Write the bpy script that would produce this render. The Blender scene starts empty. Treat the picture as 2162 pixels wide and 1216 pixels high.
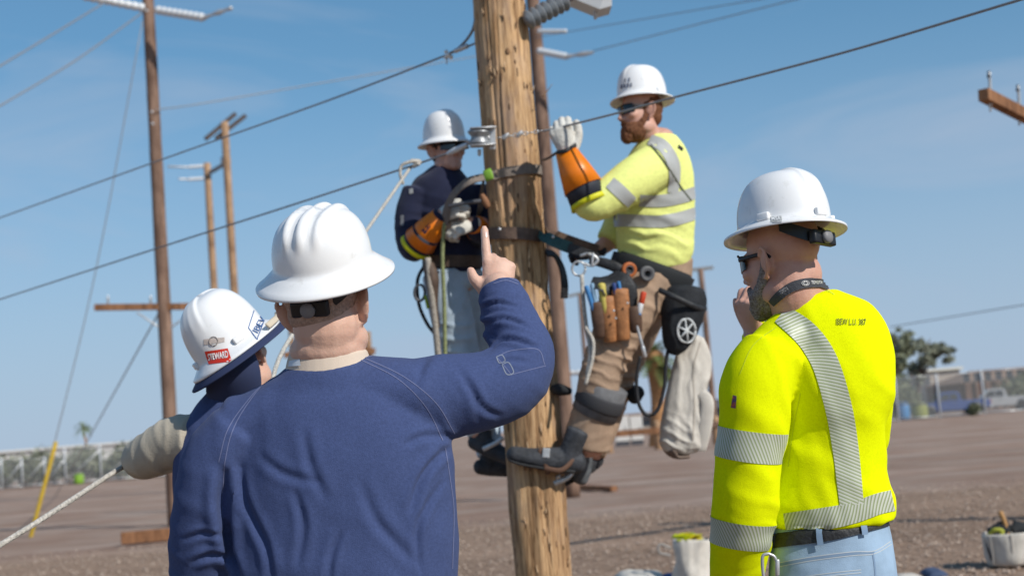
import bpy, bmesh, math, random
import numpy as np
from mathutils import Vector, Matrix, Euler, noise
from mathutils.bvhtree import BVHTree
random.seed(7)
scene = bpy.context.scene
COL = scene.collection
rad = math.radians

# ------------------------------------------------------------------ camera
CAM_H, PITCH, ROLL, FPX = 1.40, rad(5.72), rad(4.4), 3000.0
CW, CH = 2162.0, 1216.0
cF = Vector((0, math.cos(PITCH), math.sin(PITCH)))
cU0 = Vector((0, -math.sin(PITCH), math.cos(PITCH)))
cX0 = Vector((1, 0, 0))
cR = (cX0 * math.cos(ROLL) - cU0 * math.sin(ROLL)).normalized()
cU = (cX0 * math.sin(ROLL) + cU0 * math.cos(ROLL)).normalized()
CAM = Vector((0, 0, CAM_H))
cam_data = bpy.data.cameras.new('camera')
cam = bpy.data.objects.new('camera', cam_data); COL.objects.link(cam)
cam.matrix_world = Matrix(((cR.x, cU.x, -cF.x, CAM.x), (cR.y, cU.y, -cF.y, CAM.y), (cR.z, cU.z, -cF.z, CAM.z), (0, 0, 0, 1)))
cam_data.sensor_width = 36.0
cam_data.lens = FPX / CW * 36.0
cam_data.clip_start = 0.05; cam_data.clip_end = 6000
cam_data.dof.use_dof = True
cam_data.dof.focus_distance = 3.35
cam_data.dof.aperture_fstop = 4.2
scene.camera = cam

# ------------------------------------------------------------------ world, sun, exposure
SUN_EL, SUN_PHI = rad(36), rad(48)      # PHI: angle to the right of straight behind the camera
sun_from = Vector((math.sin(SUN_PHI) * math.cos(SUN_EL), -math.cos(SUN_PHI) * math.cos(SUN_EL), math.sin(SUN_EL)))
world = bpy.data.worlds.new('World'); scene.world = world; world.use_nodes = True
wn, wl_ = world.node_tree.nodes, world.node_tree.links
wn.clear()
sky = wn.new('ShaderNodeTexSky'); sky.sky_type = 'NISHITA'; sky.sun_disc = False
sky.sun_elevation = SUN_EL
sky.sun_rotation = math.atan2(sun_from.x, sun_from.y)
sky.air_density = 1.0; sky.dust_density = 0.2; sky.ozone_density = 1.5; sky.altitude = 300
tc = wn.new('ShaderNodeTexCoord')
mp = wn.new('ShaderNodeMapping'); mp.inputs['Scale'].default_value = (1.2, 1.2, 5.0); mp.inputs['Rotation'].default_value = (0.0, 0.35, 0.5)
n1 = wn.new('ShaderNodeTexNoise'); n1.inputs['Scale'].default_value = 2.2; n1.inputs['Detail'].default_value = 7; n1.inputs['Roughness'].default_value = 0.55
n1.inputs['Distortion'].default_value = 0.6
r1 = wn.new('ShaderNodeValToRGB'); r1.color_ramp.elements[0].position = 0.50; r1.color_ramp.elements[1].position = 0.72
r1.color_ramp.elements[0].color = (0, 0, 0, 1); r1.color_ramp.elements[1].color = (0.55, 0.55, 0.55, 1)
mx = wn.new('ShaderNodeMixRGB'); mx.blend_type = 'MIX'; mx.inputs[2].default_value = (2.9, 3.4, 4.2, 1)
bgn = wn.new('ShaderNodeBackground'); bgn.inputs['Strength'].default_value = 0.15
wo = wn.new('ShaderNodeOutputWorld')
wl_.new(tc.outputs['Generated'], mp.inputs['Vector']); wl_.new(mp.outputs[0], n1.inputs['Vector'])
gm = wn.new('ShaderNodeGamma'); gm.inputs[1].default_value = 0.70; wl_.new(sky.outputs[0], gm.inputs[0])
tn = wn.new('ShaderNodeMixRGB'); tn.blend_type = 'MULTIPLY'; tn.inputs[0].default_value = 1.0; tn.inputs[2].default_value = (0.56, 0.94, 1.17, 1); wl_.new(gm.outputs[0], tn.inputs[1])
wl_.new(n1.outputs[0], r1.inputs[0]); wl_.new(r1.outputs[0], mx.inputs[0]); wl_.new(tn.outputs[0], mx.inputs[1])
# pale haze that thickens evenly towards the horizon all round
sz = wn.new('ShaderNodeSeparateXYZ'); wl_.new(tc.outputs['Generated'], sz.inputs[0])
hz_ = wn.new('ShaderNodeMapRange'); hz_.interpolation_type = 'SMOOTHSTEP'; wl_.new(sz.outputs[2], hz_.inputs[0]); hz_.inputs[1].default_value = 0.29; hz_.inputs[2].default_value = -0.03; hz_.inputs[3].default_value = 0.0; hz_.inputs[4].default_value = 0.90
hm_ = wn.new('ShaderNodeMixRGB'); hm_.inputs[2].default_value = (2.72, 3.32, 4.42, 1); wl_.new(hz_.outputs[0], hm_.inputs[0]); wl_.new(mx.outputs[0], hm_.inputs[1])
wl_.new(hm_.outputs[0], bgn.inputs['Color']); wl_.new(bgn.outputs[0], wo.inputs['Surface'])
sun_d = bpy.data.lights.new('sun', 'SUN'); sun_d.energy = 4.25; sun_d.angle = rad(0.53); sun_d.color = (1.0, 0.95, 0.87)
sun = bpy.data.objects.new('sun', sun_d); COL.objects.link(sun)
sun.rotation_euler = (-sun_from).to_track_quat('-Z', 'Y').to_euler()
vs = scene.view_settings
vs.view_transform = 'Standard'; vs.look = 'None'; vs.gamma = 1.0; vs.exposure = 0.0; vs.use_curve_mapping = False
scene.cycles.use_denoising = True
scene.cycles.max_bounces = 6

# ------------------------------------------------------------------ helpers: pixels of the photo to space
def ray(u, v):
    x = (u - CW / 2) / FPX; y = (CH / 2 - v) / FPX
    return cF + cR * x + cU * y
def P(u, v, d):
    return CAM + ray(u, v) * d
def G(u, v, z=0.0):
    r = ray(u, v); return CAM + r * ((z - CAM_H) / r.z)
def lin(c):
    return tuple(((x / 255) / 12.92 if x / 255 <= 0.04045 else ((x / 255 + 0.055) / 1.055) ** 2.4) for x in c)

# ------------------------------------------------------------------ materials
MATS = {}
def mat(name, col, rough=0.7, spec=0.3, var=0.0, vscale=8.0, vcol=None, bump=0.0, bscale=60.0, metal=0.0, stretch=(1, 1, 1), sheen=0.0, coat=0.0, sub=0.0, detail=5.0, lo=0.35, hi=0.65):
    if name in MATS: return MATS[name]
    m = bpy.data.materials.new(name); m.use_nodes = True
    nt = m.node_tree; b = nt.nodes['Principled BSDF']
    b.inputs['Base Color'].default_value = (*col, 1); b.inputs['Roughness'].default_value = rough
    b.inputs['Specular IOR Level'].default_value = spec; b.inputs['Metallic'].default_value = metal
    b.inputs['Sheen Weight'].default_value = sheen; b.inputs['Coat Weight'].default_value = coat
    if sub: b.inputs['Subsurface Weight'].default_value = sub; b.inputs['Subsurface Radius'].default_value = (0.01, 0.004, 0.002)
    t = nt.nodes.new('ShaderNodeTexCoord'); mpn = nt.nodes.new('ShaderNodeMapping'); mpn.inputs['Scale'].default_value = stretch
    nt.links.new(t.outputs['Object'], mpn.inputs['Vector'])
    if var or vcol:
        n = nt.nodes.new('ShaderNodeTexNoise'); n.inputs['Scale'].default_value = vscale; n.inputs['Detail'].default_value = detail; n.inputs['Roughness'].default_value = 0.6
        nt.links.new(mpn.outputs[0], n.inputs['Vector'])
        rp = nt.nodes.new('ShaderNodeValToRGB'); rp.color_ramp.elements[0].position = lo; rp.color_ramp.elements[1].position = hi
        c2 = vcol if vcol else tuple(min(1, x * (1 + var)) for x in col)
        c1 = col if vcol else tuple(x * (1 - var) for x in col)
        rp.color_ramp.elements[0].color = (*c1, 1); rp.color_ramp.elements[1].color = (*c2, 1)
        nt.links.new(n.outputs[0], rp.inputs[0]); nt.links.new(rp.outputs[0], b.inputs['Base Color'])
    if bump:
        n2 = nt.nodes.new('ShaderNodeTexNoise'); n2.inputs['Scale'].default_value = bscale; n2.inputs['Detail'].default_value = 4
        nt.links.new(mpn.outputs[0], n2.inputs['Vector'])
        bp = nt.nodes.new('ShaderNodeBump'); bp.inputs['Strength'].default_value = bump; bp.inputs['Distance'].default_value = 0.01
        nt.links.new(n2.outputs[0], bp.inputs['Height']); nt.links.new(bp.outputs[0], b.inputs['Normal'])
    MATS[name] = m
    return m
def node(m, kind, **kw):
    n = m.node_tree.nodes.new(kind)
    for k, v in kw.items(): setattr(n, k, v)
    return n

# ------------------------------------------------------------------ scene graph
def wloc(o):
    v = Vector((0, 0, 0))
    while o is not None:
        v += o.location; o = o.parent
    return v
def tag(o, label=None, cat=None, group=None, kind=None):
    if label: o['label'] = label
    if cat: o['category'] = cat
    if group: o['group'] = group
    if kind: o['kind'] = kind
    return o
def thing(name, label, cat, loc=(0, 0, 0), group=None):
    o = bpy.data.objects.new(name, None); COL.objects.link(o); o.location = loc; o.empty_display_size = 0.1
    return tag(o, label, cat, group)
def copy_tree(o, parent=None):
    c = o.copy(); COL.objects.link(c); c.parent = parent
    for ch in list(o.children): copy_tree(ch, c)
    return c
def add_mesh(name, me, m, parent=None, smooth=True):
    ob = bpy.data.objects.new(name, me); COL.objects.link(ob)
    if m is not None:
        me.materials.clear(); me.materials.append(m)
    if parent is not None:
        me.transform(Matrix.Translation(-wloc(parent))); ob.parent = parent
    if smooth:
        me.polygons.foreach_set('use_smooth', [True] * len(me.polygons))
    me.update()
    return ob
def move_origin(ob):
    """top-level mesh: origin at its lowest centre"""
    me = ob.data
    co = np.empty(len(me.vertices) * 3); me.vertices.foreach_get('co', co); co = co.reshape(-1, 3)
    c = Vector(((co[:, 0].min() + co[:, 0].max()) / 2, (co[:, 1].min() + co[:, 1].max()) / 2, co[:, 2].min()))
    me.transform(Matrix.Translation(-c)); ob.location = c
    return ob

# ------------------------------------------------------------------ mesh builder
def catmull(rows, n):
    rows = [np.array(r, float) for r in rows]
    if len(rows) < 3 or n <= 1:
        out = []
        for i in range(len(rows) - 1):
            for k in range(max(n, 1)): out.append(rows[i] + (rows[i + 1] - rows[i]) * (k / max(n, 1)))
        out.append(rows[-1]); return out
    out = []
    for i in range(len(rows) - 1):
        p0 = rows[i - 1] if i > 0 else 2 * rows[0] - rows[1]
        p1, p2 = rows[i], rows[i + 1]
        p3 = rows[i + 2] if i + 2 < len(rows) else 2 * rows[-1] - rows[-2]
        for k in range(n):
            t = k / n
            out.append(0.5 * ((2 * p1) + (-p0 + p2) * t + (2 * p0 - 5 * p1 + 4 * p2 - p3) * t * t + (-p0 + 3 * p1 - 3 * p2 + p3) * t ** 3))
    out.append(rows[-1])
    return out
class MB:
    def __init__(s): s.v = []; s.f = []
    def add(s, vs_, fs):
        k = len(s.v); s.v += [tuple(x) for x in vs_]; s.f += [tuple(i + k for i in f) for f in fs]; return s
    def tube(s, pts, n=16, seg=5, side=(1, 0, 0), cap=0.6, power=2.0):
        """pts: (pos, rx) or (pos, rx, ry); rx along 'side'"""
        rows = []
        for p in pts:
            pos = p[0]; rx = p[1]; ry = p[2] if len(p) > 2 else rx
            rows.append((pos[0], pos[1], pos[2], rx, ry))
        rows = catmull(rows, seg)
        side = Vector(side).normalized()
        rings = []; N = len(rows)
        C = [Vector(r[:3]) for r in rows]
        frames = []
        for i in range(N):
            t = (C[min(i + 1, N - 1)] - C[max(i - 1, 0)])
            t = t.normalized() if t.length > 1e-9 else Vector((0, 0, 1))
            sd = side - t * side.dot(t)
            if sd.length < 0.2:
                alt = frames[-1][1] if frames else (Vector((0, 1, 0)) if abs(t.y) < 0.9 else Vector((0, 0, 1)))
                sd = alt - t * alt.dot(t)
            sd.normalize()
            frames.append((t, sd, t.cross(sd)))
        def ring(c, fr, rx, ry):
            o = []
            for k in range(n):
                a = 2 * math.pi * k / n; ca, sa = math.cos(a), math.sin(a)
                if power != 2.0:
                    ca = math.copysign(abs(ca) ** (2 / power), ca); sa = math.copysign(abs(sa) ** (2 / power), sa)
                o.append(c + fr[1] * (rx * ca) + fr[2] * (ry * sa))
            return o
        if cap > 0:
            for a in (80, 55, 28):
                q = rad(a); r = min(rows[0][3], rows[0][4]) * cap
                rings.append(ring(C[0] - frames[0][0] * (r * math.sin(q)), frames[0], max(rows[0][3], 1e-5) * math.cos(q), max(rows[0][4], 1e-5) * math.cos(q)))
        for i in range(N): rings.append(ring(C[i], frames[i], max(rows[i][3], 1e-5), max(rows[i][4], 1e-5)))
        if cap > 0:
            for a in (28, 55, 80):
                q = rad(a); r = min(rows[-1][3], rows[-1][4]) * cap
                rings.append(ring(C[-1] + frames[-1][0] * (r * math.sin(q)), frames[-1], max(rows[-1][3], 1e-5) * math.cos(q), max(rows[-1][4], 1e-5) * math.cos(q)))
        vs_ = [p for r in rings for p in r]; fs = []
        for i in range(len(rings) - 1):
            for k in range(n):
                k2 = (k + 1) % n
                fs.append((i * n + k, i * n + k2, (i + 1) * n + k2, (i + 1) * n + k))
        fs.append(tuple(range(n - 1, -1, -1))); fs.append(tuple((len(rings) - 1) * n + k for k in range(n)))
        return s.add(vs_, fs)
    def ell(s, c, r, R=None, nu=16, nv=10):
        if not hasattr(r, '__len__'): r = (r, r, r)
        vs_ = []; fs = []
        for j in range(1, nv):
            th = math.pi * j / nv
            for i in range(nu):
                ph = 2 * math.pi * i / nu
                vs_.append(Vector((r[0] * math.sin(th) * math.cos(ph), r[1] * math.sin(th) * math.sin(ph), r[2] * math.cos(th))))
        vs_.append(Vector((0, 0, r[2]))); vs_.append(Vector((0, 0, -r[2])))
        T, Bm = len(vs_) - 2, len(vs_) - 1
        for j in range(nv - 2):
            for i in range(nu):
                i2 = (i + 1) % nu
                fs.append((j * nu + i, (j + 1) * nu + i, (j + 1) * nu + i2, j * nu + i2))
        for i in range(nu):
            i2 = (i + 1) % nu
            fs.append((T, i, i2)); fs.append((Bm, (nv - 2) * nu + i2, (nv - 2) * nu + i))
        c = Vector(c)
        return s.add([(R @ p if R is not None else p) + c for p in vs_], fs)
    def box(s, c, h, R=None):
        c = Vector(c)
        vs_ = [Vector((x * h[0], y * h[1], z * h[2])) for x in (-1, 1) for y in (-1, 1) for z in (-1, 1)]
        fs = [(0, 1, 3, 2), (4, 6, 7, 5), (0, 4, 5, 1), (2, 3, 7, 6), (0, 2, 6, 4), (1, 5, 7, 3)]
        return s.add([(R @ p if R is not None else p) + c for p in vs_], fs)
    def beam(s, a, b, w, h, up=(0, 0, 1)):
        a, b = Vector(a), Vector(b); t = (b - a); L = t.length; t.normalize()
        up = Vector(up); sd = t.cross(up).normalized(); u2 = sd.cross(t)
        R = Matrix((sd, t, u2)).transposed()
        return s.box((a + b) / 2, (w / 2, L / 2, h / 2), R)
    def prism(s, poly, a, b):
        """poly: list of Vector (planar); extruded from +a to +b offset vectors"""
        n = len(poly); vs_ = [Vector(p) + Vector(a) for p in poly] + [Vector(p) + Vector(b) for p in poly]
        fs = [tuple(range(n - 1, -1, -1)), tuple(range(n, 2 * n))] + [(i, (i + 1) % n, n + (i + 1) % n, n + i) for i in range(n)]
        return s.add(vs_, fs)
    def lathe(s, prof, c, axis=(0, 0, 1), n=20, ref=(1, 0, 0)):
        """prof: (r, h) list; closed by caps when r>0 at ends"""
        ax = Vector(axis).normalized(); rf = Vector(ref)
        rf = rf - ax * rf.dot(ax)
        if rf.length < 1e-3: rf = Vector((0, 1, 0)) - ax * ax.y
        rf.normalize(); b = ax.cross(rf); c = Vector(c)
        vs_ = []; fs = []
        for r, h in prof:
            for k in range(n):
                a = 2 * math.pi * k / n
                vs_.append(c + ax * h + (rf * math.cos(a) + b * math.sin(a)) * max(r, 1e-5))
        for i in range(len(prof) - 1):
            for k in range(n):
                k2 = (k + 1) % n
                fs.append((i * n + k, i * n + k2, (i + 1) * n + k2, (i + 1) * n + k))
        fs.append(tuple(range(n - 1, -1, -1))); fs.append(tuple((len(prof) - 1) * n + k for k in range(n)))
        return s.add(vs_, fs)
    def xf(s, M):
        s.v = [tuple(M @ Vector(p)) for p in s.v]; return s
    def mesh(s, name='m'):
        me = bpy.data.meshes.new(name); me.from_pydata([tuple(p) for p in s.v], [], s.f); me.update()
        return me
    def build(s, name, m, parent=None, smooth=True, bevel=0.0):
        me = s.mesh(name)
        if bevel:
            bm = bmesh.new(); bm.from_mesh(me); bmesh.ops.bevel(bm, geom=list(bm.edges), offset=bevel, segments=2, affect='EDGES', profile=0.6); bm.to_mesh(me); bm.free()
        ob = add_mesh(name, me, m, parent, smooth)
        if bevel or not smooth: pass
        return ob
def evaluated(me, mods):
    tmp = bpy.data.objects.new('tmp', me); COL.objects.link(tmp)
    for kind, kw in mods:
        md = tmp.modifiers.new(kind, kind)
        for k, v in kw.items(): setattr(md, k, v)
    dg = bpy.context.evaluated_depsgraph_get(); dg.update()
    out = bpy.data.meshes.new_from_object(tmp.evaluated_get(dg))
    bpy.data.objects.remove(tmp); bpy.data.meshes.remove(me)
    return out
def fuse(mb, voxel, smooth=6, fac=0.5):
    return evaluated(mb.mesh(), [('REMESH', dict(mode='VOXEL', voxel_size=voxel)), ('SMOOTH', dict(iterations=smooth, factor=fac))])
def get_co(me):
    co = np.empty(len(me.vertices) * 3); me.vertices.foreach_get('co', co); return co.reshape(-1, 3)
def get_no(me):
    no = np.empty(len(me.vertices) * 3); me.vertices.foreach_get('normal', no); return no.reshape(-1, 3)
def set_co(me, co):
    me.vertices.foreach_set('co', co.ravel()); me.update()
# cheap smooth value noise on arrays (hash lattice, trilinear)
_rng = np.random.default_rng(3); _LAT = _rng.random((32, 32, 32)).astype(np.float64)
def vnoise(p, scale, seed=0.0):
    q = p * scale + seed * 7.31 + 100.0
    i = np.floor(q).astype(int); f = q - i; f = f * f * (3 - 2 * f)
    r = 0
    for dx in (0, 1):
        for dy in (0, 1):
            for dz in (0, 1):
                w = (f[:, 0] if dx else 1 - f[:, 0]) * (f[:, 1] if dy else 1 - f[:, 1]) * (f[:, 2] if dz else 1 - f[:, 2])
                r = r + w * _LAT[(i[:, 0] + dx) % 32, (i[:, 1] + dy) % 32, (i[:, 2] + dz) % 32]
    return r * 2 - 1
def fbm(p, scale, seed=0, oct=3):
    r = 0; a = 1.0
    for k in range(oct):
        r = r + a * vnoise(p, scale * 2 ** k, seed + k); a *= 0.5
    return r / 1.75
def drape(me, folds, base=0.003, bscale=7.0, seed=1):
    """folds: (centre, across_dir, wavelength, amplitude, radius[, stretch_dir, stretch]) cloth creases displaced along the normal"""
    co = get_co(me); no = get_no(me)
    d = fbm(co, bscale, seed) * base
    for k, fd in enumerate(folds):
        c, ac, wl, amp, R = fd[:5]
        ac = np.array(Vector(ac).normalized()); q = co - np.array(c)
        t = q @ ac
        if len(fd) > 5:
            sdv = np.array(Vector(fd[5]).normalized()); along = q @ sdv
            r2 = (q ** 2).sum(1) - along ** 2 + (along / fd[6]) ** 2
        else: r2 = (q ** 2).sum(1)
        w = np.exp(-r2 / (R * R))
        ph = 2 * math.pi * t / wl + 2.6 * vnoise(co, 0.45 / wl, seed + k) + 1.3 * vnoise(co, 1.1 / wl, seed + k + 9)
        sv = np.sin(ph); prof = 1 - 2 * (1 - np.abs(np.clip(sv, -1, 1))) ** 2 if False else sv - 0.35 * np.cos(2 * ph)
        d = d + amp * w * prof * (0.55 + 0.6 * vnoise(co, 0.6 / wl, seed + 33 + k))
    set_co(me, co + no * d[:, None])
def bvh_of(me, off=Vector((0, 0, 0))):
    return BVHTree.FromPolygons([v.co + off for v in me.vertices], [tuple(p.vertices) for p in me.polygons])
def bvh_ob(ob):
    return bvh_of(ob.data, wloc(ob))
def hit_px(bvh, u, v, off=0.0015):
    r = ray(u, v).normalized()
    p, n, i, dd = bvh.ray_cast(CAM, r)
    if p is None: return None, None
    if n.dot(r) > 0: n = -n
    return p + n * off, n
def grid_mesh(rows, uvs=None, thick=0.0, norms=None):
    """rows: list of list of Vector -> sheet; thick: closed slab along norms"""
    nr, nc = len(rows), len(rows[0])
    mb = MB(); mb.v = [tuple(p) for r in rows for p in r]
    mb.f = [(i * nc + j, i * nc + j + 1, (i + 1) * nc + j + 1, (i + 1) * nc + j) for i in range(nr - 1) for j in range(nc - 1)]
    me = mb.mesh()
    if uvs:
        uvl = me.uv_layers.new(name='UVMap')
        flat = [q for r in uvs for q in r]
        for p in me.polygons:
            for li in p.loop_indices: uvl.data[li].uv = flat[me.loops[li].vertex_index]
    return me
def strip_px(bvh, path, hw, nacross=6, seg=10, off=0.002, mpx=0.001):
    """a band laid on a surface: path in photo pixels, hw half width in pixels (number or list)"""
    hws = hw if hasattr(hw, '__len__') else [hw] * len(path)
    pts = catmull([(p[0], p[1], h) for p, h in zip(path, hws)], seg)
    rows = []; uvs = []; L = 0; last = None; prev = None
    for i, p in enumerate(pts):
        a, b = pts[max(i - 1, 0)], pts[min(i + 1, len(pts) - 1)]
        t = np.array([b[0] - a[0], b[1] - a[1]]); t = t / (np.linalg.norm(t) + 1e-9); nn = np.array([-t[1], t[0]])
        if last is not None: L += math.hypot(p[0] - last[0], p[1] - last[1]) * mpx
        last = p
        row = []; uv = []; lh = None
        for k in range(nacross + 1):
            w = (k / nacross * 2 - 1) * p[2]
            h, n = hit_px(bvh, p[0] + nn[0] * w, p[1] + nn[1] * w, off)
            row.append(h); uv.append((L, w * mpx))
        if all(h is None for h in row): continue
        for k in range(len(row)):
            if row[k] is None:
                good = [h for h in row if h is not None]
                q = min(range(len(row)), key=lambda j: (abs(j - k) if row[j] is not None else 99))
                row[k] = row[q].copy()
        rows.append(row); uvs.append(uv)
    return grid_mesh(rows, uvs)
def band(bvh, c, axis, ref, a0, a1, hw, tilt=None, n=48, nacross=5, off=0.002, dz=None):
    """a band round a limb or trunk: rays go outward from the axis"""
    c = Vector(c); ax = Vector(axis).normalized(); rf = Vector(ref); rf = (rf - ax * rf.dot(ax)).normalized(); bb = ax.cross(rf)
    rows = []; uvs = []; L = 0; lastp = None
    for i in range(n + 1):
        a = a0 + (a1 - a0) * i / n
        dr = rf * math.cos(a) + bb * math.sin(a)
        sh = dz(a) if dz else 0.0
        row = []; uv = []; 
        for k in range(nacross + 1):
            w = (k / nacross * 2 - 1) * hw
            o = c + ax * (w + sh)
            p, nn, _, dd = bvh.ray_cast(o, dr, 1.0)
            if p is None: p = o + dr * 0.1
            row.append(p + dr * off)
        mid = row[len(row) // 2]
        if lastp is not None: L += (mid - lastp).length
        lastp = mid
        for k in range(nacross + 1): uv.append((L, (k / nacross * 2 - 1) * hw))
        rows.append(row); uvs.append(uv)
    return grid_mesh(rows, uvs)
def text_mesh(body, size=1.0, bold=0.0, align='CENTER', shear=0.0):
    cu = bpy.data.curves.new('txt', 'FONT'); cu.body = body; cu.size = size; cu.align_x = align; cu.align_y = 'CENTER'; cu.offset = bold; cu.shear = shear
    cu.resolution_u = 3
    ob = bpy.data.objects.new('txt', cu); COL.objects.link(ob)
    dg = bpy.context.evaluated_depsgraph_get(); dg.update()
    me = bpy.data.meshes.new_from_object(ob.evaluated_get(dg))
    bpy.data.objects.remove(ob); bpy.data.curves.remove(cu)
    bm = bmesh.new(); bm.from_mesh(me)
    bmesh.ops.triangulate(bm, faces=bm.faces)
    bm.to_mesh(me); bm.free()
    return me
def text_on_px(bvh, body, centre, height, width, ang, off=0.003, bold=0.0, shear=0.0):
    """lettering laid on a surface, placed in photo pixels; ang in degrees, counter-clockwise"""
    me = text_mesh(body, 1.0, bold, shear=shear)
    co = get_co(me); w0 = co[:, 0].max() - co[:, 0].min(); h0 = co[:, 1].max() - co[:, 1].min()
    x = (co[:, 0] - (co[:, 0].max() + co[:, 0].min()) / 2) / w0 * width; y = (co[:, 1] - (co[:, 1].max() + co[:, 1].min()) / 2) / h0 * height
    a = rad(ang); out = []
    for X, Y in zip(x, y):
        u = centre[0] + X * math.cos(a) + Y * -math.sin(a); v = centre[1] - (X * math.sin(a) + Y * math.cos(a))
        h, n = hit_px(bvh, u, v, off)
        out.append(h)
    bad = [i for i, p in enumerate(out) if p is None]
    set_co(me, np.array([tuple(p) if p is not None else (0, 0, 0) for p in out]))
    if bad:
        bm = bmesh.new(); bm.from_mesh(me); bm.verts.ensure_lookup_table(); bmesh.ops.delete(bm, geom=[bm.verts[i] for i in bad], context='VERTS'); bm.to_mesh(me); bm.free()
    return me
def patch_px(bvh, quad, n=8, off=0.002):
    """a patch whose corners are photo pixels (TL, TR, BR, BL)"""
    q = [np.array(x, float) for x in quad]; rows = []; uvs = []
    for i in range(n + 1):
        s = i / n; a = q[0] + (q[3] - q[0]) * s; b = q[1] + (q[2] - q[1]) * s
        row = []; uv = []
        for j in range(n + 1):
            p = a + (b - a) * j / n
            h, nn = hit_px(bvh, p[0], p[1], off)
            row.append(h); uv.append((j / n, 1 - s))
        rows.append(row); uvs.append(uv)
    good = [h for r in rows for h in r if h is not None]
    for r in rows:
        for j in range(len(r)):
            if r[j] is None: r[j] = min((h for h in r if h is not None), key=lambda h: 0, default=good[0]).copy()
    return grid_mesh(rows, uvs)
def rot(yaw=0, pitch=0, roll=0):
    return Matrix.Rotation(rad(yaw), 3, 'Z') @ Matrix.Rotation(rad(pitch), 3, 'X') @ Matrix.Rotation(rad(roll), 3, 'Y')
def M4(c, R, s=1.0):
    return Matrix.Translation(Vector(c)) @ (R.to_4x4()) @ Matrix.Diagonal((s, s, s, 1))
# ================================================================== the setting
def ground():
    xs = np.concatenate([[-2500, -900, -300, -120, -60], np.arange(-34, 34.01, 0.32), [60, 120, 300, 900, 2500]])
    ys = np.concatenate([[-300, -40], np.arange(-6, 9, 1.0), np.arange(9, 34, 0.13), np.arange(34, 110, 1.2), [150, 220, 400, 900, 1800, 3500]])
    X, Y = np.meshgrid(xs, ys)
    co = np.stack([X.ravel(), Y.ravel(), np.zeros(X.size)], 1)
    near = np.clip((45 - Y.ravel()) / 20, 0, 1) * (np.abs(X.ravel()) < 34)
    co[:, 2] = near * (fbm(co, 0.5, 4) * 0.02 + fbm(co, 2.2, 9, 2) * 0.018) - 0.012
    nx, ny = len(xs), len(ys)
    f = [(j * nx + i, j * nx + i + 1, (j + 1) * nx + i + 1, (j + 1) * nx + i) for j in range(ny - 1) for i in range(nx - 1)]
    me = bpy.data.meshes.new('ground'); me.from_pydata(co.tolist(), [], f)
    m = bpy.data.materials.new('dirt_and_gravel'); m.use_nodes = True
    nt = m.node_tree; L = nt.links; b = nt.nodes['Principled BSDF']; b.inputs['Roughness'].default_value = 0.95; b.inputs['Specular IOR Level'].default_value = 0.15
    t = node(m, 'ShaderNodeTexCoord')
    def nz(sc, det=6, rough=0.6):
        n = node(m, 'ShaderNodeTexNoise'); n.inputs['Scale'].default_value = sc; n.inputs['Detail'].default_value = det; n.inputs['Roughness'].default_value = rough
        L.new(t.outputs['Object'], n.inputs['Vector']); return n
    def ramp(inp, stops):
        r = node(m, 'ShaderNodeValToRGB'); e = r.color_ramp.elements
        while len(e) < len(stops): e.new(0.5)
        for i, (p, c) in enumerate(stops): e[i].position = p; e[i].color = (*c, 1)
        L.new(inp, r.inputs[0]); return r
    def mixc(fac, a, c, mode='MIX'):
        q = node(m, 'ShaderNodeMixRGB', blend_type=mode)
        for i, x in zip((0, 1, 2), (fac, a, c)):
            if isinstance(x, (int, float)): q.inputs[i].default_value = x
            else: L.new(x, q.inputs[i])
        return q
    fine = nz(9, 8, 0.75); big = nz(0.35, 4); mid = nz(2.0, 6, 0.7)
    near_c = ramp(fine.outputs[0], [(0.28, (0.16, 0.102, 0.068)), (0.5, (0.34, 0.235, 0.168)), (0.72, (0.54, 0.395, 0.295))])
    far_c = ramp(mid.outputs[0], [(0.30, (0.31, 0.222, 0.172)), (0.70, (0.41, 0.302, 0.24))])
    far2 = ramp(big.outputs[0], [(0.40, (0.32, 0.20, 0.145)), (0.62, (0.40, 0.32, 0.27))])
    sx = node(m, 'ShaderNodeSeparateXYZ'); L.new(t.outputs['Object'], sx.inputs[0])
    wob = node(m, 'ShaderNodeMath', operation='MULTIPLY_ADD'); L.new(mid.outputs[0], wob.inputs[0]); wob.inputs[1].default_value = 2.2; L.new(sx.outputs[1], wob.inputs[2])
    mr = node(m, 'ShaderNodeMapRange'); L.new(wob.outputs[0], mr.inputs[0]); mr.inputs[1].default_value = 22.4; mr.inputs[2].default_value = 24.2
    mfar = mixc(0.5, far_c.outputs[0], far2.outputs[0])
    mx1 = mixc(mr.outputs[0], near_c.outputs[0], mfar.outputs[0])
    mps = node(m, 'ShaderNodeMapping'); mps.inputs['Scale'].default_value = (0.06, 0.55, 1); mps.inputs['Rotation'].default_value = (0, 0, 0.06); L.new(t.outputs['Object'], mps.inputs[0])
    stk = node(m, 'ShaderNodeTexNoise'); stk.inputs['Scale'].default_value = 1.0; stk.inputs['Detail'].default_value = 6; stk.inputs['Roughness'].default_value = 0.7; L.new(mps.outputs[0], stk.inputs['Vector'])
    sr = ramp(stk.outputs[0], [(0.36, (0.80, 0.78, 0.76)), (0.62, (1.08, 1.06, 1.05))])
    ms = mixc(1.0, mx1.outputs[0], sr.outputs[0], 'MULTIPLY')
    bz = mixc(0.25, ms.outputs[0], big.outputs[0], 'OVERLAY')
    L.new(bz.outputs[0], b.inputs['Base Color'])
    bp = node(m, 'ShaderNodeBump'); bp.inputs['Strength'].default_value = 0.9; bp.inputs['Distance'].default_value = 0.05
    L.new(fine.outputs[0], bp.inputs['Height']); L.new(bp.outputs[0], b.inputs['Normal'])
    tag(add_mesh('ground', me, m), kind='structure')
ground()

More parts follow.
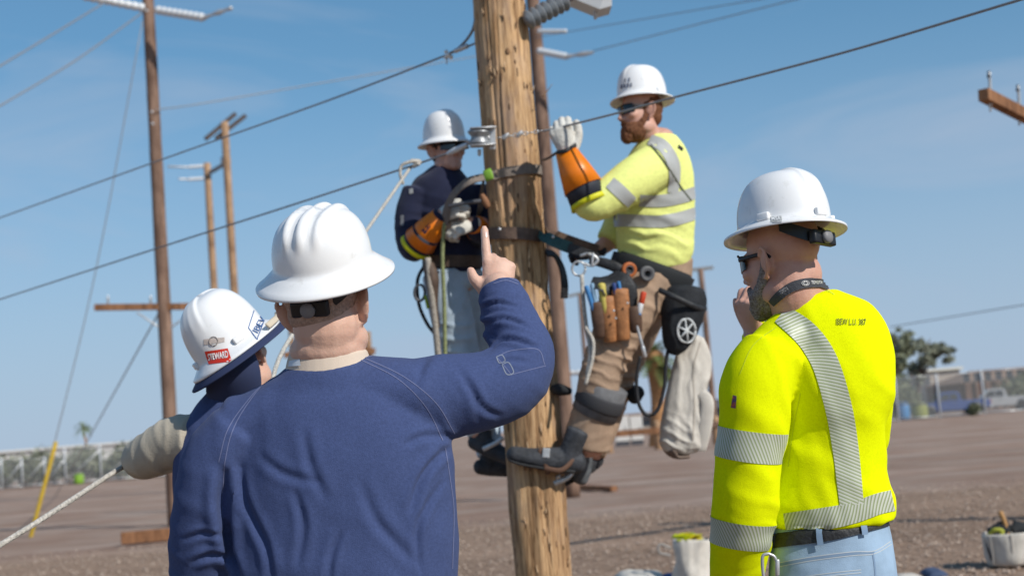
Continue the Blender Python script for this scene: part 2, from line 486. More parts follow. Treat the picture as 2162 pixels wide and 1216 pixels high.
def gravel():
    rng = np.random.default_rng(11); base = []
    ico = bmesh.new(); bmesh.ops.create_icosphere(ico, subdivisions=1, radius=1.0)
    bv = np.array([v.co[:] for v in ico.verts]); bf = np.array([[v.index for v in f.verts] for f in ico.faces]); ico.free()
    N = 15000; nv = len(bv)
    Y = 10.5 + (23.5 - 10.5) * rng.random(N) ** 1.2; X = (rng.random(N) - 0.5) * (Y * 0.86)
    s = 0.008 + 0.017 * rng.random(N) ** 2.5
    V = np.empty((N, nv, 3)); 
    for k in range(N):
        q = bv * (0.7 + 0.6 * rng.random((nv, 1))) * np.array([1, 0.6 + 0.6 * rng.random(), 0.55]) * s[k]
        a = rng.random() * 6.28; c, sn = math.cos(a), math.sin(a)
        V[k, :, 0] = q[:, 0] * c - q[:, 1] * sn + X[k]; V[k, :, 1] = q[:, 0] * sn + q[:, 1] * c + Y[k]; V[k, :, 2] = q[:, 2] + s[k] * 0.15
    F = (bf[None] + (np.arange(N) * nv)[:, None, None]).reshape(-1, 3)
    me = bpy.data.meshes.new('gravel'); me.from_pydata(V.reshape(-1, 3).tolist(), [], F.tolist())
    m = mat('gravel', (0.25, 0.18, 0.14), 0.95, 0.15, vcol=(0.55, 0.44, 0.36), vscale=14)
    tag(add_mesh('gravel', me, m, smooth=False), 'loose brown gravel scattered over the dirt ground', 'gravel', kind='stuff')
gravel()

# ------------------------------------------------------------------ wood
def wood_mat(name, light, dark, scale=1.0, crack=False):
    m = bpy.data.materials.new(name); m.use_nodes = True; nt = m.node_tree; L = nt.links
    b = nt.nodes['Principled BSDF']; b.inputs['Roughness'].default_value = 0.85; b.inputs['Specular IOR Level'].default_value = 0.2
    t = node(m, 'ShaderNodeTexCoord')
    def nz(st, sc, det):
        mpn = node(m, 'ShaderNodeMapping'); mpn.inputs['Scale'].default_value = st; L.new(t.outputs['Object'], mpn.inputs[0])
        n = node(m, 'ShaderNodeTexNoise'); n.inputs['Scale'].default_value = sc; n.inputs['Detail'].default_value = det; n.inputs['Roughness'].default_value = 0.65; L.new(mpn.outputs[0], n.inputs['Vector']); return n
    a = nz((1, 1, 0.05), 42 * scale, 6); p = nz((1, 1, 0.25), 7 * scale, 5)
    r = node(m, 'ShaderNodeValToRGB'); e = r.color_ramp.elements; e[0].position = 0.33; e[0].color = (*dark, 1); e[1].position = 0.58; e[1].color = (*light, 1)
    L.new(a.outputs[0], r.inputs[0])
    r2 = node(m, 'ShaderNodeValToRGB'); e = r2.color_ramp.elements; e[0].position = 0.36; e[0].color = (0.50, 0.44, 0.40, 1); e[1].position = 0.62; e[1].color = (1.12, 1.08, 1.0, 1)
    L.new(p.outputs[0], r2.inputs[0])
    mu = node(m, 'ShaderNodeMixRGB', blend_type='MULTIPLY'); mu.inputs[0].default_value = 0.85; L.new(r.outputs[0], mu.inputs[1]); L.new(r2.outputs[0], mu.inputs[2])
    out = mu
    if crack:
        for st, sc, wd, dk in (((1, 1, 0.035), 30, 0.022, 0.40), ((1, 1, 0.02), 75, 0.035, 0.68)):
            cn = nz(st, sc, 3); sb = node(m, 'ShaderNodeMath', operation='SUBTRACT'); L.new(cn.outputs[0], sb.inputs[0]); sb.inputs[1].default_value = 0.5
            ab = node(m, 'ShaderNodeMath', operation='ABSOLUTE'); L.new(sb.outputs[0], ab.inputs[0])
            rc = node(m, 'ShaderNodeValToRGB'); e = rc.color_ramp.elements; e[0].position = 0.004; e[0].color = (dk, dk * 0.9, dk * 0.8, 1); e[1].position = wd; e[1].color = (1, 1, 1, 1); L.new(ab.outputs[0], rc.inputs[0])
            m3 = node(m, 'ShaderNodeMixRGB', blend_type='MULTIPLY'); m3.inputs[0].default_value = 1.0; L.new(out.outputs[0], m3.inputs[1]); L.new(rc.outputs[0], m3.inputs[2]); out = m3
        gp = nz((1, 1, 0.4), 4.5, 4); rg = node(m, 'ShaderNodeValToRGB'); e = rg.color_ramp.elements; e[0].position = 0.50; e[0].color = (0, 0, 0, 1); e[1].position = 0.68; e[1].color = (0.55, 0.55, 0.55, 1); L.new(gp.outputs[0], rg.inputs[0])
        m4 = node(m, 'ShaderNodeMixRGB'); L.new(rg.outputs[0], m4.inputs[0]); L.new(out.outputs[0], m4.inputs[1]); m4.inputs[2].default_value = (0.36, 0.27, 0.22, 1); out = m4
    L.new(out.outputs[0], b.inputs['Base Color'])
    bp = node(m, 'ShaderNodeBump'); bp.inputs['Strength'].default_value = 0.6; bp.inputs['Distance'].default_value = 0.012; L.new(a.outputs[0], bp.inputs['Height']); L.new(bp.outputs[0], b.inputs['Normal'])
    MATS[name] = m; return m
W_MAIN = wood_mat('weathered_pine_pole', (0.66, 0.445, 0.255), (0.30, 0.18, 0.095), crack=True)
W_BROWN = wood_mat('treated_brown_pole', (0.27, 0.18, 0.14), (0.16, 0.105, 0.08), 0.8)
W_TAN = wood_mat('tan_new_pole', (0.44, 0.29, 0.185), (0.31, 0.20, 0.125), 0.8)
W_BEAM = wood_mat('crossarm_timber', (0.33, 0.17, 0.09), (0.17, 0.085, 0.05), 0.9)
STEEL = mat('galvanised_steel', (0.55, 0.56, 0.57), 0.45, 0.5, metal=0.6, var=0.15, vscale=30)
DSTEEL = mat('dark_steel', (0.10, 0.10, 0.11), 0.5, 0.5, metal=0.5)
PORC = mat('pale_polymer_insulator', (0.62, 0.64, 0.66), 0.4, 0.5)
GREYPOLY = mat('grey_polymer_insulator', (0.21, 0.23, 0.25), 0.5, 0.4)
WIRE = mat('aluminium_conductor', (0.27, 0.275, 0.285), 0.55, 0.4, metal=0.3)
ROPE = mat('braided_rope', (0.52, 0.49, 0.44), 0.9, 0.1, var=0.3, vscale=120, bump=0.8, bscale=180)

def pole_mesh(xy, z0, z1, r0, r1, n=16, nz=20, rough=0.0, seed=1):
    vs_ = []; fs = []
    for j in range(nz + 1):
        t = j / nz; z = z0 + (z1 - z0) * t; r = r0 + (r1 - r0) * t
        for k in range(n):
            a = 2 * math.pi * k / n; vs_.append((xy[0] + r * math.cos(a), xy[1] + r * math.sin(a), z))
    co = np.array(vs_)
    if rough:
        q = co.copy(); q[:, 2] *= 0.045
        c = fbm(q, 38, seed, 3); nrm = co.copy(); nrm[:, 0] -= xy[0]; nrm[:, 1] -= xy[1]; nrm[:, 2] = 0
        nrm /= np.linalg.norm(nrm, axis=1)[:, None] + 1e-9
        q2 = co.copy(); q2[:, 2] *= 0.3
        cr = np.clip(np.abs(vnoise(q * np.array([1, 1, 0.8]), 21, seed + 5)) * -9 + 1, 0, 1)
        co = co + nrm * (c * rough + fbm(q2, 9, seed + 2) * rough * 1.2 - cr * rough * 1.6)[:, None]
    for j in range(nz):
        for k in range(n):
            k2 = (k + 1) % n; fs.append((j * n + k, j * n + k2, (j + 1) * n + k2, (j + 1) * n + k))
    fs.append(tuple(range(n - 1, -1, -1))); fs.append(tuple(nz * n + k for k in range(n)))
    mb = MB(); mb.v = [tuple(p) for p in co]; mb.f = fs
    return mb
def wire_mesh(pts, r, seg=8, n=6):
    return MB().tube([(p, r) for p in pts], n=n, seg=seg, cap=0)
def ext(pts, L):
    d = (pts[-1] - pts[-2]).normalized(); return pts + [pts[-1] + d * (L * q) for q in (0.1, 0.4, 1.0)]
def top_wire(name, pts, r, label, cat='wire', group=None, m=None, seg=8, n=6):
    ob = wire_mesh(pts, r, seg, n).build(name, m or WIRE)
    return tag(move_origin(ob), label, cat, group)

# main pole
pm = P(1100, 600, 7.0)
MAIN = Vector((pm.x, pm.y, 0))
mp_t = thing('utility_pole', 'thick weathered pine pole that the two linemen are climbing', 'pole', MAIN)
pole_mesh(MAIN, 0, 6.2, 0.139, 0.128, 150, 560, 0.0075).build('shaft', W_MAIN, mp_t)
# knots
_kr = random.Random(12)
KNOT = mat('dark_knot', (0.16, 0.09, 0.05), 0.9, 0.1, vcol=(0.30, 0.18, 0.10), vscale=60)
for ka, kz in ((-95, 3.62), (-70, 1.05), (-112, 1.22), (-60, 2.75), (-100, 2.32), (-80, 3.25), (-58, 0.85), (-122, 2.9), (-85, 1.7)):
    kr = 0.134 + 0.002 * (3 - kz) / 3; a_ = rad(ka); c_ = MAIN + Vector((kr * math.cos(a_), kr * math.sin(a_), kz)); R_ = Matrix.Rotation(a_, 3, 'Z')
    MB().ell(c_, (0.005, 0.008 + 0.005 * _kr.random(), 0.012 + 0.008 * _kr.random()), R_, 12, 8).build('knot', KNOT, mp_t)
# gaff holes and raised splinters left by climbing irons
gh, sp_ = MB(), MB()
for q in range(150):
    a_ = rad(_kr.uniform(-165, -15)); kz = _kr.uniform(0.3, 4.4); kr = 0.1395; n_ = Vector((math.cos(a_), math.sin(a_), 0)); c_ = MAIN + n_ * kr + Vector((0, 0, kz))
    gh.ell(c_ - n_ * 0.004, (0.004, 0.0022 + 0.002 * _kr.random(), 0.010 + 0.016 * _kr.random()), Matrix.Rotation(a_, 3, 'Z'), 6, 5)
    if q % 2 == 0:
        tp = c_ + n_ * _kr.uniform(0.004, 0.012) + Vector((_kr.uniform(-0.004, 0.004), 0, _kr.uniform(0.02, 0.06)))
        sp_.tube([(c_ - n_ * 0.005, 0.0045, 0.0022), (c_.lerp(tp, 0.5) - n_ * 0.001, 0.0035, 0.0018), (tp, 0.0006)], n=5, seg=2, cap=0, side=(-math.sin(a_), math.cos(a_), 0))
o_ = gh.build('gaff_holes', mat('hole_brown', (0.10, 0.058, 0.034), 0.95), mp_t); o_['kind'] = 'stuff'
o_ = sp_.build('splinters', mat('fresh_splinter', (0.66, 0.46, 0.28), 0.85), mp_t); o_['kind'] = 'stuff'
# splinter at its right edge
MB().tube([(P(1146, 205, 6.98), 0.003), (P(1156, 192, 6.98), 0.0025), (P(1166, 178, 6.97), 0.0008)], n=6, seg=3, cap=0).build('splinter', W_TAN, mp_t)

def insulator(mb, a, b, r, nshed, rs):
    a, b = Vector(a), Vector(b); ax = b - a; L = ax.length; prof = [(0.001, 0), (r, 0)]
    for k in range(nshed):
        z = L * (k + 0.5) / nshed; h = L / nshed * 0.36
        prof += [(r, z - h), (rs, z - h * 0.1), (rs, z + h * 0.25), (r, z + h)]
    prof += [(r, L), (0.001, L)]
    return mb.lathe(prof, a, ax, 18)
# dark suspension insulator and box at the top right of the main pole
insulator(MB(), P(1110, 46, 7.02), P(1196, 2, 7.12), 0.022, 7, 0.050).build('insulator', GREYPOLY, mp_t)
MB().tube([(P(1190, 5, 7.12), 0.016), (P(1215, -10, 7.2), 0.016)], n=8, seg=1).build('insulator_cap', DSTEEL, mp_t)
bk = MB(); bk.prism([P(1196, -8, 7.15), P(1266, 20, 7.1), P(1292, 13, 7.1), P(1292, -60, 7.1), P(1196, -70, 7.15)], (0, 0, 0), (0.0, 0.22, 0.02))
bk.build('bracket', mat('white_bracket', (0.55, 0.56, 0.57), 0.5, 0.4), mp_t, smooth=False)
MB().tube([(P(1256, 4, 7.2), 0.009), (P(1257, 40, 7.2), 0.009)], n=8, seg=1).build('bolt', STEEL, mp_t)

# left brown pole with crossarm
def dead_end(mb_list, a, b, c, root):
    """pale strain insulator a-b with links b-c"""
    insulator(MB(), a, b, 0.085 * 0.9, 1, 0.10).build('insulator', PORC, root)
    MB().tube([(b, 0.05), (Vector(b).lerp(Vector(c), 0.35), 0.025), (Vector(b).lerp(Vector(c), 0.6), 0.05), (c, 0.03)], n=8, seg=4).build('strain_clamp', STEEL, root)
lp = P(336, 450, 30.0); LP = Vector((lp.x, lp.y, 0))
lt = thing('utility_pole', 'tall brown pole on the left with one low crossarm and white insulators', 'pole', LP)
pole_mesh(LP, 0, 12.5, 0.155, 0.118, 24, 40, 0.004, 3).build('shaft', W_BROWN, lt)
Yv = LP.y
a0 = P(200, 649, 29.75); a1 = P(490, 646, 29.75)
MB().beam(a0, a1, 0.115, 0.135).build('crossarm', W_BEAM, lt, smooth=False, bevel=0.008)
for sgn, ue in ((-1, 290), (1, 405)):
    MB().tube([(P(ue, 660, 29.68), 0.018), (P(349, 700, 29.72), 0.018)], n=6, seg=1).build('brace', STEEL, lt)
for ue in (228, 318, 452):
    MB().tube([(P(ue, 640, 29.75), 0.02), (P(ue, 630, 29.75), 0.03), (P(ue, 624, 29.75), 0.012)], n=8, seg=2).build('pin', STEEL, lt)
for vv in (24, 237, 262, 520, 700, 790): MB().lathe([(0.001, 0), (0.03, 0), (0.03, 0.03), (0.001, 0.035)], P(336 + (vv - 450) * 0.052 - 4, vv, 29.85), (0, -1, 0), 10).build('bolt', STEEL, lt)
for a, b in (((330, 22), (430, 38)), ((305, 18), (175, -8))):
    pa, pb = P(a[0], a[1], 29.8), P(b[0], b[1], 29.5)
    insulator(MB(), pa, pb, 0.075, 9, 0.095).build('insulator', PORC, lt)
    pc = P(b[0] + (58 if b[0] > 300 else -60), b[1] - 20, 29.3)
    MB().tube([(pb, 0.06), (pb.lerp(pc, 0.3), 0.03), (pb.lerp(pc, 0.55), 0.055), (pb.lerp(pc, 0.8), 0.03), (pc, 0.05)], n=8, seg=3).build('strain_clamp', STEEL, lt)
top_wire('conductor', [P(228, 2, 29.5), P(120, 68, 27), P(0, 140, 25)] + ext([P(120, 68, 27), P(0, 140, 25)], 14)[2:], 0.017, 'upper of two black wires running off the brown left pole at top left', 'wire', 'wires off the left pole')
top_wire('conductor', [P(300, 28, 29.8), P(160, 128, 27), P(0, 224, 25)] + ext([P(160, 128, 27), P(0, 224, 25)], 14)[2:], 0.016, 'lower of two black wires running off the brown left pole at top left', 'wire', 'wires off the left pole')
# its guys
ga = G(66, 1132)
guy = thing('guy_wire', 'thin guy wire with yellow plastic guard left of the brown pole', 'guy wire', ga)
wire_mesh([P(301, 45, 29.85), ga.lerp(P(301, 45, 29.85), 0.5) + Vector((0.12, 0, -0.12)), ga + Vector((0, 0, 0.02))], 0.012, 6).build('wire', WIRE, guy)
gt = ga.lerp(P(301, 45, 29.85), 0.185)
MB().tube([(ga + Vector((0.0, -0.03, 0)), 0.045), (gt + Vector((0.08, -0.03, -0.07)), 0.045)], n=10, seg=4).build('guard', mat('yellow_plastic', (0.55, 0.37, 0.04), 0.6, 0.3, var=0.15), guy)
gb = G(115, 1050)
top_wire('guy_wire', [P(347, 640, 30.0), P(190, 920, 48), gb], 0.020, 'thin guy wire from the crossarm of the brown left pole toward the fence', 'guy wire')

# pole right behind the main pole
bp_ = P(1163, 480, 29.0); BP = Vector((bp_.x, bp_.y, 0))
bt = thing('utility_pole', 'brown pole standing directly behind the climbing pole with white insulators', 'pole', BP)
pole_mesh(BP, 0, 12.5, 0.165, 0.13, 24, 40, 0.004, 5).build('shaft', W_BROWN, bt)
for v0, r_ in ((108, 0.075), (67, 0.05)):
    pa, pb = P(1136, v0, 28.9), P(1196, v0 + (12 if v0 > 100 else 0), 28.6)
    insulator(MB(), pa, pb, r_ * 0.8, 7, r_).build('insulator', PORC, bt)
    pc = P(1252, v0 + 3 if v0 > 100 else 66, 28.4)
    if v0 > 100: MB().tube([(pb, 0.06), (pb.lerp(pc, 0.3), 0.03), (pb.lerp(pc, 0.6), 0.055), (pc, 0.03)], n=8, seg=3).build('strain_clamp', STEEL, bt)
insulator(MB(), P(1176, 788, 28.9), P(1240, 786, 28.7), 0.045, 5, 0.06).build('insulator', PORC, bt)
MB().lathe([(0.001, 0), (0.05, 0), (0.05, 0.06), (0.001, 0.07)], P(1170, 500, 28.84), (0, -1, 0), 10).build('bolt', STEEL, bt)
MB().lathe([(0.001, 0), (0.045, 0), (0.045, 0.06), (0.001, 0.07)], P(1188, 772, 28.82), (0, -1, 0), 10).build('bolt', STEEL, bt)
top_wire('conductor', [P(1250, 109, 28.4), P(1600, 20, 25)] + ext([P(1250, 109, 28.4), P(1600, 20, 25)], 14)[2:], 0.010, 'faint far wire crossing the sky above the bearded climber', 'wire', 'faint wires in the sky')
top_wire('conductor', [P(1130, 80, 28.4), P(1330, 46, 25)] + ext([P(1130, 80, 28.4), P(1330, 46, 25)], 16)[2:], 0.008, 'faint far wire left of the bracket beside the main pole', 'wire', 'faint wires in the sky')
top_wire('conductor', [P(330, 232, 30), P(420, 220, 31), P(700, 172, 33), P(1015, 118, 36)], 0.014, 'thin faint wire between the brown left pole and the climbing pole', 'wire', 'faint wires in the sky')
top_wire('conductor', [P(1880, 690, 90), P(2050, 662, 80)] + ext([P(1880, 690, 90), P(2050, 662, 80)], 50)[2:], 0.03, 'faint far wire above the trees right of the hi-vis man', 'wire', 'faint wires in the sky')

# the tan pair
def far_pole(u, vt, d, r, m, label, base=None):
    q = P(u, vt, d); root = thing('utility_pole', label, 'pole', (q.x, q.y, 0))
    pole_mesh((q.x, q.y), 0, q.z, r * 1.12, r, 16, 12, 0.003, int(u)).build('shaft', m, root); return root, q
p1, q1 = far_pole(437, 345, 55, 0.135, W_TAN, 'shorter of two tan poles left of the pointing man')
for dv, uu in ((6, 355), (32, 378)):
    insulator(MB(), P(430, 345 + dv, 54.9), P(398, 345 + dv + 2, 54.8), 0.05, 5, 0.08).build('insulator', PORC, p1)
    MB().tube([(P(398, 347 + dv, 54.8), 0.04), (P(uu, 346 + dv, 54.6), 0.04)], n=6, seg=2).build('strain_clamp', STEEL, p1)
MB().beam(P(441, 366, 54.7), P(472, 348, 54.7), 0.1, 0.14).build('crossarm', DSTEEL, p1, smooth=False)
p2, q2 = far_pole(474, 258, 57, 0.15, W_TAN, 'taller of two tan poles, with slanting dark crossarms on top')
MB().beam(P(434, 294, 56.5), P(497, 241, 57.5), 0.13, 0.16).build('crossarm', mat('dark_crossarm', (0.07, 0.055, 0.05), 0.8), p2, smooth=False)
MB().beam(P(456, 293, 56.9), P(518, 245, 58), 0.13, 0.16).build('crossarm', MATS['dark_crossarm'], p2, smooth=False)
MB().lathe([(0.19, 0), (0.21, 0.02), (0.21, 0.25), (0.19, 0.27)], P(477, 346, 57), (0, 0, 1), 14).build('band', STEEL, p2)
# far poles glimpsed between the men
p3, q3 = far_pole(611, 640, 75, 0.14, W_TAN, 'far thin tan pole seen between the two left hard hats')
MB().beam(P(596, 668, 75), P(634, 652, 75), 0.12, 0.2).build('crossarm', W_TAN, p3, smooth=False)
MB().beam(P(600, 750, 74.5), P(632, 746, 74.5), 0.2, 0.3).build('crossarm', W_BEAM, p3, smooth=False)
p4, q4 = far_pole(776, 700, 78, 0.17, W_TAN, 'far tan pole seen beside the cheek of the pointing man')
MB().beam(P(762, 738, 77.5), P(792, 742, 77.5), 0.3, 0.35).build('crossarm', W_BEAM, p4, smooth=False)
p5, q5 = far_pole(1479, 568, 75, 0.15, W_BROWN, 'far thin pole with a crossarm above the white canvas bag')
MB().beam(P(1436, 573, 75), P(1506, 565, 75), 0.12, 0.16).build('crossarm', mat('grey_crossarm', (0.22, 0.21, 0.20), 0.8), p5, smooth=False)
p6, q6 = far_pole(1224, 622, 85, 0.12, W_BROWN, 'far thin pole seen between the climbing pole and the bearded climber')
MB().beam(P(1200, 626, 85), P(1238, 616, 85), 0.12, 0.16).build('crossarm', MATS['grey_crossarm'], p6, smooth=False)
# crossarm of a pole standing out of the frame on the right
a0, a1 = P(2076, 200, 13.5), P(2420, 375, 16.5)
rp0 = a0.lerp(a1, 0.62)
rt = thing('utility_pole', 'wooden crossarm with two pins at the upper right edge of the photo', 'pole', (rp0.x, rp0.y + 0.25, 0))
pole_mesh((rp0.x, rp0.y + 0.25), 0, rp0.z + 0.5, 0.15, 0.13, 20, 12, 0.003, 8).build('shaft', W_BROWN, rt)
MB().beam(a0, a1, 0.105, 0.115).build('crossarm', W_BEAM, rt, smooth=False, bevel=0.006)
for uu, vv in ((2088, 155), (2149, 184)):
    dd = 13.5 + (uu - 2076) / (2420 - 2076) * 3.0
    MB().tube([(P(uu + 3, vv + 80, dd), 0.012), (P(uu + 3, vv + 72, dd), 0.012), (P(uu + 3, vv + 66, dd), 0.02), (P(uu + 2, vv + 20, dd), 0.016), (P(uu, vv, dd), 0.02)], n=8, seg=2).build('pin', STEEL, rt)
    MB().tube([(P(uu, vv + 8, dd), 0.021), (P(uu, vv - 3, dd), 0.016)], n=8, seg=1).build('pin_cap', DSTEEL, rt)
# timbers lying on the ground
def timber(a, b, w, h, label):
    a, b = Vector(a), Vector(b); ob = MB().beam(a + Vector((0, 0, h / 2 + 0.01)), b + Vector((0, 0, h / 2 + 0.01)), w, h).build('timber_beam', W_BEAM, smooth=False, bevel=0.01)
    return tag(move_origin(ob), label, 'timber')
timber(G(256, 1150), G(470, 1130), 0.2, 0.20, 'reddish timber beam lying on the ground by the brown left pole')
timber(G(1130, 1030), G(1297, 1037), 0.16, 0.10, 'weathered timber lying on the ground right of the climbing pole')
# pale pipes beside the left timber
# ------------------------------------------------------------------ chain-link fences
CHAIN = bpy.data.materials.new('chain_link'); CHAIN.use_nodes = True
_n = CHAIN.node_tree; _b = _n.nodes['Principled BSDF']; _b.inputs['Base Color'].default_value = (0.45, 0.47, 0.48, 1); _b.inputs['Alpha'].default_value = 0.20; _b.inputs['Roughness'].default_value = 0.6
def fence(us, bases, tops, label, rail_u, gate=False):
    pts = [G(u, b) for u, b in zip(us, bases)]
    hs = [(P(u, t, (g - CAM).dot(cF)) - g).z for u, t, g in zip(us, tops, pts)]
    root = thing('chain_link_fence', label, 'fence', pts[0])
    for g, h in zip(pts, hs):
        MB().tube([(g, 0.075), (g + Vector((0, 0, h)), 0.075)], n=8, seg=1, cap=0.5).build('post', STEEL, root)
    for g0, g1, h0, h1 in zip(pts, pts[1:], hs, hs[1:]):
        h = min(h0, h1)
        MB().tube([(g0 + Vector((0, 0, h - 0.08)), 0.03), (g1 + Vector((0, 0, h - 0.08)), 0.03)], n=6, seg=1, cap=0).build('rail', STEEL, root)
        MB().tube([(g0 + Vector((0, 0, 0.15)), 0.045), (g1 + Vector((0, 0, 0.15)), 0.045)], n=6, seg=1, cap=0).build('rail', STEEL, root)
        mb = MB(); mb.add([g0 + Vector((0, 0.1, 0.02)), g1 + Vector((0, 0.1, 0.02)), g1 + Vector((0, 0.1, h - 0.06)), g0 + Vector((0, 0.1, h - 0.06))], [(0, 1, 2, 3)])
        mb.build('chain_link_mesh', CHAIN, root, smooth=False)
        if gate: MB().tube([(g0 + Vector((0, -0.05, 0.2)), 0.045), (g1 + Vector((0, -0.05, h - 0.3)), 0.045)], n=6, seg=1, cap=0).build('brace', STEEL, root)
    return root
def bv_(u): return 908 + (1081 - u) * 0.07695 + 1.4 * 3000 / 100
ul = [-150, -60, 5, 48, 96, 139, 214, 290, 372, 470, 570]
fence(ul, [bv_(u) for u in ul], [bv_(u) - h for u, h in zip(ul, (68, 66, 66, 62, 62, 76, 78, 68, 68, 68, 68))], 'grey chain-link fence with braced posts far off on the left', None, gate=True)
ur = [1800, 1898, 1986, 2081, 2178, 2280]
fence(ur, [bv_(u) + 2 for u in ur], [bv_(u) - 92 for u in ur], 'grey chain-link fence in front of the far parking lot on the right', None)

# ------------------------------------------------------------------ plants
def leaf_mat(name, c1, c2):
    return mat(name, c1, 0.7, 0.2, vcol=c2, vscale=2.5)
LEAF1 = leaf_mat('olive_leaves', (0.13, 0.145, 0.09), (0.25, 0.265, 0.17))
LEAF2 = leaf_mat('grey_green_leaves', (0.16, 0.175, 0.13), (0.30, 0.31, 0.23))
PALM = leaf_mat('palm_fronds', (0.08, 0.11, 0.03), (0.16, 0.19, 0.06))
BARK = mat('grey_bark', (0.14, 0.11, 0.09), 0.9, 0.1, var=0.3, vscale=10, stretch=(1, 1, 0.2))
def leaf_cloud(rng, blobs, n, size):
    V = []; F = []
    tot = sum(b[1][0] * b[1][1] * b[1][2] for b in blobs)
    for c, r in blobs:
        k = max(8, int(n * r[0] * r[1] * r[2] / tot))
        for i in range(k):
            d = rng.normal(size=3); d /= np.linalg.norm(d); rr = rng.random() ** 0.45
            p = np.array(c) + d * np.array(r) * rr * (0.85 + 0.3 * rng.random())
            a = rng.normal(size=3); a /= np.linalg.norm(a); b = np.cross(a, rng.normal(size=3)); b /= np.linalg.norm(b) + 1e-9
            s = size * (0.6 + 0.8 * rng.random()); j = len(V)
            V += [tuple(p - a * s), tuple(p + b * s * 0.45), tuple(p + a * s), tuple(p - b * s * 0.45)]; F.append((j, j + 1, j + 2, j + 3))
    mb = MB(); mb.v = V; mb.f = F; return mb
def tree(name, base, trunk, limbs, blobs, n, size, lm, label, cat='tree', seed=1, group=None):
    rng = np.random.default_rng(seed); root = thing(name, label, cat, base, group)
    mb = MB(); mb.tube(trunk, n=8, seg=4)
    for l in limbs: mb.tube(l, n=6, seg=4)
    mb.build('trunk', BARK, root)
    leaf_cloud(rng, blobs, n, size).build('crown', lm, root, smooth=False)
    return root
def at_d(u, v, d): return P(u, v, d)
def gnd(u, d): 
    p = P(u, 900, d); return Vector((p.x, p.y, 0))
# trees right of the hi-vis man
b1 = gnd(1880, 118)
def pxblob(u, v, d, ru, rv): return (tuple(P(u, v, d)), (ru * d / 3000, ru * d / 3000, rv * d / 3000))
rng0 = np.random.default_rng(5)
def cluster(u, v, d, ru, rv, k, seed):
    r = np.random.default_rng(seed); o = []
    for i in range(k):
        a = r.random() * 6.28; q = r.random() ** 0.5
        o.append(pxblob(u + math.cos(a) * q * ru, v + math.sin(a) * q * rv, d + r.normal() * 0.8, ru * (0.25 + 0.25 * r.random()), rv * (0.2 + 0.22 * r.random())))
    return o
tree('broadleaf_tree', b1, [(b1, 0.3), (P(1882, 800, 118), 0.22), (P(1888, 730, 118), 0.1)], [[(P(1882, 810, 118), 0.14), (P(1905, 760, 118), 0.05)], [(P(1884, 780, 118), 0.12), (P(1862, 740, 118), 0.05)]],
     cluster(1886, 738, 118, 36, 42, 22, 2) + cluster(1884, 810, 118, 32, 62, 16, 3) + cluster(1904, 712, 118, 26, 18, 10, 4), 2900, 0.24, LEAF1, 'bushy olive-green tree right behind the shoulder of the hi-vis man', seed=2)
b2 = gnd(1940, 125)
tree('broadleaf_tree', b2, [(b2, 0.28), (P(1940, 800, 125), 0.2), (P(1952, 745, 125), 0.12), (P(1964, 716, 125), 0.05)], [[(P(1944, 790, 125), 0.14), (P(1985, 750, 125), 0.06)], [(P(1948, 770, 125), 0.1), (P(1938, 735, 125), 0.04)]],
     cluster(1980, 748, 125, 28, 24, 16, 5) + cluster(1954, 738, 125, 20, 30, 12, 6) + cluster(1942, 785, 125, 20, 24, 10, 7), 2100, 0.24, LEAF2, 'leaning grey-green tree with an open crown left of the white roof', seed=3)
# low shrubs behind both fences
def shrub(u, d, w, h, lm, label, group, seed):
    b = gnd(u, d); r = np.random.default_rng(seed)
    bl = [((b.x + r.normal() * w * 0.3, b.y + r.normal() * w * 0.2, h * (0.3 + 0.5 * r.random())), (w * (0.28 + 0.2 * r.random()), w * 0.35, h * (0.22 + 0.18 * r.random()))) for k in range(9)]
    stems = [[(b + Vector((r.normal() * 0.2, 0, 0)), 0.05), (b + Vector((r.normal() * w * 0.3, 0, h * 0.6)), 0.02)] for k in range(3)]
    return tree('shrub', b, [(b, 0.06), (b + Vector((0.1, 0, h * 0.6)), 0.02)], stems, bl, 900, 0.17, lm, label, 'shrub', seed, group)
for k, u in enumerate(np.arange(-60, 470, 34)):
    shrub(float(u), 106 + (k % 3) * 1.5, 2.0, 2.35 + 0.5 * math.sin(k * 2.1), LEAF1 if k % 2 else LEAF2, 'dark green shrub in the row behind the left chain-link fence', 'shrubs behind the left fence', 40 + k)
for k, (u, h, lb) in enumerate(((1905, 3.4, 'tall green shrub behind the right fence beside the hi-vis man'), (1930, 2.6, 'green shrub behind the right fence left of the blue pickup'), (2062, 0.8, 'small weedy shrub in front of the parked blue pickup'), (2140, 3.2, 'dark green shrub behind the parked white pickup'), (2165, 3.0, 'dark shrub at the right edge behind the white pickup'))):
    shrub(u, (108, 109, 99, 120, 121)[k], 1.7 if k != 2 else 0.5, h, LEAF1, lb, None, 70 + k)
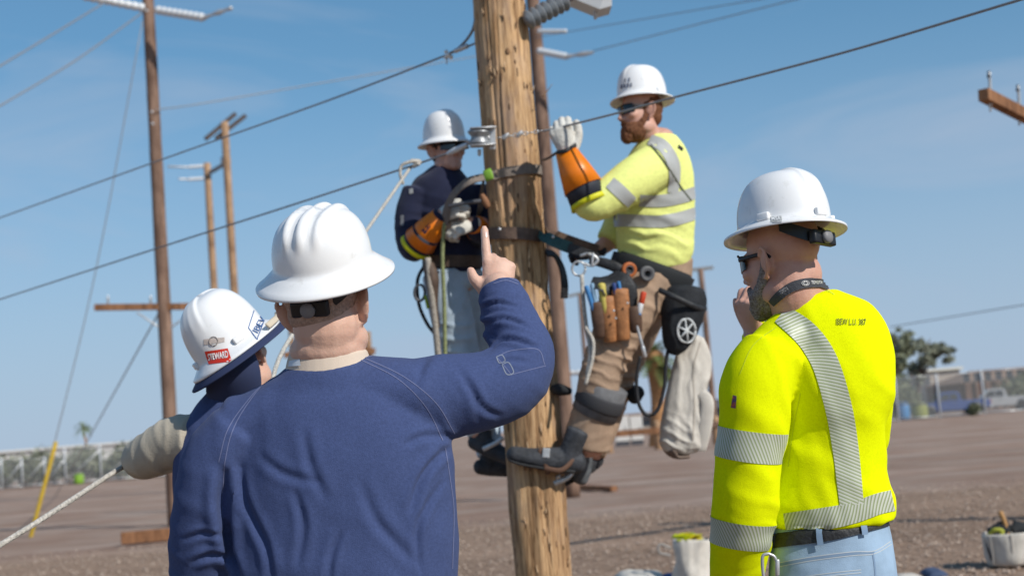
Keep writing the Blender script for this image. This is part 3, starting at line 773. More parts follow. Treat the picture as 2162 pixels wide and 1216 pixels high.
# palms
def palm(u, vb, vt, d, rt, crown_r, n, label, lean=0.0, skirt=False, seed=1):
    b = gnd(u, d); top = P(u + lean, vt, d); r = np.random.default_rng(seed)
    root = thing('palm_tree', label, 'palm tree', b)
    pts = [(b, rt * 1.25), (b.lerp(top, 0.5) + Vector((0.1, 0, 0)), rt), (top, rt * (1.5 if skirt else 0.8))]
    MB().tube(pts, n=12, seg=8).build('trunk', mat('palm_trunk', (0.36, 0.19, 0.09), 0.9, 0.1, var=0.35, vscale=5, stretch=(1, 1, 3)), root)
    V = MB()
    for k in range(n):
        a = r.random() * 6.28; el = rad(-50 + 125 * r.random()); L = crown_r * (0.75 + 0.4 * r.random())
        d0 = Vector((math.cos(a) * math.cos(el), math.sin(a) * math.cos(el), math.sin(el)))
        pts = [top + d0 * (L * t) + Vector((0, 0, -0.55 * L * t * t)) for t in (0, 0.25, 0.5, 0.75, 1)]
        sd = d0.cross(Vector((0, 0, 1)));  sd = sd.normalized() if sd.length > 0.05 else Vector((1, 0, 0))
        for i in range(4):
            for q in range(3):
                p0 = pts[i].lerp(pts[i + 1], q / 3); w = crown_r * 0.28 * (1 - abs((i + q / 3) / 4 - 0.45))
                for sg in (-1, 1):
                    tip = p0 + sd * (sg * w) + d0 * (w * 0.8) + Vector((0, 0, -0.3 * w))
                    V.add([p0, p0 + (pts[i + 1] - pts[i]) * 0.28, tip], [(0, 1, 2)])
    V.build('crown', PALM, root, smooth=False)
palm(186, 1010, 900, 170, 0.13, 1.15, 26, 'small slender palm tree rising above the left fence', lean=-11, seed=4)
palm(1384, 930, 752, 76, 0.36, 1.6, 34, 'stout palm tree behind the knee of the bearded climber', lean=-2, skirt=True, seed=6)
# ------------------------------------------------------------------ far buildings
WHITEWALL = mat('white_wall', (0.62, 0.60, 0.57), 0.8, 0.2, var=0.08)
DKWIN = mat('dark_window', (0.03, 0.035, 0.045), 0.2, 0.5)
def building(name, label, u0, u1, d, vt, depth, wallm, roofm, wins, overhang=0.3, hip=0.0, piers=None):
    p0, p1 = P(u0, vt, d), P(u1, vt, d); x0, x1 = p0.x, p1.x; y = p0.y; h = (p0.z + p1.z) / 2
    root = thing(name, label, 'building', ((x0 + x1) / 2, y, 0)); cx = (x0 + x1) / 2; w = (x1 - x0) / 2
    hw = h - hip
    MB().box((cx, y + depth / 2, hw / 2), (w, depth / 2, hw / 2)).build('wall', wallm, root, smooth=False)
    o = overhang
    if hip:
        a = [(cx - w - o, y - o, hw), (cx + w + o, y - o, hw), (cx + w + o, y + depth + o, hw), (cx - w - o, y + depth + o, hw), (cx - w * 0.55, y + depth / 2, h), (cx + w * 0.55, y + depth / 2, h)]
        MB().add(a, [(0, 1, 5, 4), (1, 2, 5), (2, 3, 4, 5), (3, 0, 4), (3, 2, 1, 0)]).build('roof', roofm, root, smooth=False)
    else:
        MB().box((cx, y + depth / 2, hw + 0.12), (w + o, depth / 2 + o, 0.12)).build('roof', roofm, root, smooth=False)
    for fx, z0, z1, ww in wins:
        MB().box((x0 + (x1 - x0) * fx, y - 0.02, (z0 + z1) / 2), (ww / 2, 0.06, (z1 - z0) / 2)).build('window', DKWIN, root, smooth=False)
    if piers:
        for k in range(piers):
            MB().box((x0 + (x1 - x0) * (k + 0.5) / piers, y - 0.25, hw * 0.5), (0.28, 0.25, hw * 0.5)).build('pier', wallm, root, smooth=False)
    return root
building('warehouse', 'long low white building on the horizon beyond the left shrubs', -160, 480, 160, 944, 20, WHITEWALL, mat('white_roof', (0.70, 0.69, 0.66), 0.7), [(0.2, 0.8, 2, 3), (0.5, 0.8, 2, 3), (0.8, 0.8, 2, 3)])
BROWNWALL = mat('brown_stucco', (0.14, 0.085, 0.062), 0.9, 0.1, var=0.25, vscale=2)
TILE = mat('tan_tile_roof', (0.27, 0.18, 0.13), 0.85, 0.1, var=0.25, vscale=4)
building('house', 'low brown building with tan hip roof behind the blue pickup', 2026, 2300, 135, 772, 12, BROWNWALL, TILE, [((k + 0.5) / 12, 2.2, 3.5, 0.6) for k in range(12)], hip=1.2, piers=13)
building('shed', 'small pale-roofed building left of the brown house', 1962, 2026, 150, 782, 8, mat('cream_wall', (0.45, 0.38, 0.32), 0.9, 0.1, var=0.1), mat('cream_roof', (0.72, 0.68, 0.58), 0.8), [(0.5, 1.0, 2.0, 1.2)])
building('house', 'dark grey low building behind the canvas bag', 1490, 1620, 150, 838, 10, mat('grey_wall', (0.16, 0.16, 0.17), 0.9), mat('grey_roof', (0.10, 0.10, 0.11), 0.8), [(0.15, 0.8, 2.2, 2.2), (0.6, 0.8, 2.2, 2.2)], hip=1.0)
building('house', 'low pale building far behind the climbers', 1180, 1440, 165, 874, 10, mat('pale_wall', (0.42, 0.38, 0.34), 0.9), TILE, [(0.2, 0.8, 2.0, 1.4), (0.45, 0.8, 2.0, 1.4), (0.7, 0.8, 2.0, 1.4)], hip=0.8)
# white cabinets and the timber rail behind the bearded climber
for k, (u0, u1) in enumerate(((1298, 1328), (1331, 1357))):
    c0, c1 = gnd(u0, 84), gnd(u1, 84); top = P((u0 + u1) / 2, 878, 84).z
    root = thing('equipment_cabinet', ['left', 'right'][k] + ' one of two white cabinets seen under the knee of the climber', 'cabinet', ((c0.x + c1.x) / 2, c0.y, 0), 'white cabinets')
    MB().box(((c0.x + c1.x) / 2, c0.y + 0.4, top / 2 + 0.15), ((c1.x - c0.x) / 2, 0.4, top / 2 - 0.15)).build('case', WHITEWALL, root, smooth=False, bevel=0.02)
    MB().box(((c0.x + c1.x) / 2, c0.y + 0.4, 0.15), ((c1.x - c0.x) / 2 * 0.95, 0.35, 0.15)).build('plinth', DSTEEL, root, smooth=False)
    MB().box(((c0.x + c1.x) / 2 + 0.2, c0.y - 0.02, top / 2 + 0.1), (0.02, 0.03, 0.12)).build('handle', DSTEEL, root, smooth=False)
rl = thing('timber_rack', 'low timber rack with posts on the ground behind the climbers', 'rack', gnd(1330, 68))
MB().beam(P(1272, 918, 68), P(1392, 908, 68), 0.25, 0.3).build('rail', W_BEAM, rl, smooth=False)
MB().beam(P(1392, 908, 68), P(1540, 892, 68), 0.2, 0.25).build('rail', W_BROWN, rl, smooth=False)
for uu in (1282, 1386, 1470, 1510):
    t = P(uu, 900 - (uu - 1282) * 0.08, 68.2); MB().tube([(Vector((t.x, t.y, 0)), 0.2), (t, 0.18)], n=10, seg=1).build('post', W_TAN, rl)
# lime tub by the left fence, blue drum and lime bin behind the right fence
def tub(u, v, d, r, h, m, m2, name, label, cat):
    b = G(u, v) if d is None else gnd(u, d); root = thing(name, label, cat, b)
    MB().lathe([(r * 0.8, 0), (r * 0.95, 0.05), (r, h * 0.3), (r, h * 0.65), (r * 0.92, h * 0.9), (r * 0.6, h)], b, (0, 0, 1), 20).build('body', m, root)
    MB().lathe([(r * 1.0, h * 0.86), (r * 1.04, h * 0.88), (r * 1.04, h * 0.93), (r * 0.9, h * 0.95)], b, (0, 0, 1), 20).build('rim', m2, root)
LIME = mat('lime_plastic', (0.20, 0.37, 0.04), 0.5, 0.3, var=0.1)
BLUEP = mat('blue_plastic', (0.05, 0.20, 0.42), 0.45, 0.4)
tub(167, 1021, None, 0.36, 0.72, LIME, LIME, 'round_tub', 'round lime green tub at the foot of the left fence', 'tub')
tub(1911, 0, 104, 0.45, 1.3, BLUEP, DSTEEL, 'drum', 'blue drum behind the right fence near the hi-vis man', 'drum')
tub(1945, 0, 104, 0.6, 1.2, mat('olive_lid', (0.22, 0.24, 0.06), 0.6), DSTEEL, 'bin', 'olive bin left of the parked blue pickup', 'bin')
# ------------------------------------------------------------------ parked pickups
TYRE = mat('tyre_rubber', (0.02, 0.02, 0.02), 0.9); RIM = mat('wheel_rim', (0.6, 0.6, 0.6), 0.35, 0.5, metal=0.6)
GLASSD = mat('vehicle_glass', (0.03, 0.035, 0.04), 0.1, 0.6)
def pickup(u, d, yaw, paint, label):
    b = gnd(u, d); root = thing('pickup_truck', label, 'pickup truck', b)
    T = M4(b, rot(yaw))
    def put(mb, name, m, parent=root, **kw): mb.xf(T); return mb.build(name, m, parent, **kw)
    def side(poly, y0, y1): return MB().prism([Vector((x, 0, z)) for x, z in poly], (0, y0, 0), (0, y1, 0))
    W = 0.98
    lower = [(-2.75, 0.55), (-2.78, 1.08), (-0.55, 1.12), (1.0, 1.10), (2.45, 1.02), (2.72, 0.88), (2.75, 0.5), (2.2, 0.42), (-2.2, 0.42)]
    body = put(side(lower, -W, W), 'body', paint, smooth=False, bevel=0.05)
    cab = [(-0.7, 1.10), (-0.52, 1.72), (-0.3, 1.80), (0.55, 1.80), (0.75, 1.74), (1.35, 1.10)]
    put(side(cab, -W * 0.86, W * 0.86), 'cab', paint, smooth=False, bevel=0.05)
    for sg in (-1, 1):
        g = [(-0.42, 1.18), (-0.36, 1.64), (0.18, 1.66), (0.18, 1.18)]
        put(side(g, sg * W * 0.865 - 0.012, sg * W * 0.865 + 0.012), 'window', GLASSD, smooth=False)
        g = [(0.26, 1.18), (0.26, 1.66), (0.66, 1.64), (1.12, 1.18)]
        put(side(g, sg * W * 0.865 - 0.012, sg * W * 0.865 + 0.012), 'window', GLASSD, smooth=False)
        put(MB().box((-2.79, sg * 0.84, 0.9), (0.03, 0.10, 0.14)), 'tail_light', mat('tail_light', (0.6, 0.10, 0.04), 0.3, 0.5), smooth=False, bevel=0.01)
        put(MB().box((2.70, sg * 0.78, 0.82), (0.06, 0.15, 0.09)), 'headlight', mat('headlight', (0.75, 0.75, 0.75), 0.15, 0.6), smooth=False, bevel=0.01)
        dd = put(MB().box((0.22, sg * W * 1.0, 0.82), (0.50, 0.012, 0.27)), 'door', paint, smooth=False)
        put(MB().box((-0.12, sg * (W + 0.025), 0.98), (0.08, 0.02, 0.02)), 'handle', DSTEEL, dd, smooth=False)
        put(MB().box((0.95, sg * (W + 0.1), 1.2), (0.06, 0.10, 0.08)), 'mirror', DSTEEL, smooth=False, bevel=0.01)
        for x in (-1.75, 1.75):
            arch = put(MB().lathe([(0.46, 0), (0.46, 0.03), (0.001, 0.03)], (x, sg * (W - 0.02), 0.45), (0, sg, 0), 20), 'wheel_arch', DSTEEL)
            wh = put(MB().lathe([(0.22, 0), (0.36, 0.0), (0.39, 0.04), (0.39, 0.20), (0.36, 0.24), (0.22, 0.24)], (x, sg * (W - 0.18), 0.39), (0, sg, 0), 24), 'wheel', TYRE)
            put(MB().lathe([(0.22, 0.2), (0.21, 0.225), (0.08, 0.20), (0.07, 0.235), (0.001, 0.24)], (x, sg * (W - 0.18), 0.39), (0, sg, 0), 16), 'rim', RIM, wh)
    put(MB().add([(1.33, -0.78, 1.13), (1.33, 0.78, 1.13), (0.80, 0.74, 1.70), (0.80, -0.74, 1.70)], [(0, 1, 2, 3)]), 'windscreen', GLASSD, smooth=False)
    put(MB().box((-2.80, 0, 0.52), (0.08, 0.95, 0.09)), 'bumper', RIM, smooth=False, bevel=0.02)
    put(MB().box((2.77, 0, 0.50), (0.08, 0.95, 0.10)), 'bumper', RIM, smooth=False, bevel=0.02)
    return root
pickup(2010, 106, 180, mat('blue_paint', (0.022, 0.055, 0.20), 0.25, 0.5, coat=0.5), 'blue pickup truck parked behind the right chain-link fence')
pickup(2112, 112, 168, mat('silver_white_paint', (0.40, 0.40, 0.40), 0.25, 0.5, coat=0.5), 'white pickup truck parked right of the blue one')
# ================================================================== people: shared builders
def skin_mat(name, c, c2, rough=0.5):
    return mat(name, c, rough, 0.35, vcol=c2, vscale=16, bump=0.12, bscale=160, sub=0.08, lo=0.3, hi=0.7)
SKIN1 = skin_mat('fair_skin', (0.60, 0.36, 0.27), (0.66, 0.43, 0.33))
SKIN2 = skin_mat('ruddy_skin', (0.52, 0.27, 0.20), (0.60, 0.35, 0.27))
WHITE_HAT = mat('white_hat_plastic', (0.70, 0.695, 0.68), 0.24, 0.5, vcol=(0.80, 0.80, 0.80), vscale=26, bump=0.02, bscale=90, detail=9, lo=0.30, hi=0.42)
BLACK_PL = mat('black_plastic', (0.012, 0.013, 0.016), 0.4, 0.4)
BLACK_LEATHER = mat('black_leather', (0.022, 0.023, 0.026), 0.55, 0.4, var=0.4, vscale=25, bump=0.3, bscale=80)
LENS = mat('dark_lens', (0.006, 0.007, 0.010), 0.08, 0.7)
def denim(name, c, var=0.18): return mat(name, c, 0.85, 0.2, var=var, vscale=11, bump=0.15, bscale=400, sheen=0.1)
JEAN = denim('light_denim', (0.30, 0.42, 0.56), 0.14)
JEAN2 = denim('pale_denim', (0.40, 0.49, 0.58), 0.14)
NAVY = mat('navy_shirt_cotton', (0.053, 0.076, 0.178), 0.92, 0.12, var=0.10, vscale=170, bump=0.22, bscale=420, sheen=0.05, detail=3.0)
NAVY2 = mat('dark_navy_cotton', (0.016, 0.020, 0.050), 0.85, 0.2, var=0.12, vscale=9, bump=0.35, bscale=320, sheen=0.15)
HIVIS = mat('hi_vis_yellow', (0.78, 0.86, 0.002), 0.9, 0.04, var=0.045, vscale=150, bump=0.18, bscale=420)
HIVIS2 = mat('faded_hi_vis_yellow', (0.78, 0.82, 0.26), 0.8, 0.15, var=0.07, vscale=70, bump=0.2, bscale=300)
KHAKI = mat('khaki_cotton', (0.46, 0.41, 0.33), 0.85, 0.15, var=0.08, vscale=10, bump=0.3, bscale=300)
BROWN_CANVAS = mat('brown_work_canvas', (0.38, 0.265, 0.185), 0.9, 0.12, var=0.15, vscale=10, bump=0.4, bscale=260)
GLOVE = mat('white_leather_glove', (0.60, 0.58, 0.53), 0.75, 0.25, var=0.14, vscale=30, bump=0.35, bscale=110)
ORANGE = mat('orange_glove_cuff', (0.80, 0.20, 0.006), 0.38, 0.4, var=0.06, vscale=20)
RUBBER = mat('black_rubber_glove', (0.028, 0.032, 0.045), 0.6, 0.3, var=0.2, vscale=30)
YRUB = mat('yellow_rubber_lining', (0.65, 0.62, 0.015), 0.5, 0.3)
THREAD = mat('pale_thread', (0.15, 0.17, 0.30), 0.9)
BOOT = mat('grey_black_boot', (0.042, 0.045, 0.052), 0.7, 0.3, var=0.35, vscale=22, bump=0.4, bscale=60)
WHITE_INK = mat('white_ink', (0.75, 0.75, 0.75), 0.7); DARK_INK = mat('dark_ink', (0.015, 0.018, 0.02), 0.7)
# reflective tape with slanting stripes across it
def tape_mat(name, c1, c2, period, slant, duty=0.55):
    m = bpy.data.materials.new(name); m.use_nodes = True; L = m.node_tree.links; b = m.node_tree.nodes['Principled BSDF']; b.inputs['Roughness'].default_value = 0.5
    uv = node(m, 'ShaderNodeTexCoord'); sx = node(m, 'ShaderNodeSeparateXYZ'); L.new(uv.outputs['UV'], sx.inputs[0])
    ma = node(m, 'ShaderNodeMath', operation='MULTIPLY_ADD'); L.new(sx.outputs[1], ma.inputs[0]); ma.inputs[1].default_value = slant; L.new(sx.outputs[0], ma.inputs[2])
    dv = node(m, 'ShaderNodeMath', operation='DIVIDE'); L.new(ma.outputs[0], dv.inputs[0]); dv.inputs[1].default_value = period
    fr = node(m, 'ShaderNodeMath', operation='FRACT'); L.new(dv.outputs[0], fr.inputs[0])
    gt = node(m, 'ShaderNodeValToRGB'); e = gt.color_ramp.elements; e[0].position = duty - 0.14; e[0].color = (*c1, 1); e[1].position = duty + 0.14; e[1].color = (*c2, 1); L.new(fr.outputs[0], gt.inputs[0])
    L.new(gt.outputs[0], b.inputs['Base Color']); MATS[name] = m; return m
TAPE = tape_mat('reflective_tape', (0.56, 0.58, 0.50), (0.28, 0.33, 0.17), 0.0092, 0.55)
TAPE2 = mat('plain_reflective_tape', (0.40, 0.41, 0.40), 0.5, 0.3, var=0.06)

# ---- hard hat: local +Y front, +Z up, origin at the middle of the brim plane
def hat_mesh(style='ridge3', a=0.112, b=0.130, H=0.150, brim=(0.046, 0.046), droop=0.022, nth=120):
    prof = [(1, -droop - 0.001), (1.012, -droop + 0.003), (0.985, -droop + 0.008)]      # lip, brim fraction 1..0
    rows = []
    def base_r(th, fr):   # brim fraction fr 0 shell .. 1 edge
        c, s = math.cos(th), math.sin(th)
        return (a + brim[0] * fr) * c, (b + brim[1] * fr) * s
    rings = []
    for fr, z in ((0.0, 0.004), (0.35, -droop * 0.42 - 0.001), (0.7, -droop * 0.8 - 0.002), (1.0, -droop - 0.002), (1.015, -droop + 0.001), (1.0, -droop + 0.005), (0.75, -droop * 0.72 + 0.005), (0.45, -droop * 0.36 + 0.006), (0.2, 0.000 + 0.006), (0.06, 0.010), (0.0, 0.018)):
        rings.append([(*base_r(2 * math.pi * k / nth, fr), z) for k in range(nth)])
    nd = 26
    for j in range(1, nd + 1):
        t = j / nd                                   # 0 base .. 1 crown
        ang = t * math.pi / 2
        z = 0.018 + (H - 0.018) * math.sin(ang) ** 0.95; rr = max(math.cos(ang), 0.0) ** 0.62
        if j == nd: rr = 0.0
        ring_ = []
        for k in range(nth):
            th = 2 * math.pi * k / nth; x = a * rr * math.cos(th); y = b * rr * math.sin(th)
            zz = z; amp = 0.0; up = min(1.0, max(0.0, (t - 0.20) / 0.3)); up = up * up * (3 - 2 * up)
            if style == 'ridge3':
                for x0, wd, hh in ((0.0, 0.0115, 0.0085), (0.036, 0.0105, 0.0075), (-0.036, 0.0105, 0.0075)):
                    q = abs(x - x0) / wd
                    if q < 1: amp = max(amp, hh * (1 - q ** 3) ** 1.0 )
                amp *= up
            else:
                yy = abs(y) / b
                wv = 0.010 + 0.030 * yy ** 1.2
                q = abs(x) - wv
                amp = 0.0075 / (1 + math.exp(q / 0.0016)) * up * (1 - 0.35 * yy)
                rec = math.exp(-((abs(x) - wv * 0.35) / (wv * 0.55 + 0.002)) ** 2) * 0.004 * max(0, yy - 0.35) * 2 * up
                amp -= rec
            nx, ny, nz_ = x / (a * a), y / (b * b), (z - 0.018) / (H * H)
            ln = math.sqrt(nx * nx + ny * ny + nz_ * nz_) + 1e-9
            ring_.append((x + nx / ln * amp, y + ny / ln * amp, zz + nz_ / ln * amp))
        rings.append(ring_)
    # inside
    inner = []
    for j in range(0, 9):
        ang = j / 8 * math.pi / 2
        inner.append([((a - 0.005) * math.cos(ang) ** 0.6 * math.cos(2 * math.pi * k / nth) if j < 8 else 0.0, (b - 0.005) * math.cos(ang) ** 0.6 * math.sin(2 * math.pi * k / nth) if j < 8 else 0.0, 0.004 + (H - 0.012) * math.sin(ang)) for k in range(nth)])
    allr = inner[::-1] + rings
    mb = MB(); mb.v = [p for r in allr for p in r]
    mb.f = [(i * nth + k, i * nth + (k + 1) % nth, (i + 1) * nth + (k + 1) % nth, (i + 1) * nth + k) for i in range(len(allr) - 1) for k in range(nth)]
    me = mb.mesh()
    bm = bmesh.new(); bm.from_mesh(me); bmesh.ops.remove_doubles(bm, verts=bm.verts, dist=1e-5); bmesh.ops.recalc_face_normals(bm, faces=bm.faces); bm.to_mesh(me); bm.free()
    return me
def hard_hat(parent, M, label, style='ridge3', lugs=(), susp=True, m=None, drop=0.0, **kw):
    me = hat_mesh(style, **kw); me.transform(M)
    hat = add_mesh('hard_hat', me, m or WHITE_HAT, parent); hat['label'] = label
    for ang in lugs:       # slot bosses on the brim
        a_ = rad(ang); c = Vector((0.111 * math.cos(a_), 0.129 * math.sin(a_), 0.016)); R = Matrix.Rotation(math.atan2(math.sin(a_) / 0.129, math.cos(a_) / 0.111) + math.pi / 2, 3, 'Z')
        MB().box(c, (0.017, 0.0065, 0.010), R).xf(M).build('slot_boss', WHITE_HAT, hat, smooth=True, bevel=0.004)
    if susp:
        M = M @ Matrix.Translation((0, 0, -drop))
        # headband: a ring round the head below the brim at the back with a ratchet
        sb = []
        for k in range(41):
            th = rad(205 + 130 * k / 40); sb.append((Vector((0.088 * math.cos(th), 0.105 * math.sin(th), -0.044 + 0.065 * max(0, 1 + math.sin(th)))), 0.003, 0.014))
        mbs = MB(); V = []; 
        for pos, _, _ in sb:
            o = pos.copy(); o.z = 0; o.normalize()
            V.append([pos + o * 0.003 + Vector((0, 0, 0.016)), pos + o * 0.003 - Vector((0, 0, 0.016)), pos - o * 0.001 - Vector((0, 0, 0.016)), pos - o * 0.001 + Vector((0, 0, 0.016))])
        mbs.v = [p for r in V for p in r]; mbs.f = [(i * 4 + k, i * 4 + (k + 1) % 4, (i + 1) * 4 + (k + 1) % 4, (i + 1) * 4 + k) for i in range(len(V) - 1) for k in range(4)]
        mbs.f += [(3, 2, 1, 0), tuple((len(V) - 1) * 4 + k for k in range(4))]
        mbs.v = [tuple(M @ Vector(p)) for p in mbs.v]
        mbs.build('headband', BLACK_PL, hat, smooth=False)
        rb = MB().box((0, -0.112, -0.046), (0.043, 0.011, 0.018)); rb.xf(M); rb.build('ratchet_housing', BLACK_PL, hat, smooth=True, bevel=0.006)
        kb = MB().lathe([(0.001, 0), (0.016, 0), (0.017, 0.006), (0.015, 0.012), (0.001, 0.013)], (0, -0.122, -0.046), (0, -1, 0), 18); kb.xf(M); kb.build('ratchet_knob', mat('grey_knob', (0.20, 0.20, 0.21), 0.5), hat)
    return hat

# ---- head: local +Y face, origin between the ears
def add_head(mb, M, neck_to=None, neck_r=0.06, jowl=0.0, earless=False):
    h = MB()
    h.ell((0, -0.010, 0.045), (0.077, 0.098, 0.088), nu=24, nv=16)
    h.ell((0, 0.028, -0.010), (0.066, 0.072, 0.100), nu=24, nv=16)
    h.ell((0, 0.040, -0.072), (0.053 + jowl, 0.056, 0.043), nu=20, nv=12)
    h.ell((0, 0.080, -0.094), (0.025, 0.021, 0.020))
    for s in (-1, 1):
        h.ell((s * 0.041, 0.066, -0.020), (0.026, 0.026, 0.022))
        h.ell((s * 0.031, 0.082, 0.008), (0.015, 0.010, 0.010))
        h.ell((s * 0.013, 0.101, -0.034), (0.009, 0.012, 0.009))
        h.ell((s * 0.055 * 1.0, 0.0, -0.075), (0.016 + jowl, 0.04, 0.03))
        if not earless:
            R = rot(s * 30, 0, s * 6)
            c = Vector((s * 0.083, -0.012, -0.006))
            h.ell(c, (0.0068, 0.020, 0.032), R)
            lp_ = []
            for k in range(9):
                t = rad(-100 + 250 * k / 8); lp_.append((c + R @ Vector((s * 0.0075, -0.023 * math.cos(t - rad(25)), 0.036 * math.sin(t)))  , 0.0050))
            h.tube(lp_, n=8, seg=2)
            h.ell(c + R @ Vector((s * 0.002, 0.006, -0.034)), (0.006, 0.009, 0.011), R)
            h.ell(c + Vector((-s * 0.012, 0.006, 0)), (0.014, 0.016, 0.024))
    h.ell((0, 0.080, 0.026), (0.050, 0.018, 0.013))
    h.tube([(Vector((0, 0.090, 0.022)), 0.009), (Vector((0, 0.106, -0.008)), 0.010), (Vector((0, 0.117, -0.030)), 0.0125)], n=10, seg=3)
    h.ell((0, 0.091, -0.061), (0.024, 0.011, 0.006)); h.ell((0, 0.089, -0.072), (0.021, 0.012, 0.007))
    h.xf(M); mb.add(h.v, h.f)
    if neck_to is not None:
        a = M @ Vector((0, -0.018, -0.01)); b = M @ Vector((0, -0.012, -0.075))
        mb.tube([(a, neck_r * 0.95), (b, neck_r), (b.lerp(Vector(neck_to), 0.5), neck_r * 1.02), (Vector(neck_to), neck_r * 1.2)], n=20, seg=4)
def glasses(parent, M, lens_h=0.019, m=None):
    g = MB(); V = []; n = 26
    for k in range(n + 1):
        t = -1 + 2 * k / n; x = 0.072 * math.sin(t * 1.25); y = 0.108 - 0.070 * (1 - math.cos(t * 1.25)) * 0.9
        hh = lens_h * (1 - 0.22 * abs(t) ** 3) * (0.62 if abs(t) < 0.07 else 1.0)
        o = Vector((math.sin(t * 0.9), math.cos(t * 0.9), 0))
        V.append([Vector((x, y, 0.011 + hh)) + o * 0.002, Vector((x, y, 0.006 - hh)) + o * 0.002, Vector((x, y, 0.006 - hh)) - o * 0.002, Vector((x, y, 0.011 + hh)) - o * 0.002])
    g.v = [p for r in V for p in r]; g.f = [(i * 4 + k, i * 4 + (k + 1) % 4, (i + 1) * 4 + (k + 1) % 4, (i + 1) * 4 + k) for i in range(n) for k in range(4)] + [(3, 2, 1, 0), (n * 4, n * 4 + 1, n * 4 + 2, n * 4 + 3)]
    g.v = [tuple(M @ Vector(p)) for p in g.v]
    ob = g.build('sunglasses', LENS, parent, smooth=False)
    fr = MB()
    for s in (-1, 1):
        fr.tube([(Vector((s * 0.070, 0.078, 0.018)), 0.0025, 0.006), (Vector((s * 0.080, 0.03, 0.017)), 0.0025, 0.005), (Vector((s * 0.086, -0.012, 0.014)), 0.0025, 0.005), (Vector((s * 0.088, -0.032, 0.002)), 0.0025, 0.004)], n=8, seg=3)
    fr.tube([(Vector((-0.070, 0.079, 0.028)), 0.003), (Vector((-0.035, 0.105, 0.032)), 0.003), (Vector((0, 0.111, 0.029)), 0.003), (Vector((0.035, 0.105, 0.032)), 0.003), (Vector((0.070, 0.079, 0.028)), 0.003)], n=6, seg=3)
    fr.xf(M); fr.build('frame', BLACK_PL, ob)
    return ob
def beard(parent, M, m, thick=0.014, drop=0.0, seed=2):
    b = MB()
    b.ell((0, 0.046, -0.080 - drop * 0.5), (0.058 + thick * 0.4, 0.056 + thick * 0.5, 0.040 + drop), nu=24, nv=14)
    b.ell((0, 0.086, -0.098 - drop), (0.030 + thick * 0.5, 0.022 + thick * 0.5, 0.026 + drop * 0.8))
    for s in (-1, 1):
        b.tube([(Vector((s * 0.067, 0.008, 0.000)), 0.005, 0.008), (Vector((s * 0.066, 0.016, -0.04)), 0.009, 0.014), (Vector((s * 0.052, 0.042, -0.078)), 0.018, 0.022)], n=12, seg=4)
        b.tube([(Vector((s * 0.003, 0.104, -0.047)), 0.007), (Vector((s * 0.022, 0.096, -0.055)), 0.007), (Vector((s * 0.033, 0.080, -0.078)), 0.010)], n=8, seg=4)
    b.xf(M); me = fuse(b, 0.0035, 3)
    co = get_co(me); no = get_no(me); q = co.copy(); q[:, 2] *= 0.5
    set_co(me, co + no * (fbm(q, 130, seed) * 0.0045)[:, None])
    return add_mesh('beard', me, m, parent)

# ---- hand: wrist at origin, +Y fingers, +Z back of the hand, thumb on +X for side=+1
def add_hand(mb, M, side=1, curls=None, spread=1.0, thick=1.0, thumb=None, s=1.0):
    """curls: for index..little a triple of bends in degrees (towards -Z)"""
    curls = curls or [(15, 25, 15)] * 4; h = MB()
    h.tube([(Vector((0, -0.03, 0)), 0.027 * thick, 0.021 * thick), (Vector((0, 0.012, 0)), 0.031, 0.018 * thick), (Vector((0.0, 0.055, 0.002)), 0.040, 0.016 * thick), (Vector((0, 0.088, 0.002)), 0.040, 0.013 * thick)], n=16, seg=4, cap=0.5)
    h.ell((side * 0.024, 0.030, -0.010), (0.016, 0.028, 0.014))
    xs = (0.030, 0.010, -0.010, -0.029); ys = (0.092, 0.097, 0.092, 0.082); ln = ((0.042, 0.026, 0.021), (0.046, 0.029, 0.022), (0.042, 0.027, 0.021), (0.033, 0.020, 0.019))
    for k in range(4):
        p = Vector((side * xs[k], ys[k] - 0.012, 0.0)); yaw = rad(-side * xs[k] / 0.03 * 5 * spread); bend = 0.0
        r0 = (0.0098, 0.0100, 0.0095, 0.0083)[k] * thick; pts = [(p - Vector((0, 0.016, 0)), r0)]
        h.ell(p + Vector((0, 0.008, 0.004)), (0.011 * thick, 0.012 * thick, 0.010 * thick))
        pts.append((p + Vector((0, 0.004, 0)), r0)); p = p + Vector((0, 0.008, 0))
        for j in range(3):
            bend += rad(curls[k][j]); d = Vector((-math.sin(yaw) * math.cos(bend), math.cos(yaw) * math.cos(bend), -math.sin(bend)))
            m_ = p + d * (ln[k][j] * 0.5); p = p + d * ln[k][j]
            pts.append((m_, r0 * (1.0 - 0.06 * j))); pts.append((p, r0 * (1.02 - 0.10 * j)))
        h.tube(pts, n=12, seg=3, cap=1.0)
    tb = thumb or [(0.026, 0.012, -0.006), (0.048, 0.040, -0.014), (0.058, 0.070, -0.018), (0.058, 0.094, -0.020)]
    rr = (0.015, 0.0125, 0.0115, 0.0095)
    h.tube([(Vector((side * q[0], q[1], q[2])), r * thick) for q, r in zip(tb, rr)], n=12, seg=4, cap=1.0)
    h.xf(M @ Matrix.Diagonal((s, s, s, 1))); mb.add(h.v, h.f)
def hand_M(wrist, fingers, back):
    f = Vector(fingers).normalized(); b = Vector(back); b = (b - f * b.dot(f)).normalized(); x = f.cross(b)
    R = Matrix((x, f, b)).transposed(); return M4(wrist, R)
class Px:
    """joints given as photo pixels + depth; radii in photo pixels at that depth"""
    def __init__(s, d): s.d = d
    def __call__(s, u, v, dd=0.0): return P(u, v, s.d + dd)
    def t(s, u, v, dd, rx, ry=None):
        k = (s.d + dd) / FPX
        return (P(u, v, s.d + dd), rx * k, (ry if ry is not None else rx) * k)
def shrink(pts, f=0.85): return [(p[0], *[r * f for r in p[1:]]) for p in pts]
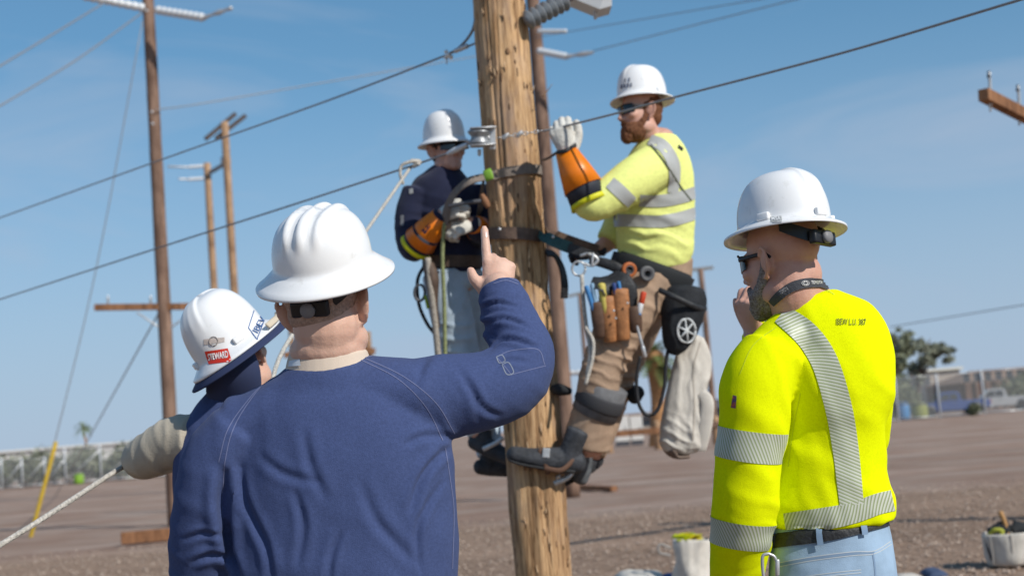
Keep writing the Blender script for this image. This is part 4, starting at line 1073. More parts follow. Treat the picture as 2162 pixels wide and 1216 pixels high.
def legs_to_ground(hipL, hipR, z_hip, feet, spread, r=(0.095, 0.065, 0.055)):
    out = []
    for hp, ft in zip((hipL, hipR), feet):
        hp, ft = Vector(hp), Vector(ft); kn = hp.lerp(ft, 0.5) + Vector((0, 0.02, 0))
        out.append([(hp + Vector((0, 0, 0.06)), r[0]), (hp.lerp(kn, 0.5), r[0] * 0.88), (kn, r[1]), (kn.lerp(ft, 0.35), r[1] * 0.98), (ft + Vector((0, 0, 0.10)), r[2])])
    return out
def boot(mb, ankle, toe_dir, L=0.29, w=0.05, h=0.12, up=(0, 0, 1), k=1.0):
    a = Vector(ankle); t = Vector(toe_dir).normalized(); up = Vector(up); sd = t.cross(up).normalized()
    mb.tube([(a - t * 0.055 + up * 0.0, w * 0.8, 0.040 * k), (a + t * 0.0, w * 0.9, 0.048 * k), (a + t * 0.09 - up * 0.012, w, 0.042 * k), (a + t * 0.17 - up * 0.020, w * 1.0, 0.034 * k), (a + t * (L - 0.07) - up * 0.022, w * 0.85, 0.030 * k)], n=16, seg=4, side=sd, cap=0.9)
    mb.tube([(a + up * 0.0, w * 0.86, w * 0.95), (a + up * h, w * 0.95, w * 1.05)], n=16, seg=3, side=sd, cap=0.3)
# ================================================================== the man in the navy shirt who points
def pointing_man():
    X = Px(3.15)
    fx = P(720, 1300, 3.15)
    root = thing('person', 'man in navy shirt seen from behind, pointing up with his right hand', 'person', (fx.x, fx.y, 0))
    # ---- joints
    torso = [X.t(738, 1560, 0, 200, 130), X.t(728, 1400, 0, 238, 150), X.t(722, 1216, 0, 246, 150), X.t(720, 1080, 0, 246, 140), X.t(716, 970, 0, 240, 130), X.t(706, 890, 0.01, 222, 118), X.t(700, 835, 0.02, 180, 102), X.t(696, 795, 0.022, 128, 92), X.t(694, 776, 0.022, 104, 86)]
    yoke = [X.t(515, 905, 0.02, 70, 92), X.t(600, 862, 0.02, 66, 92), X.t(700, 838, 0.02, 72, 90), X.t(800, 824, 0.02, 66, 90), X.t(890, 836, 0.02, 70, 92)]
    trap = [X.t(560, 850, 0.02, 36, 70), X.t(640, 806, 0.02, 40, 72), X.t(700, 796, 0.02, 44, 74), X.t(770, 790, 0.02, 40, 72), X.t(860, 800, 0.02, 44, 76)]
    larm = [X.t(520, 910, 0.0, 80, 88), X.t(470, 985, 0.0, 88, 92), X.t(446, 1090, 0.0, 84, 88), X.t(434, 1190, 0.02, 74, 80), X.t(448, 1262, 0.06, 66, 72), X.t(520, 1300, 0.17, 56, 58), X.t(600, 1318, 0.27, 44, 46)]
    rarm = [X.t(860, 845, 0.02, 84, 90), X.t(930, 838, 0.04, 90, 92), X.t(1010, 826, 0.06, 84, 88), X.t(1076, 800, 0.09, 80, 82), X.t(1102, 748, 0.12, 70, 72), X.t(1082, 690, 0.15, 60, 62), X.t(1064, 640, 0.175, 54, 54), X.t(1052, 604, 0.19, 44, 44)]
    SD = cR
    shirt = MB()
    shirt.tube(torso, n=40, seg=6, side=SD, cap=0.25); shirt.tube(yoke, n=28, seg=6, side=cU, cap=0.6); shirt.tube(trap, n=24, seg=6, side=cU, cap=0.6)
    shirt.tube(larm, n=28, seg=6, side=SD, cap=0.15); shirt.tube(rarm, n=28, seg=6, side=cU, cap=0.12)
    me = fuse(shirt, 0.006, 12)
    k = 3.15 / FPX
    drape(me, [
        (X(450, 1180), cU, 0.062, 0.0062, 0.10), (X(440, 1090), cU + cR * 0.4, 0.085, 0.004, 0.12),
        (X(505, 1060), cR + cU * 0.25, 0.10, 0.0055, 0.11, cU, 2.6),
        (X(1045, 690, .14), cU - cR * 0.15, 0.052, 0.0065, 0.075), (X(1040, 760, .10), cU - cR * 0.5, 0.05, 0.005, 0.07), (X(1060, 630, .17), cU, 0.040, 0.0030, 0.05),
        (X(1110, 800, .08), cU + cR, 0.07, 0.003, 0.08),
        (X(940, 915), cR * 0.8 + cU * 0.6, 0.055, 0.0045, 0.075), (X(900, 830), cR, 0.10, 0.003, 0.09),
        (X(620, 1080), cR * 0.9 - cU * 0.35, 0.15, 0.0040, 0.18, cU + cR * 0.35, 1.8), (X(850, 1080), cR * 0.8 + cU * 0.6, 0.14, 0.0040, 0.18, cU - cR * 0.7, 1.8),
        (X(700, 1190), cU + cR * 0.3, 0.13, 0.0035, 0.17), (X(640, 900), cR + cU * 0.5, 0.16, 0.003, 0.14),
    ], base=0.0028, bscale=6, seed=3)
    # long pulled creases from the right armpit and along the left of the back
    co = get_co(me); no = get_no(me); d = np.zeros(len(co))
    def crease(path, depth, w):
        nonlocal d
        bv = bvh_of(me)
        pts = [hit_px(bv, q[0], q[1], 0)[0] for q in catmull([(a, b, 0) for a, b in path], 8)]
        pts = [np.array(p) for p in pts if p is not None]
        best = np.full(len(co), 9.0); par = np.zeros(len(co))
        for i in range(len(pts) - 1):
            a, b = pts[i], pts[i + 1]; ab = b - a; t = np.clip(((co - a) @ ab) / (ab @ ab + 1e-12), 0, 1)
            dist = np.linalg.norm(co - (a + t[:, None] * ab), axis=1); up = dist < best; best = np.where(up, dist, best); par = np.where(up, (i + t) / (len(pts) - 1), par)
        win = np.sin(np.clip(par, 0, 1) * math.pi) ** 0.6
        d = d + win * (-depth * np.exp(-(best / w) ** 2) + depth * 0.55 * np.exp(-((best - 2.1 * w) / (1.3 * w)) ** 2))
    for pth, dp, w in (([(965, 940), (930, 960), (890, 1010), (865, 1080)], 0.008, 0.011), ([(955, 925), (900, 920), (850, 940)], 0.005, 0.010),
                       ([(476, 985), (470, 1060), (484, 1140), (505, 1230)], 0.020, 0.016), ([(500, 960), (520, 1060), (560, 1150), (575, 1240)], 0.006, 0.012), ([(640, 900), (655, 980), (690, 1060)], 0.004, 0.013), ([(760, 1010), (790, 1090), (830, 1140), (880, 1190)], 0.0045, 0.014),
                       ([(400, 1190), (450, 1170), (492, 1178)], 0.007, 0.009), ([(385, 1140), (430, 1125), (480, 1130)], 0.005, 0.008),
                       ([(1018, 690), (1060, 672), (1118, 690)], 0.007, 0.007), ([(1030, 742), (1072, 716), (1140, 735)], 0.008, 0.008), ([(1015, 650), (1052, 640), (1100, 650)], 0.005, 0.006), ([(1040, 780), (1070, 760), (1120, 765)], 0.005, 0.008),
                       ([(905, 745), (890, 780), (880, 830)], 0.003, 0.012), ([(620, 1030), (640, 1110), (625, 1200)], 0.005, 0.011), ([(545, 960), (600, 1000), (680, 1020)], 0.004, 0.012), ([(720, 1120), (700, 1170), (690, 1240)], 0.005, 0.010), ([(940, 1010), (900, 1070), (880, 1130), (890, 1216)], 0.005, 0.010), ([(980, 800), (1020, 860), (1060, 880)], 0.004, 0.010), ([(960, 770), (1000, 830), (1010, 890)], 0.003, 0.010)):
        crease(pth, dp * 1.15, w * 0.72)
    set_co(me, co + no * d[:, None])
    so = add_mesh('shirt', me, NAVY, root); so['label'] = 'navy long-sleeved shirt with pale seam stitching'
    bv = bvh_ob(so)
    # seams
    def seam(path, hw=1.1, m=THREAD, name='seam', off=0.0009):
        s_ = strip_px(bv, path, hw, 1, 12, off, k)
        add_mesh(name, s_, m, so)
    seam([(595, 772), (540, 830), (495, 900), (476, 970), (470, 1040)], 0.8); seam([(580, 785), (528, 840), (482, 905), (462, 975)], 0.8)
    seam([(756, 757), (840, 800), (900, 860), (935, 930)], 0.8); seam([(772, 757), (852, 795), (920, 850), (960, 915)], 0.8)
    seam([(940, 945), (950, 1010), (958, 1080), (955, 1200)], 0.7)
    seam([(586, 784), (680, 770), (760, 757), (786, 752)], 0.7)
    seam([(1040, 592), (1068, 586), (1094, 594)], 0.7); seam([(1042, 599), (1068, 592), (1094, 600)], 0.7)
    # sleeve pocket outline and its pale pen loops
    for q in ([(1052, 752), (1082, 740), (1135, 738), (1150, 770)], [(1082, 790), (1120, 780), (1152, 772)], [(1050, 756), (1066, 774), (1080, 792)]): seam(q, 0.7)
    for q in ([(1048, 754), (1060, 750), (1066, 762), (1054, 766), (1048, 754)], [(1060, 770), (1074, 766), (1084, 786), (1070, 790), (1060, 770)]): seam(q, 0.9, mat('pale_label', (0.22, 0.25, 0.31), 0.8))
    # undershirt collar
    col = MB(); col.tube([X.t(698, 838, 0.02, 104, 82), X.t(696, 790, 0.02, 98, 84), X.t(694, 766, 0.02, 90, 80), X.t(693, 742, 0.02, 82, 74)], n=32, seg=4, side=SD + cU * 0.12, cap=0.1)
    cm = fuse(col, 0.004, 4); ug = add_mesh('undershirt', cm, mat('cream_cotton', (0.60, 0.50, 0.41), 0.9, 0.1, bump=0.08, bscale=400), root)
    # ---- body
    HM = M4(X(690, 646, 0.03), rot(-15, 8, -2), 1.06)
    body = MB()
    body.tube(shrink(torso, 0.86), n=32, seg=4, side=SD); body.tube(shrink(yoke, 0.8), n=20, seg=4, side=cU); body.tube(shrink(larm, 0.75), n=20, seg=4, side=SD); body.tube(shrink(rarm[:-1], 0.72) + [X.t(1046, 596, 0.195, 33, 28)], n=20, seg=4, side=cU)
    add_head(body, HM, X(698, 820, 0.03), 0.078, jowl=0.008)
    # back-of-neck roll and fuller nape
    body.ell(X(688, 690, -0.01), (0.074, 0.070, 0.075)); body.ell(X(686, 738, -0.002), (0.080, 0.066, 0.050))
    # right hand: back towards us, index up, others folded
    HR = hand_M(X(1052, 628, 0.195), (cU * 0.95 + cF * 0.30 + cR * 0.02), -cF + cU * 0.3 + cR * 0.15)
    add_hand(body, HR, side=-1 if (HR.to_3x3() @ Vector((1, 0, 0))).dot(cR) > 0 else 1, curls=[(2, 4, 4), (62, 85, 55), (70, 88, 55), (76, 88, 55)], thick=1.22, s=0.97,
             thumb=[(0.026, 0.010, -0.006), (0.046, 0.030, -0.004), (0.060, 0.046, -0.006), (0.068, 0.066, -0.010)])
    HL = hand_M(X(600, 1318, 0.27), cR + cF * 0.6, cU - cF * 0.5)
    add_hand(body, HL, side=1, curls=[(40, 60, 40)] * 4)
    # legs
    hipL, hipR = P(640, 1540, 3.15), P(840, 1540, 3.15); zf = 0.06
    fl = Vector((hipL.x - 0.03, hipL.y, zf)); fr = Vector((hipR.x + 0.03, hipR.y + 0.02, zf))
    lg = legs_to_ground(hipL, hipR, 0, (fl, fr), 0)
    for l in lg: body.tube(shrink(l, 0.85), n=16, seg=3)
    bm_ = fuse(body, 0.0046, 4)
    bo = add_mesh('body', bm_, None, root); bm_.materials.append(SKIN1)
    bb_ = bvh_ob(bo); add_mesh('fingernail', patch_px(bb_, [(1024.5, 489), (1032, 489), (1033, 501), (1024, 501)], 5, 0.0007), mat('nail', (0.70, 0.50, 0.44), 0.3, 0.5), bo)
    # cropped hair: a thin cap over the back of the head
    hr = MB(); hr.ell((0, -0.014, 0.038), (0.0815, 0.0985, 0.092), nu=28, nv=18); hr.ell((0, -0.046, -0.012), (0.068, 0.064, 0.045)); hr.xf(HM)
    hm_ = fuse(hr, 0.004, 4); add_mesh('hair', hm_, mat('cropped_sandy_hair', (0.33, 0.225, 0.17), 0.9, 0.1, vcol=(0.54, 0.37, 0.285), vscale=140, bump=0.5, bscale=400), root)
    tr = MB()
    tr.tube([X.t(724, 1420, 0, 205, 150), X.t(738, 1560, 0, 205, 140)], n=28, seg=3, side=SD)
    for l in lg: tr.tube(l, n=20, seg=3)
    add_mesh('trousers', fuse(tr, 0.009, 6), denim('blue_work_denim', (0.06, 0.09, 0.16)), root)
    bt_ = MB(); boot(bt_, fl + Vector((0, 0, 0.0)), (-.1, 1, 0)); boot(bt_, fr, (.15, 1, 0))
    add_mesh('boots', fuse(bt_, 0.006, 3), BOOT, root)
    # hard hat
    hat = hard_hat(root, M4(X(684, 564, 0.012), rot(-16, 22, 3), 1.0), 'white full-brim hard hat with three ridges', 'ridge3', a=0.108, b=0.126, H=0.131, brim=(0.045, 0.044), droop=0.026, drop=0.014)
    # white tag at the collar
    cb = bvh_ob(ug)
    add_mesh('collar_tag', patch_px(cb, [(612, 762), (634, 758), (636, 772), (610, 774)], 4, 0.002), mat('white_tag', (0.62, 0.68, 0.74), 0.7), ug)
    return root
pointing_man()
# ================================================================== the man in the hi-vis shirt
def hivis_man():
    X = Px(3.6); k = 3.6 / FPX
    f0 = P(1770, 1300, 3.6)
    root = thing('person', 'man in bright yellow hi-vis shirt and jeans, hand on his chin', 'person', (f0.x, f0.y, 0))
    SD = cR
    torso = [X.t(1760, 1100, 0, 130, 96), X.t(1758, 1060, 0, 128, 98), X.t(1758, 980, 0, 114, 94), X.t(1762, 900, 0, 106, 92), X.t(1764, 820, 0, 128, 98), X.t(1746, 740, 0.01, 138, 94), X.t(1716, 680, 0.02, 116, 84), X.t(1698, 640, 0.03, 74, 66)]
    yoke = [X.t(1622, 752, -0.05, 52, 62), X.t(1660, 712, -0.02, 52, 64), X.t(1720, 694, 0.02, 54, 66), X.t(1782, 716, 0.06, 56, 66), X.t(1814, 770, 0.09, 62, 66)]
    larm = [X.t(1632, 740, -0.05, 66, 70), X.t(1602, 800, -0.07, 76, 76), X.t(1592, 880, -0.08, 74, 76), X.t(1582, 980, -0.08, 70, 72), X.t(1572, 1070, -0.07, 68, 70), X.t(1562, 1160, -0.03, 62, 62), X.t(1552, 1250, 0.04, 52, 54), X.t(1548, 1320, 0.10, 44, 46)]
    rarm = [X.t(1806, 760, 0.08, 64, 66), X.t(1828, 840, 0.10, 58, 64), X.t(1815, 940, 0.16, 54, 58), X.t(1780, 1000, 0.24, 52, 54), X.t(1700, 900, 0.34, 46, 46), X.t(1620, 740, 0.36, 38, 38), X.t(1594, 700, 0.34, 33, 33)]
    sh = MB(); sh.tube(torso, n=36, seg=6, side=SD, cap=0.08); sh.tube(yoke, n=24, seg=6, side=cU); sh.tube(larm, n=28, seg=6, side=SD, cap=0.1); sh.tube(rarm, n=24, seg=6, side=SD, cap=0.1)
    me = fuse(sh, 0.006, 10)
    drape(me, [(X(1585, 1110, -.07), cU + cR * 0.3, 0.07, 0.0060, 0.10), (X(1590, 900, -.07), cU + cR * 0.6, 0.13, 0.0055, 0.13), (X(1690, 850, -.05), cR + cU * 0.4, 0.085, 0.0085, 0.10, cU, 2.0),
               (X(1680, 1010, -.03), cR + cU * 0.5, 0.11, 0.0085, 0.12, cU, 1.6), (X(1820, 1060, 0), cR + cU * 0.2, 0.085, 0.0085, 0.09), (X(1800, 950, .0), cU + cR * 0.5, 0.12, 0.0065, 0.14), (X(1790, 800), cR + cU * 0.5, 0.15, 0.003, 0.13)], base=0.0048, bscale=6, seed=7)
    # wavy hem: lift the bottom edge in places
    so = add_mesh('shirt', me, HIVIS, root); so['label'] = 'bright yellow hi-vis shirt with striped reflective tape'
    bv = bvh_ob(so)
    def tape(path, hw, name='reflective_tape', m=TAPE, off=0.0022): add_mesh(name, strip_px(bv, path, hw, 8, 12, off, k), m, so)
    tape([(1650, 664), (1700, 704), (1740, 762), (1768, 850), (1784, 940), (1798, 1066)], [21, 27, 28, 28, 27, 25])
    tape([(1658, 1106), (1740, 1094), (1800, 1082), (1850, 1064), (1884, 1056)], [23, 23, 22, 22, 22])
    ax = (larm[4][0] - larm[1][0]).normalized()
    for (u, v, dd, hw) in ((1592, 938, -0.08, 0.037), (1570, 1124, -0.055, 0.033)):
        me2 = band(bv, X(u, v, dd), -ax, -cR, -2.7, 2.7, hw, n=60); add_mesh('reflective_tape', me2, TAPE, so)
    # stitched edge lines of the long tape, seams
    EDGE = mat('yellow_thread', (0.66, 0.74, 0.02), 0.8)
    for q in ([(1640, 690), (1590, 730), (1562, 790)], [(1690, 830), (1676, 900), (1664, 985)]): add_mesh('seam', strip_px(bv, q, 0.9, 1, 10, 0.0009, k), EDGE, so)
    add_mesh('lettering', text_on_px(bv, 'IBEW L.U. 387', (1796, 680), 13, 62, -1, 0.0028, 0.0), DARK_INK, so)
    add_mesh('collar_rib', strip_px(bv, [(1632, 640), (1680, 622), (1740, 614), (1762, 622)], 1.2, 1, 10, 0.001, k), EDGE, so)
    # small sleeve badge
    add_mesh('badge', patch_px(bv, [(1548, 834), (1556, 836), (1554, 862), (1544, 860)], 4, 0.002), mat('badge_print', (0.45, 0.10, 0.06), 0.7, vcol=(0.05, 0.06, 0.15), vscale=120), so)
    # ---- body
    HM = M4(X(1652, 552, 0.02), rot(42, -4, 0), 1.03)
    body = MB(); body.tube(shrink(torso, 0.86), n=28, seg=4, side=SD); body.tube(shrink(yoke, 0.8), n=20, seg=4, side=cU); body.tube(shrink(larm, 0.75), n=18, seg=4, side=SD); body.tube(shrink(rarm[:-1], 0.72) + [X.t(1592, 700, .34, 26, 26)], n=18, seg=4, side=SD)
    add_head(body, HM, X(1700, 690, 0.03), 0.066)
    body.ell(X(1690, 580, 0.01), (0.055, 0.06, 0.06)); body.ell(X(1696, 618, 0.02), (0.062, 0.06, 0.04))
    # right hand held at the chin
    HR = hand_M(X(1594, 704, 0.33), cU * 0.9 - cR * 0.30 - cF * 0.1, -cR * 0.75 - cF * 0.5)
    add_hand(body, HR, side=-1, curls=[(45, 75, 40), (55, 85, 50), (60, 85, 50), (65, 85, 50)], s=1.0)
    HLm = hand_M(X(1548, 1320, 0.10), -cU + cF * 0.3, -cR); add_hand(body, HLm, side=1, curls=[(30, 40, 30)] * 4)
    hipL, hipR = P(1690, 1330, 3.6), P(1830, 1330, 3.62); fl = Vector((hipL.x - 0.05, hipL.y, 0.06)); fr = Vector((hipR.x + 0.05, hipR.y + 0.06, 0.06))
    lg = legs_to_ground(hipL, hipR, 0, (fl, fr), 0, (0.10, 0.072, 0.06))
    for l in lg: body.tube(shrink(l, 0.85), n=16, seg=3)
    bme = fuse(body, 0.0044, 4); add_mesh('body', bme, SKIN2, root)
    # jeans
    jn = MB(); jn.tube([X.t(1752, 1100, 0, 120, 88), X.t(1756, 1150, 0, 128, 94), X.t(1758, 1230, 0, 136, 104), X.t(1760, 1320, 0, 134, 104), X.t(1760, 1380, 0, 110, 90)], n=36, seg=6, side=SD, cap=0.1)
    for l in lg: jn.tube(l, n=20, seg=4)
    jme = fuse(jn, 0.006, 8); drape(jme, [(X(1700, 1200), cU + cR * .3, 0.08, 0.0025, 0.12), (X(1850, 1200), cR, 0.06, 0.003, 0.08, cU, 2)], 0.002, 9, 4)
    jo = add_mesh('jeans', jme, JEAN, root); jb = bvh_ob(jo)
    DT = mat('denim_seam', (0.20, 0.29, 0.42), 0.9); DT2 = mat('denim_thread', (0.50, 0.55, 0.58), 0.9)
    for q in ([(1640, 1188), (1720, 1174), (1800, 1164), (1846, 1162), (1880, 1142)], [(1642, 1196), (1720, 1182), (1800, 1172), (1846, 1168), (1882, 1148)]): add_mesh('seam', strip_px(jb, q, 1.0, 1, 10, 0.001, k), DT2, jo)
    add_mesh('seam', strip_px(jb, [(1641, 1192), (1720, 1178), (1800, 1168), (1846, 1165)], 2.6, 1, 10, 0.0006, k), DT, jo)
    add_mesh('seam', strip_px(jb, [(1842, 1165), (1846, 1190), (1848, 1216), (1848, 1260)], 1.6, 1, 8, 0.001, k), DT, jo)
    for q in ([(1700, 1216), (1760, 1208), (1818, 1202)], [(1700, 1222), (1760, 1214), (1818, 1208)]): add_mesh('seam', strip_px(jb, q, 1.0, 1, 8, 0.001, k), DT2, jo)
    # belt and loops
    bl = strip_px(jb, [(1608, 1146), (1660, 1138), (1740, 1128), (1800, 1116), (1880, 1096)], [15, 15, 14, 13, 12], 6, 10, 0.005, k)
    add_mesh('belt', bl, BLACK_LEATHER, root)
    for u, v in ((1622, 1150), (1731, 1134), (1820, 1112)):
        add_mesh('belt_loop', strip_px(jb, [(u - 1, v - 15), (u, v), (u + 2, v + 16)], 6, 4, 6, 0.011, k), DT, root)
    bt_ = MB(); boot(bt_, fl, (-.3, 1, 0)); boot(bt_, fr, (.1, 1, 0)); add_mesh('boots', fuse(bt_, 0.006, 3), BOOT, root)
    # carabiner hanging on the belt
    cb = thing('carabiner', 'steel carabiner clipped to the belt of the hi-vis man', 'carabiner', X(1622, 1200, -0.13))
    pts = [X(u, v, -0.135) for u, v in ((1622, 1168), (1610, 1175), (1612, 1215), (1620, 1240), (1634, 1240), (1640, 1215), (1637, 1178), (1622, 1168))]
    MB().tube([(p, 0.004) for p in pts], n=8, seg=5).build('ring', STEEL, cb)
    MB().tube([(X(1641, 1182, -0.137), 0.006), (X(1641, 1212, -0.137), 0.006)], n=8, seg=1).build('gate', STEEL, cb)
    # head gear
    hat = hard_hat(root, M4(X(1656, 486, 0.0), rot(42, -4, 4.5), 1.0), 'white full-brim hard hat with a maker mark over the ear', 'vgard', lugs=(190, 262, 320, 20), a=0.106, b=0.124, H=0.148, brim=(0.037, 0.037), droop=0.016)
    hb = bvh_ob(hat)
    add_mesh('mark_plate', patch_px(hb, [(1627, 458), (1650, 457), (1651, 469), (1627, 470)], 4, 0.0015), mat('mark_grey', (0.35, 0.36, 0.36), 0.6), hat)
    add_mesh('lettering', text_on_px(hb, 'MSA', (1639, 463), 8, 19, 1, 0.003, 0.02), WHITE_INK, hat)
    glasses(root, HM)
    bd = beard(root, HM, mat('greying_beard', (0.15, 0.115, 0.10), 0.9, 0.1, vcol=(0.40, 0.35, 0.32), vscale=220, bump=0.6, bscale=400), 0.008, 0.006)
    # lanyard round the neck
    ln_ = MB(); pts = []
    nb = bvh_of(bme, Vector(root.location))
    me3 = strip_px(nb, [(1630, 640), (1648, 622), (1672, 606), (1700, 598), (1730, 598), (1750, 606)], [8, 9, 10, 10, 9.5, 8], 5, 10, 0.005, k)
    ly = add_mesh('lanyard', me3, mat('charcoal_webbing', (0.055, 0.058, 0.07), 0.8, bump=0.3, bscale=200), root); lb = bvh_ob(ly)
    add_mesh('lettering', text_on_px(lb, 'TOYOTA', (1724, 596), 7, 24, 1, 0.0015, 0.02), WHITE_INK, ly)
    em = MB()
    for (ru, rv) in ((8, 5), (3.4, 5), (5.5, 2.4)):
        ring_ = [];
        for q in range(25):
            a = 2 * math.pi * q / 24; h, n = hit_px(lb, 1700 + ru * math.cos(a), 598 + rv * math.sin(a), 0.0016)
            if h is not None: ring_.append((h, 0.0006))
        if len(ring_) > 3: em.tube(ring_, n=5, seg=1, cap=0)
    if em.v: em.build('emblem', WHITE_INK, ly)
    add_mesh('lettering', text_on_px(lb, 'TOYOTA', (1655, 613), 8, 20, 32, 0.0015, 0.02), mat('grey_ink', (0.3, 0.3, 0.32), 0.7), ly)
    return root
hivis_man()
# ================================================================== the man with the STEWARD sticker
def steward():
    X = Px(4.15); k = 4.15 / FPX
    f0 = P(520, 1200, 4.2)
    root = thing('person', 'man in navy vest and khaki sleeves with tilted sticker-covered white hard hat', 'person', (f0.x, f0.y, 0))
    SD = cR
    torso = [X.t(545, 1330, 0, 125, 90), X.t(530, 1180, 0, 138, 98), X.t(512, 1060, 0, 142, 98), X.t(502, 980, 0, 136, 92), X.t(500, 915, 0.01, 120, 84), X.t(498, 870, 0.02, 92, 72), X.t(500, 830, 0.03, 60, 60)]
    yoke = [X.t(412, 925, 0.0, 44, 60), X.t(450, 895, 0.02, 46, 62), X.t(510, 875, 0.03, 50, 62), X.t(580, 890, 0.03, 46, 60), X.t(620, 920, 0.03, 44, 58)]
    larm = [X.t(415, 925, 0.0, 52, 56), X.t(370, 932, 0.03, 54, 54), X.t(325, 955, 0.07, 48, 50), X.t(305, 968, 0.14, 44, 46), X.t(340, 965, 0.30, 38, 38), X.t(420, 950, 0.40, 30, 30)]
    rarm = [X.t(620, 925, 0.03, 50, 54), X.t(670, 980, 0.12, 46, 48), X.t(680, 1010, 0.22, 42, 42), X.t(620, 950, 0.36, 34, 34), X.t(560, 900, 0.45, 27, 27)]
    vest = MB(); vest.tube(torso, n=32, seg=6, side=SD, cap=0.15); vest.tube(yoke, n=20, seg=6, side=cU, cap=0.2)
    vme = fuse(vest, 0.006, 10); drape(vme, [(X(420, 1000), cR + cU * .3, 0.09, 0.004, 0.12, cU, 2)], 0.003, 6, 5)
    vo = add_mesh('vest', vme, NAVY, root)
    sl = MB(); sl.tube(larm, n=24, seg=6, side=cU, cap=0.1); sl.tube(rarm, n=24, seg=6, side=cU, cap=0.1); sl.tube(shrink(yoke, 0.93), n=20, seg=4, side=cU)
    sl.tube([X.t(498, 870, 0.02, 66, 58), X.t(500, 828, 0.03, 58, 54), X.t(502, 812, 0.03, 52, 50)], n=20, seg=4, side=SD)
    sme = fuse(sl, 0.0055, 7); drape(sme, [(X(350, 940, .05), cR + cU * .2, 0.06, 0.0045, 0.10), (X(300, 975, .12), cU + cR, 0.045, 0.003, 0.07), (X(375, 920, .0), cR, 0.045, 0.006, 0.05)], 0.003, 8, 6)
    add_mesh('shirt', sme, KHAKI, root)
    HM = M4(X(500, 758, 0.05), rot(-14, 20, -20), 0.98)
    body = MB(); body.tube(shrink(torso, 0.86), n=28, seg=4, side=SD); body.tube(shrink(yoke, 0.78), n=20, seg=4, side=cU); body.tube(shrink(larm, 0.75), n=18, seg=4, side=cU); body.tube(shrink(rarm, 0.75), n=18, seg=4, side=cU)
    add_head(body, HM, X(502, 860, 0.04), 0.062)
    for w, fdir in ((X(428, 948, .41), cR * 0.8 + cF * 0.3 + cU * 0.2), (X(556, 898, .455), -cR * 0.5 + cU * 0.6 + cF * 0.2)):
        add_hand(body, hand_M(w, fdir, -cF + cU * 0.4), 1, [(60, 85, 45)] * 4)
    hipL, hipR = P(490, 1310, 4.15), P(600, 1310, 4.15); fl = Vector((hipL.x - 0.04, hipL.y, 0.06)); fr = Vector((hipR.x + 0.05, hipR.y + 0.1, 0.06))
    lg = legs_to_ground(hipL, hipR, 0, (fl, fr), 0)
    for l in lg: body.tube(shrink(l, 0.85), n=16, seg=3)
    add_mesh('body', fuse(body, 0.006, 4), SKIN1, root)
    tr = MB(); tr.tube([X.t(540, 1250, 0, 128, 92), X.t(545, 1340, 0, 130, 92)], n=24, seg=3, side=SD)
    for l in lg: tr.tube(l, n=18, seg=3)
    add_mesh('trousers', fuse(tr, 0.009, 6), denim('blue_work_denim', (0.06, 0.09, 0.16)), root)
    bt_ = MB(); boot(bt_, fl, (-.2, 1, 0)); boot(bt_, fr, (.3, 1, 0)); add_mesh('boots', fuse(bt_, 0.006, 3), BOOT, root)
    HT = M4(X(492, 730, 0.0), rot(-20, 25, -23), 1.02)
    hat = hard_hat(root, HT, 'white hard hat with a red STEWARD sticker and navy sun shade', 'vgard', lugs=(228, 322), susp=False, a=0.106, b=0.124, H=0.168, brim=(0.036, 0.036), droop=0.020)
    # navy sun shade under the brim
    sh = MB(); rings = []
    n = 64
    for fr_, z in ((0.0, -0.006), (0.5, -0.020), (1.0, -0.036), (1.02, -0.038), (1.0, -0.041), (0.5, -0.026), (0.0, -0.012)):
        rings.append([((0.108 + 0.052 * fr_) * math.cos(2 * math.pi * q / n), (0.126 + 0.054 * fr_) * math.sin(2 * math.pi * q / n), z) for q in range(n)])
    sh.v = [p for r in rings for p in r]; sh.f = [(i * n + q, i * n + (q + 1) % n, ((i + 1) % 7) * n + (q + 1) % n, ((i + 1) % 7) * n + q) for i in range(7) for q in range(n)]
    sh.v = [tuple(HT @ Vector(p)) for p in sh.v]; sh.build('sun_shade', mat('navy_sun_shade', (0.030, 0.042, 0.10), 0.85), hat)
    nf = MB(); nf.tube([(HT @ Vector((0.0, -0.075, -0.02)), 0.092, 0.06), (HT @ Vector((-0.004, -0.075, -0.06)), 0.082, 0.055), (X(494, 842, 0.0), 0.080, 0.06)], n=20, seg=5, side=cR); nf.build('neck_flap', mat('navy_sun_shade', (0.030, 0.042, 0.10), 0.85), hat)
    hb = bvh_ob(hat)
    RED = mat('red_sticker', (0.62, 0.035, 0.015), 0.45, 0.4)
    add_mesh('sticker', patch_px(hb, [(432, 742), (481, 735), (490, 763), (441, 769)], 8, 0.0012), RED, hat)
    add_mesh('lettering', text_on_px(hb, 'STEWARD', (461, 751), 15, 43, 8, 0.0024, 0.025), WHITE_INK, hat)
    BLUEI = mat('blue_ink', (0.05, 0.12, 0.30), 0.6)
    add_mesh('lettering', text_on_px(hb, 'IBEW', (549, 682), 14, 44, 62, 0.002, 0.006), BLUEI, hat)
    for q in ([(541, 640), (524, 692)], [(524, 692), (543, 717)], [(543, 717), (559, 674)]):
        add_mesh('sticker_border', strip_px(hb, q, 0.9, 1, 10, 0.0016, k), BLUEI, hat)
    # winged emblem above the sticker
    em = mat('emblem_print', (0.45, 0.40, 0.37), 0.6, vcol=(0.62, 0.52, 0.47), vscale=150)
    add_mesh('emblem', patch_px(hb, [(430, 716), (474, 712), (474, 722), (431, 728)], 6, 0.0012), em, hat)
    ring_ = []
    for q in range(17):
        a = 2 * math.pi * q / 16; h, _ = hit_px(hb, 451 + 9 * math.cos(a), 720 + 9.5 * math.sin(a), 0.0018)
        if h is not None: ring_.append((h, 0.0014))
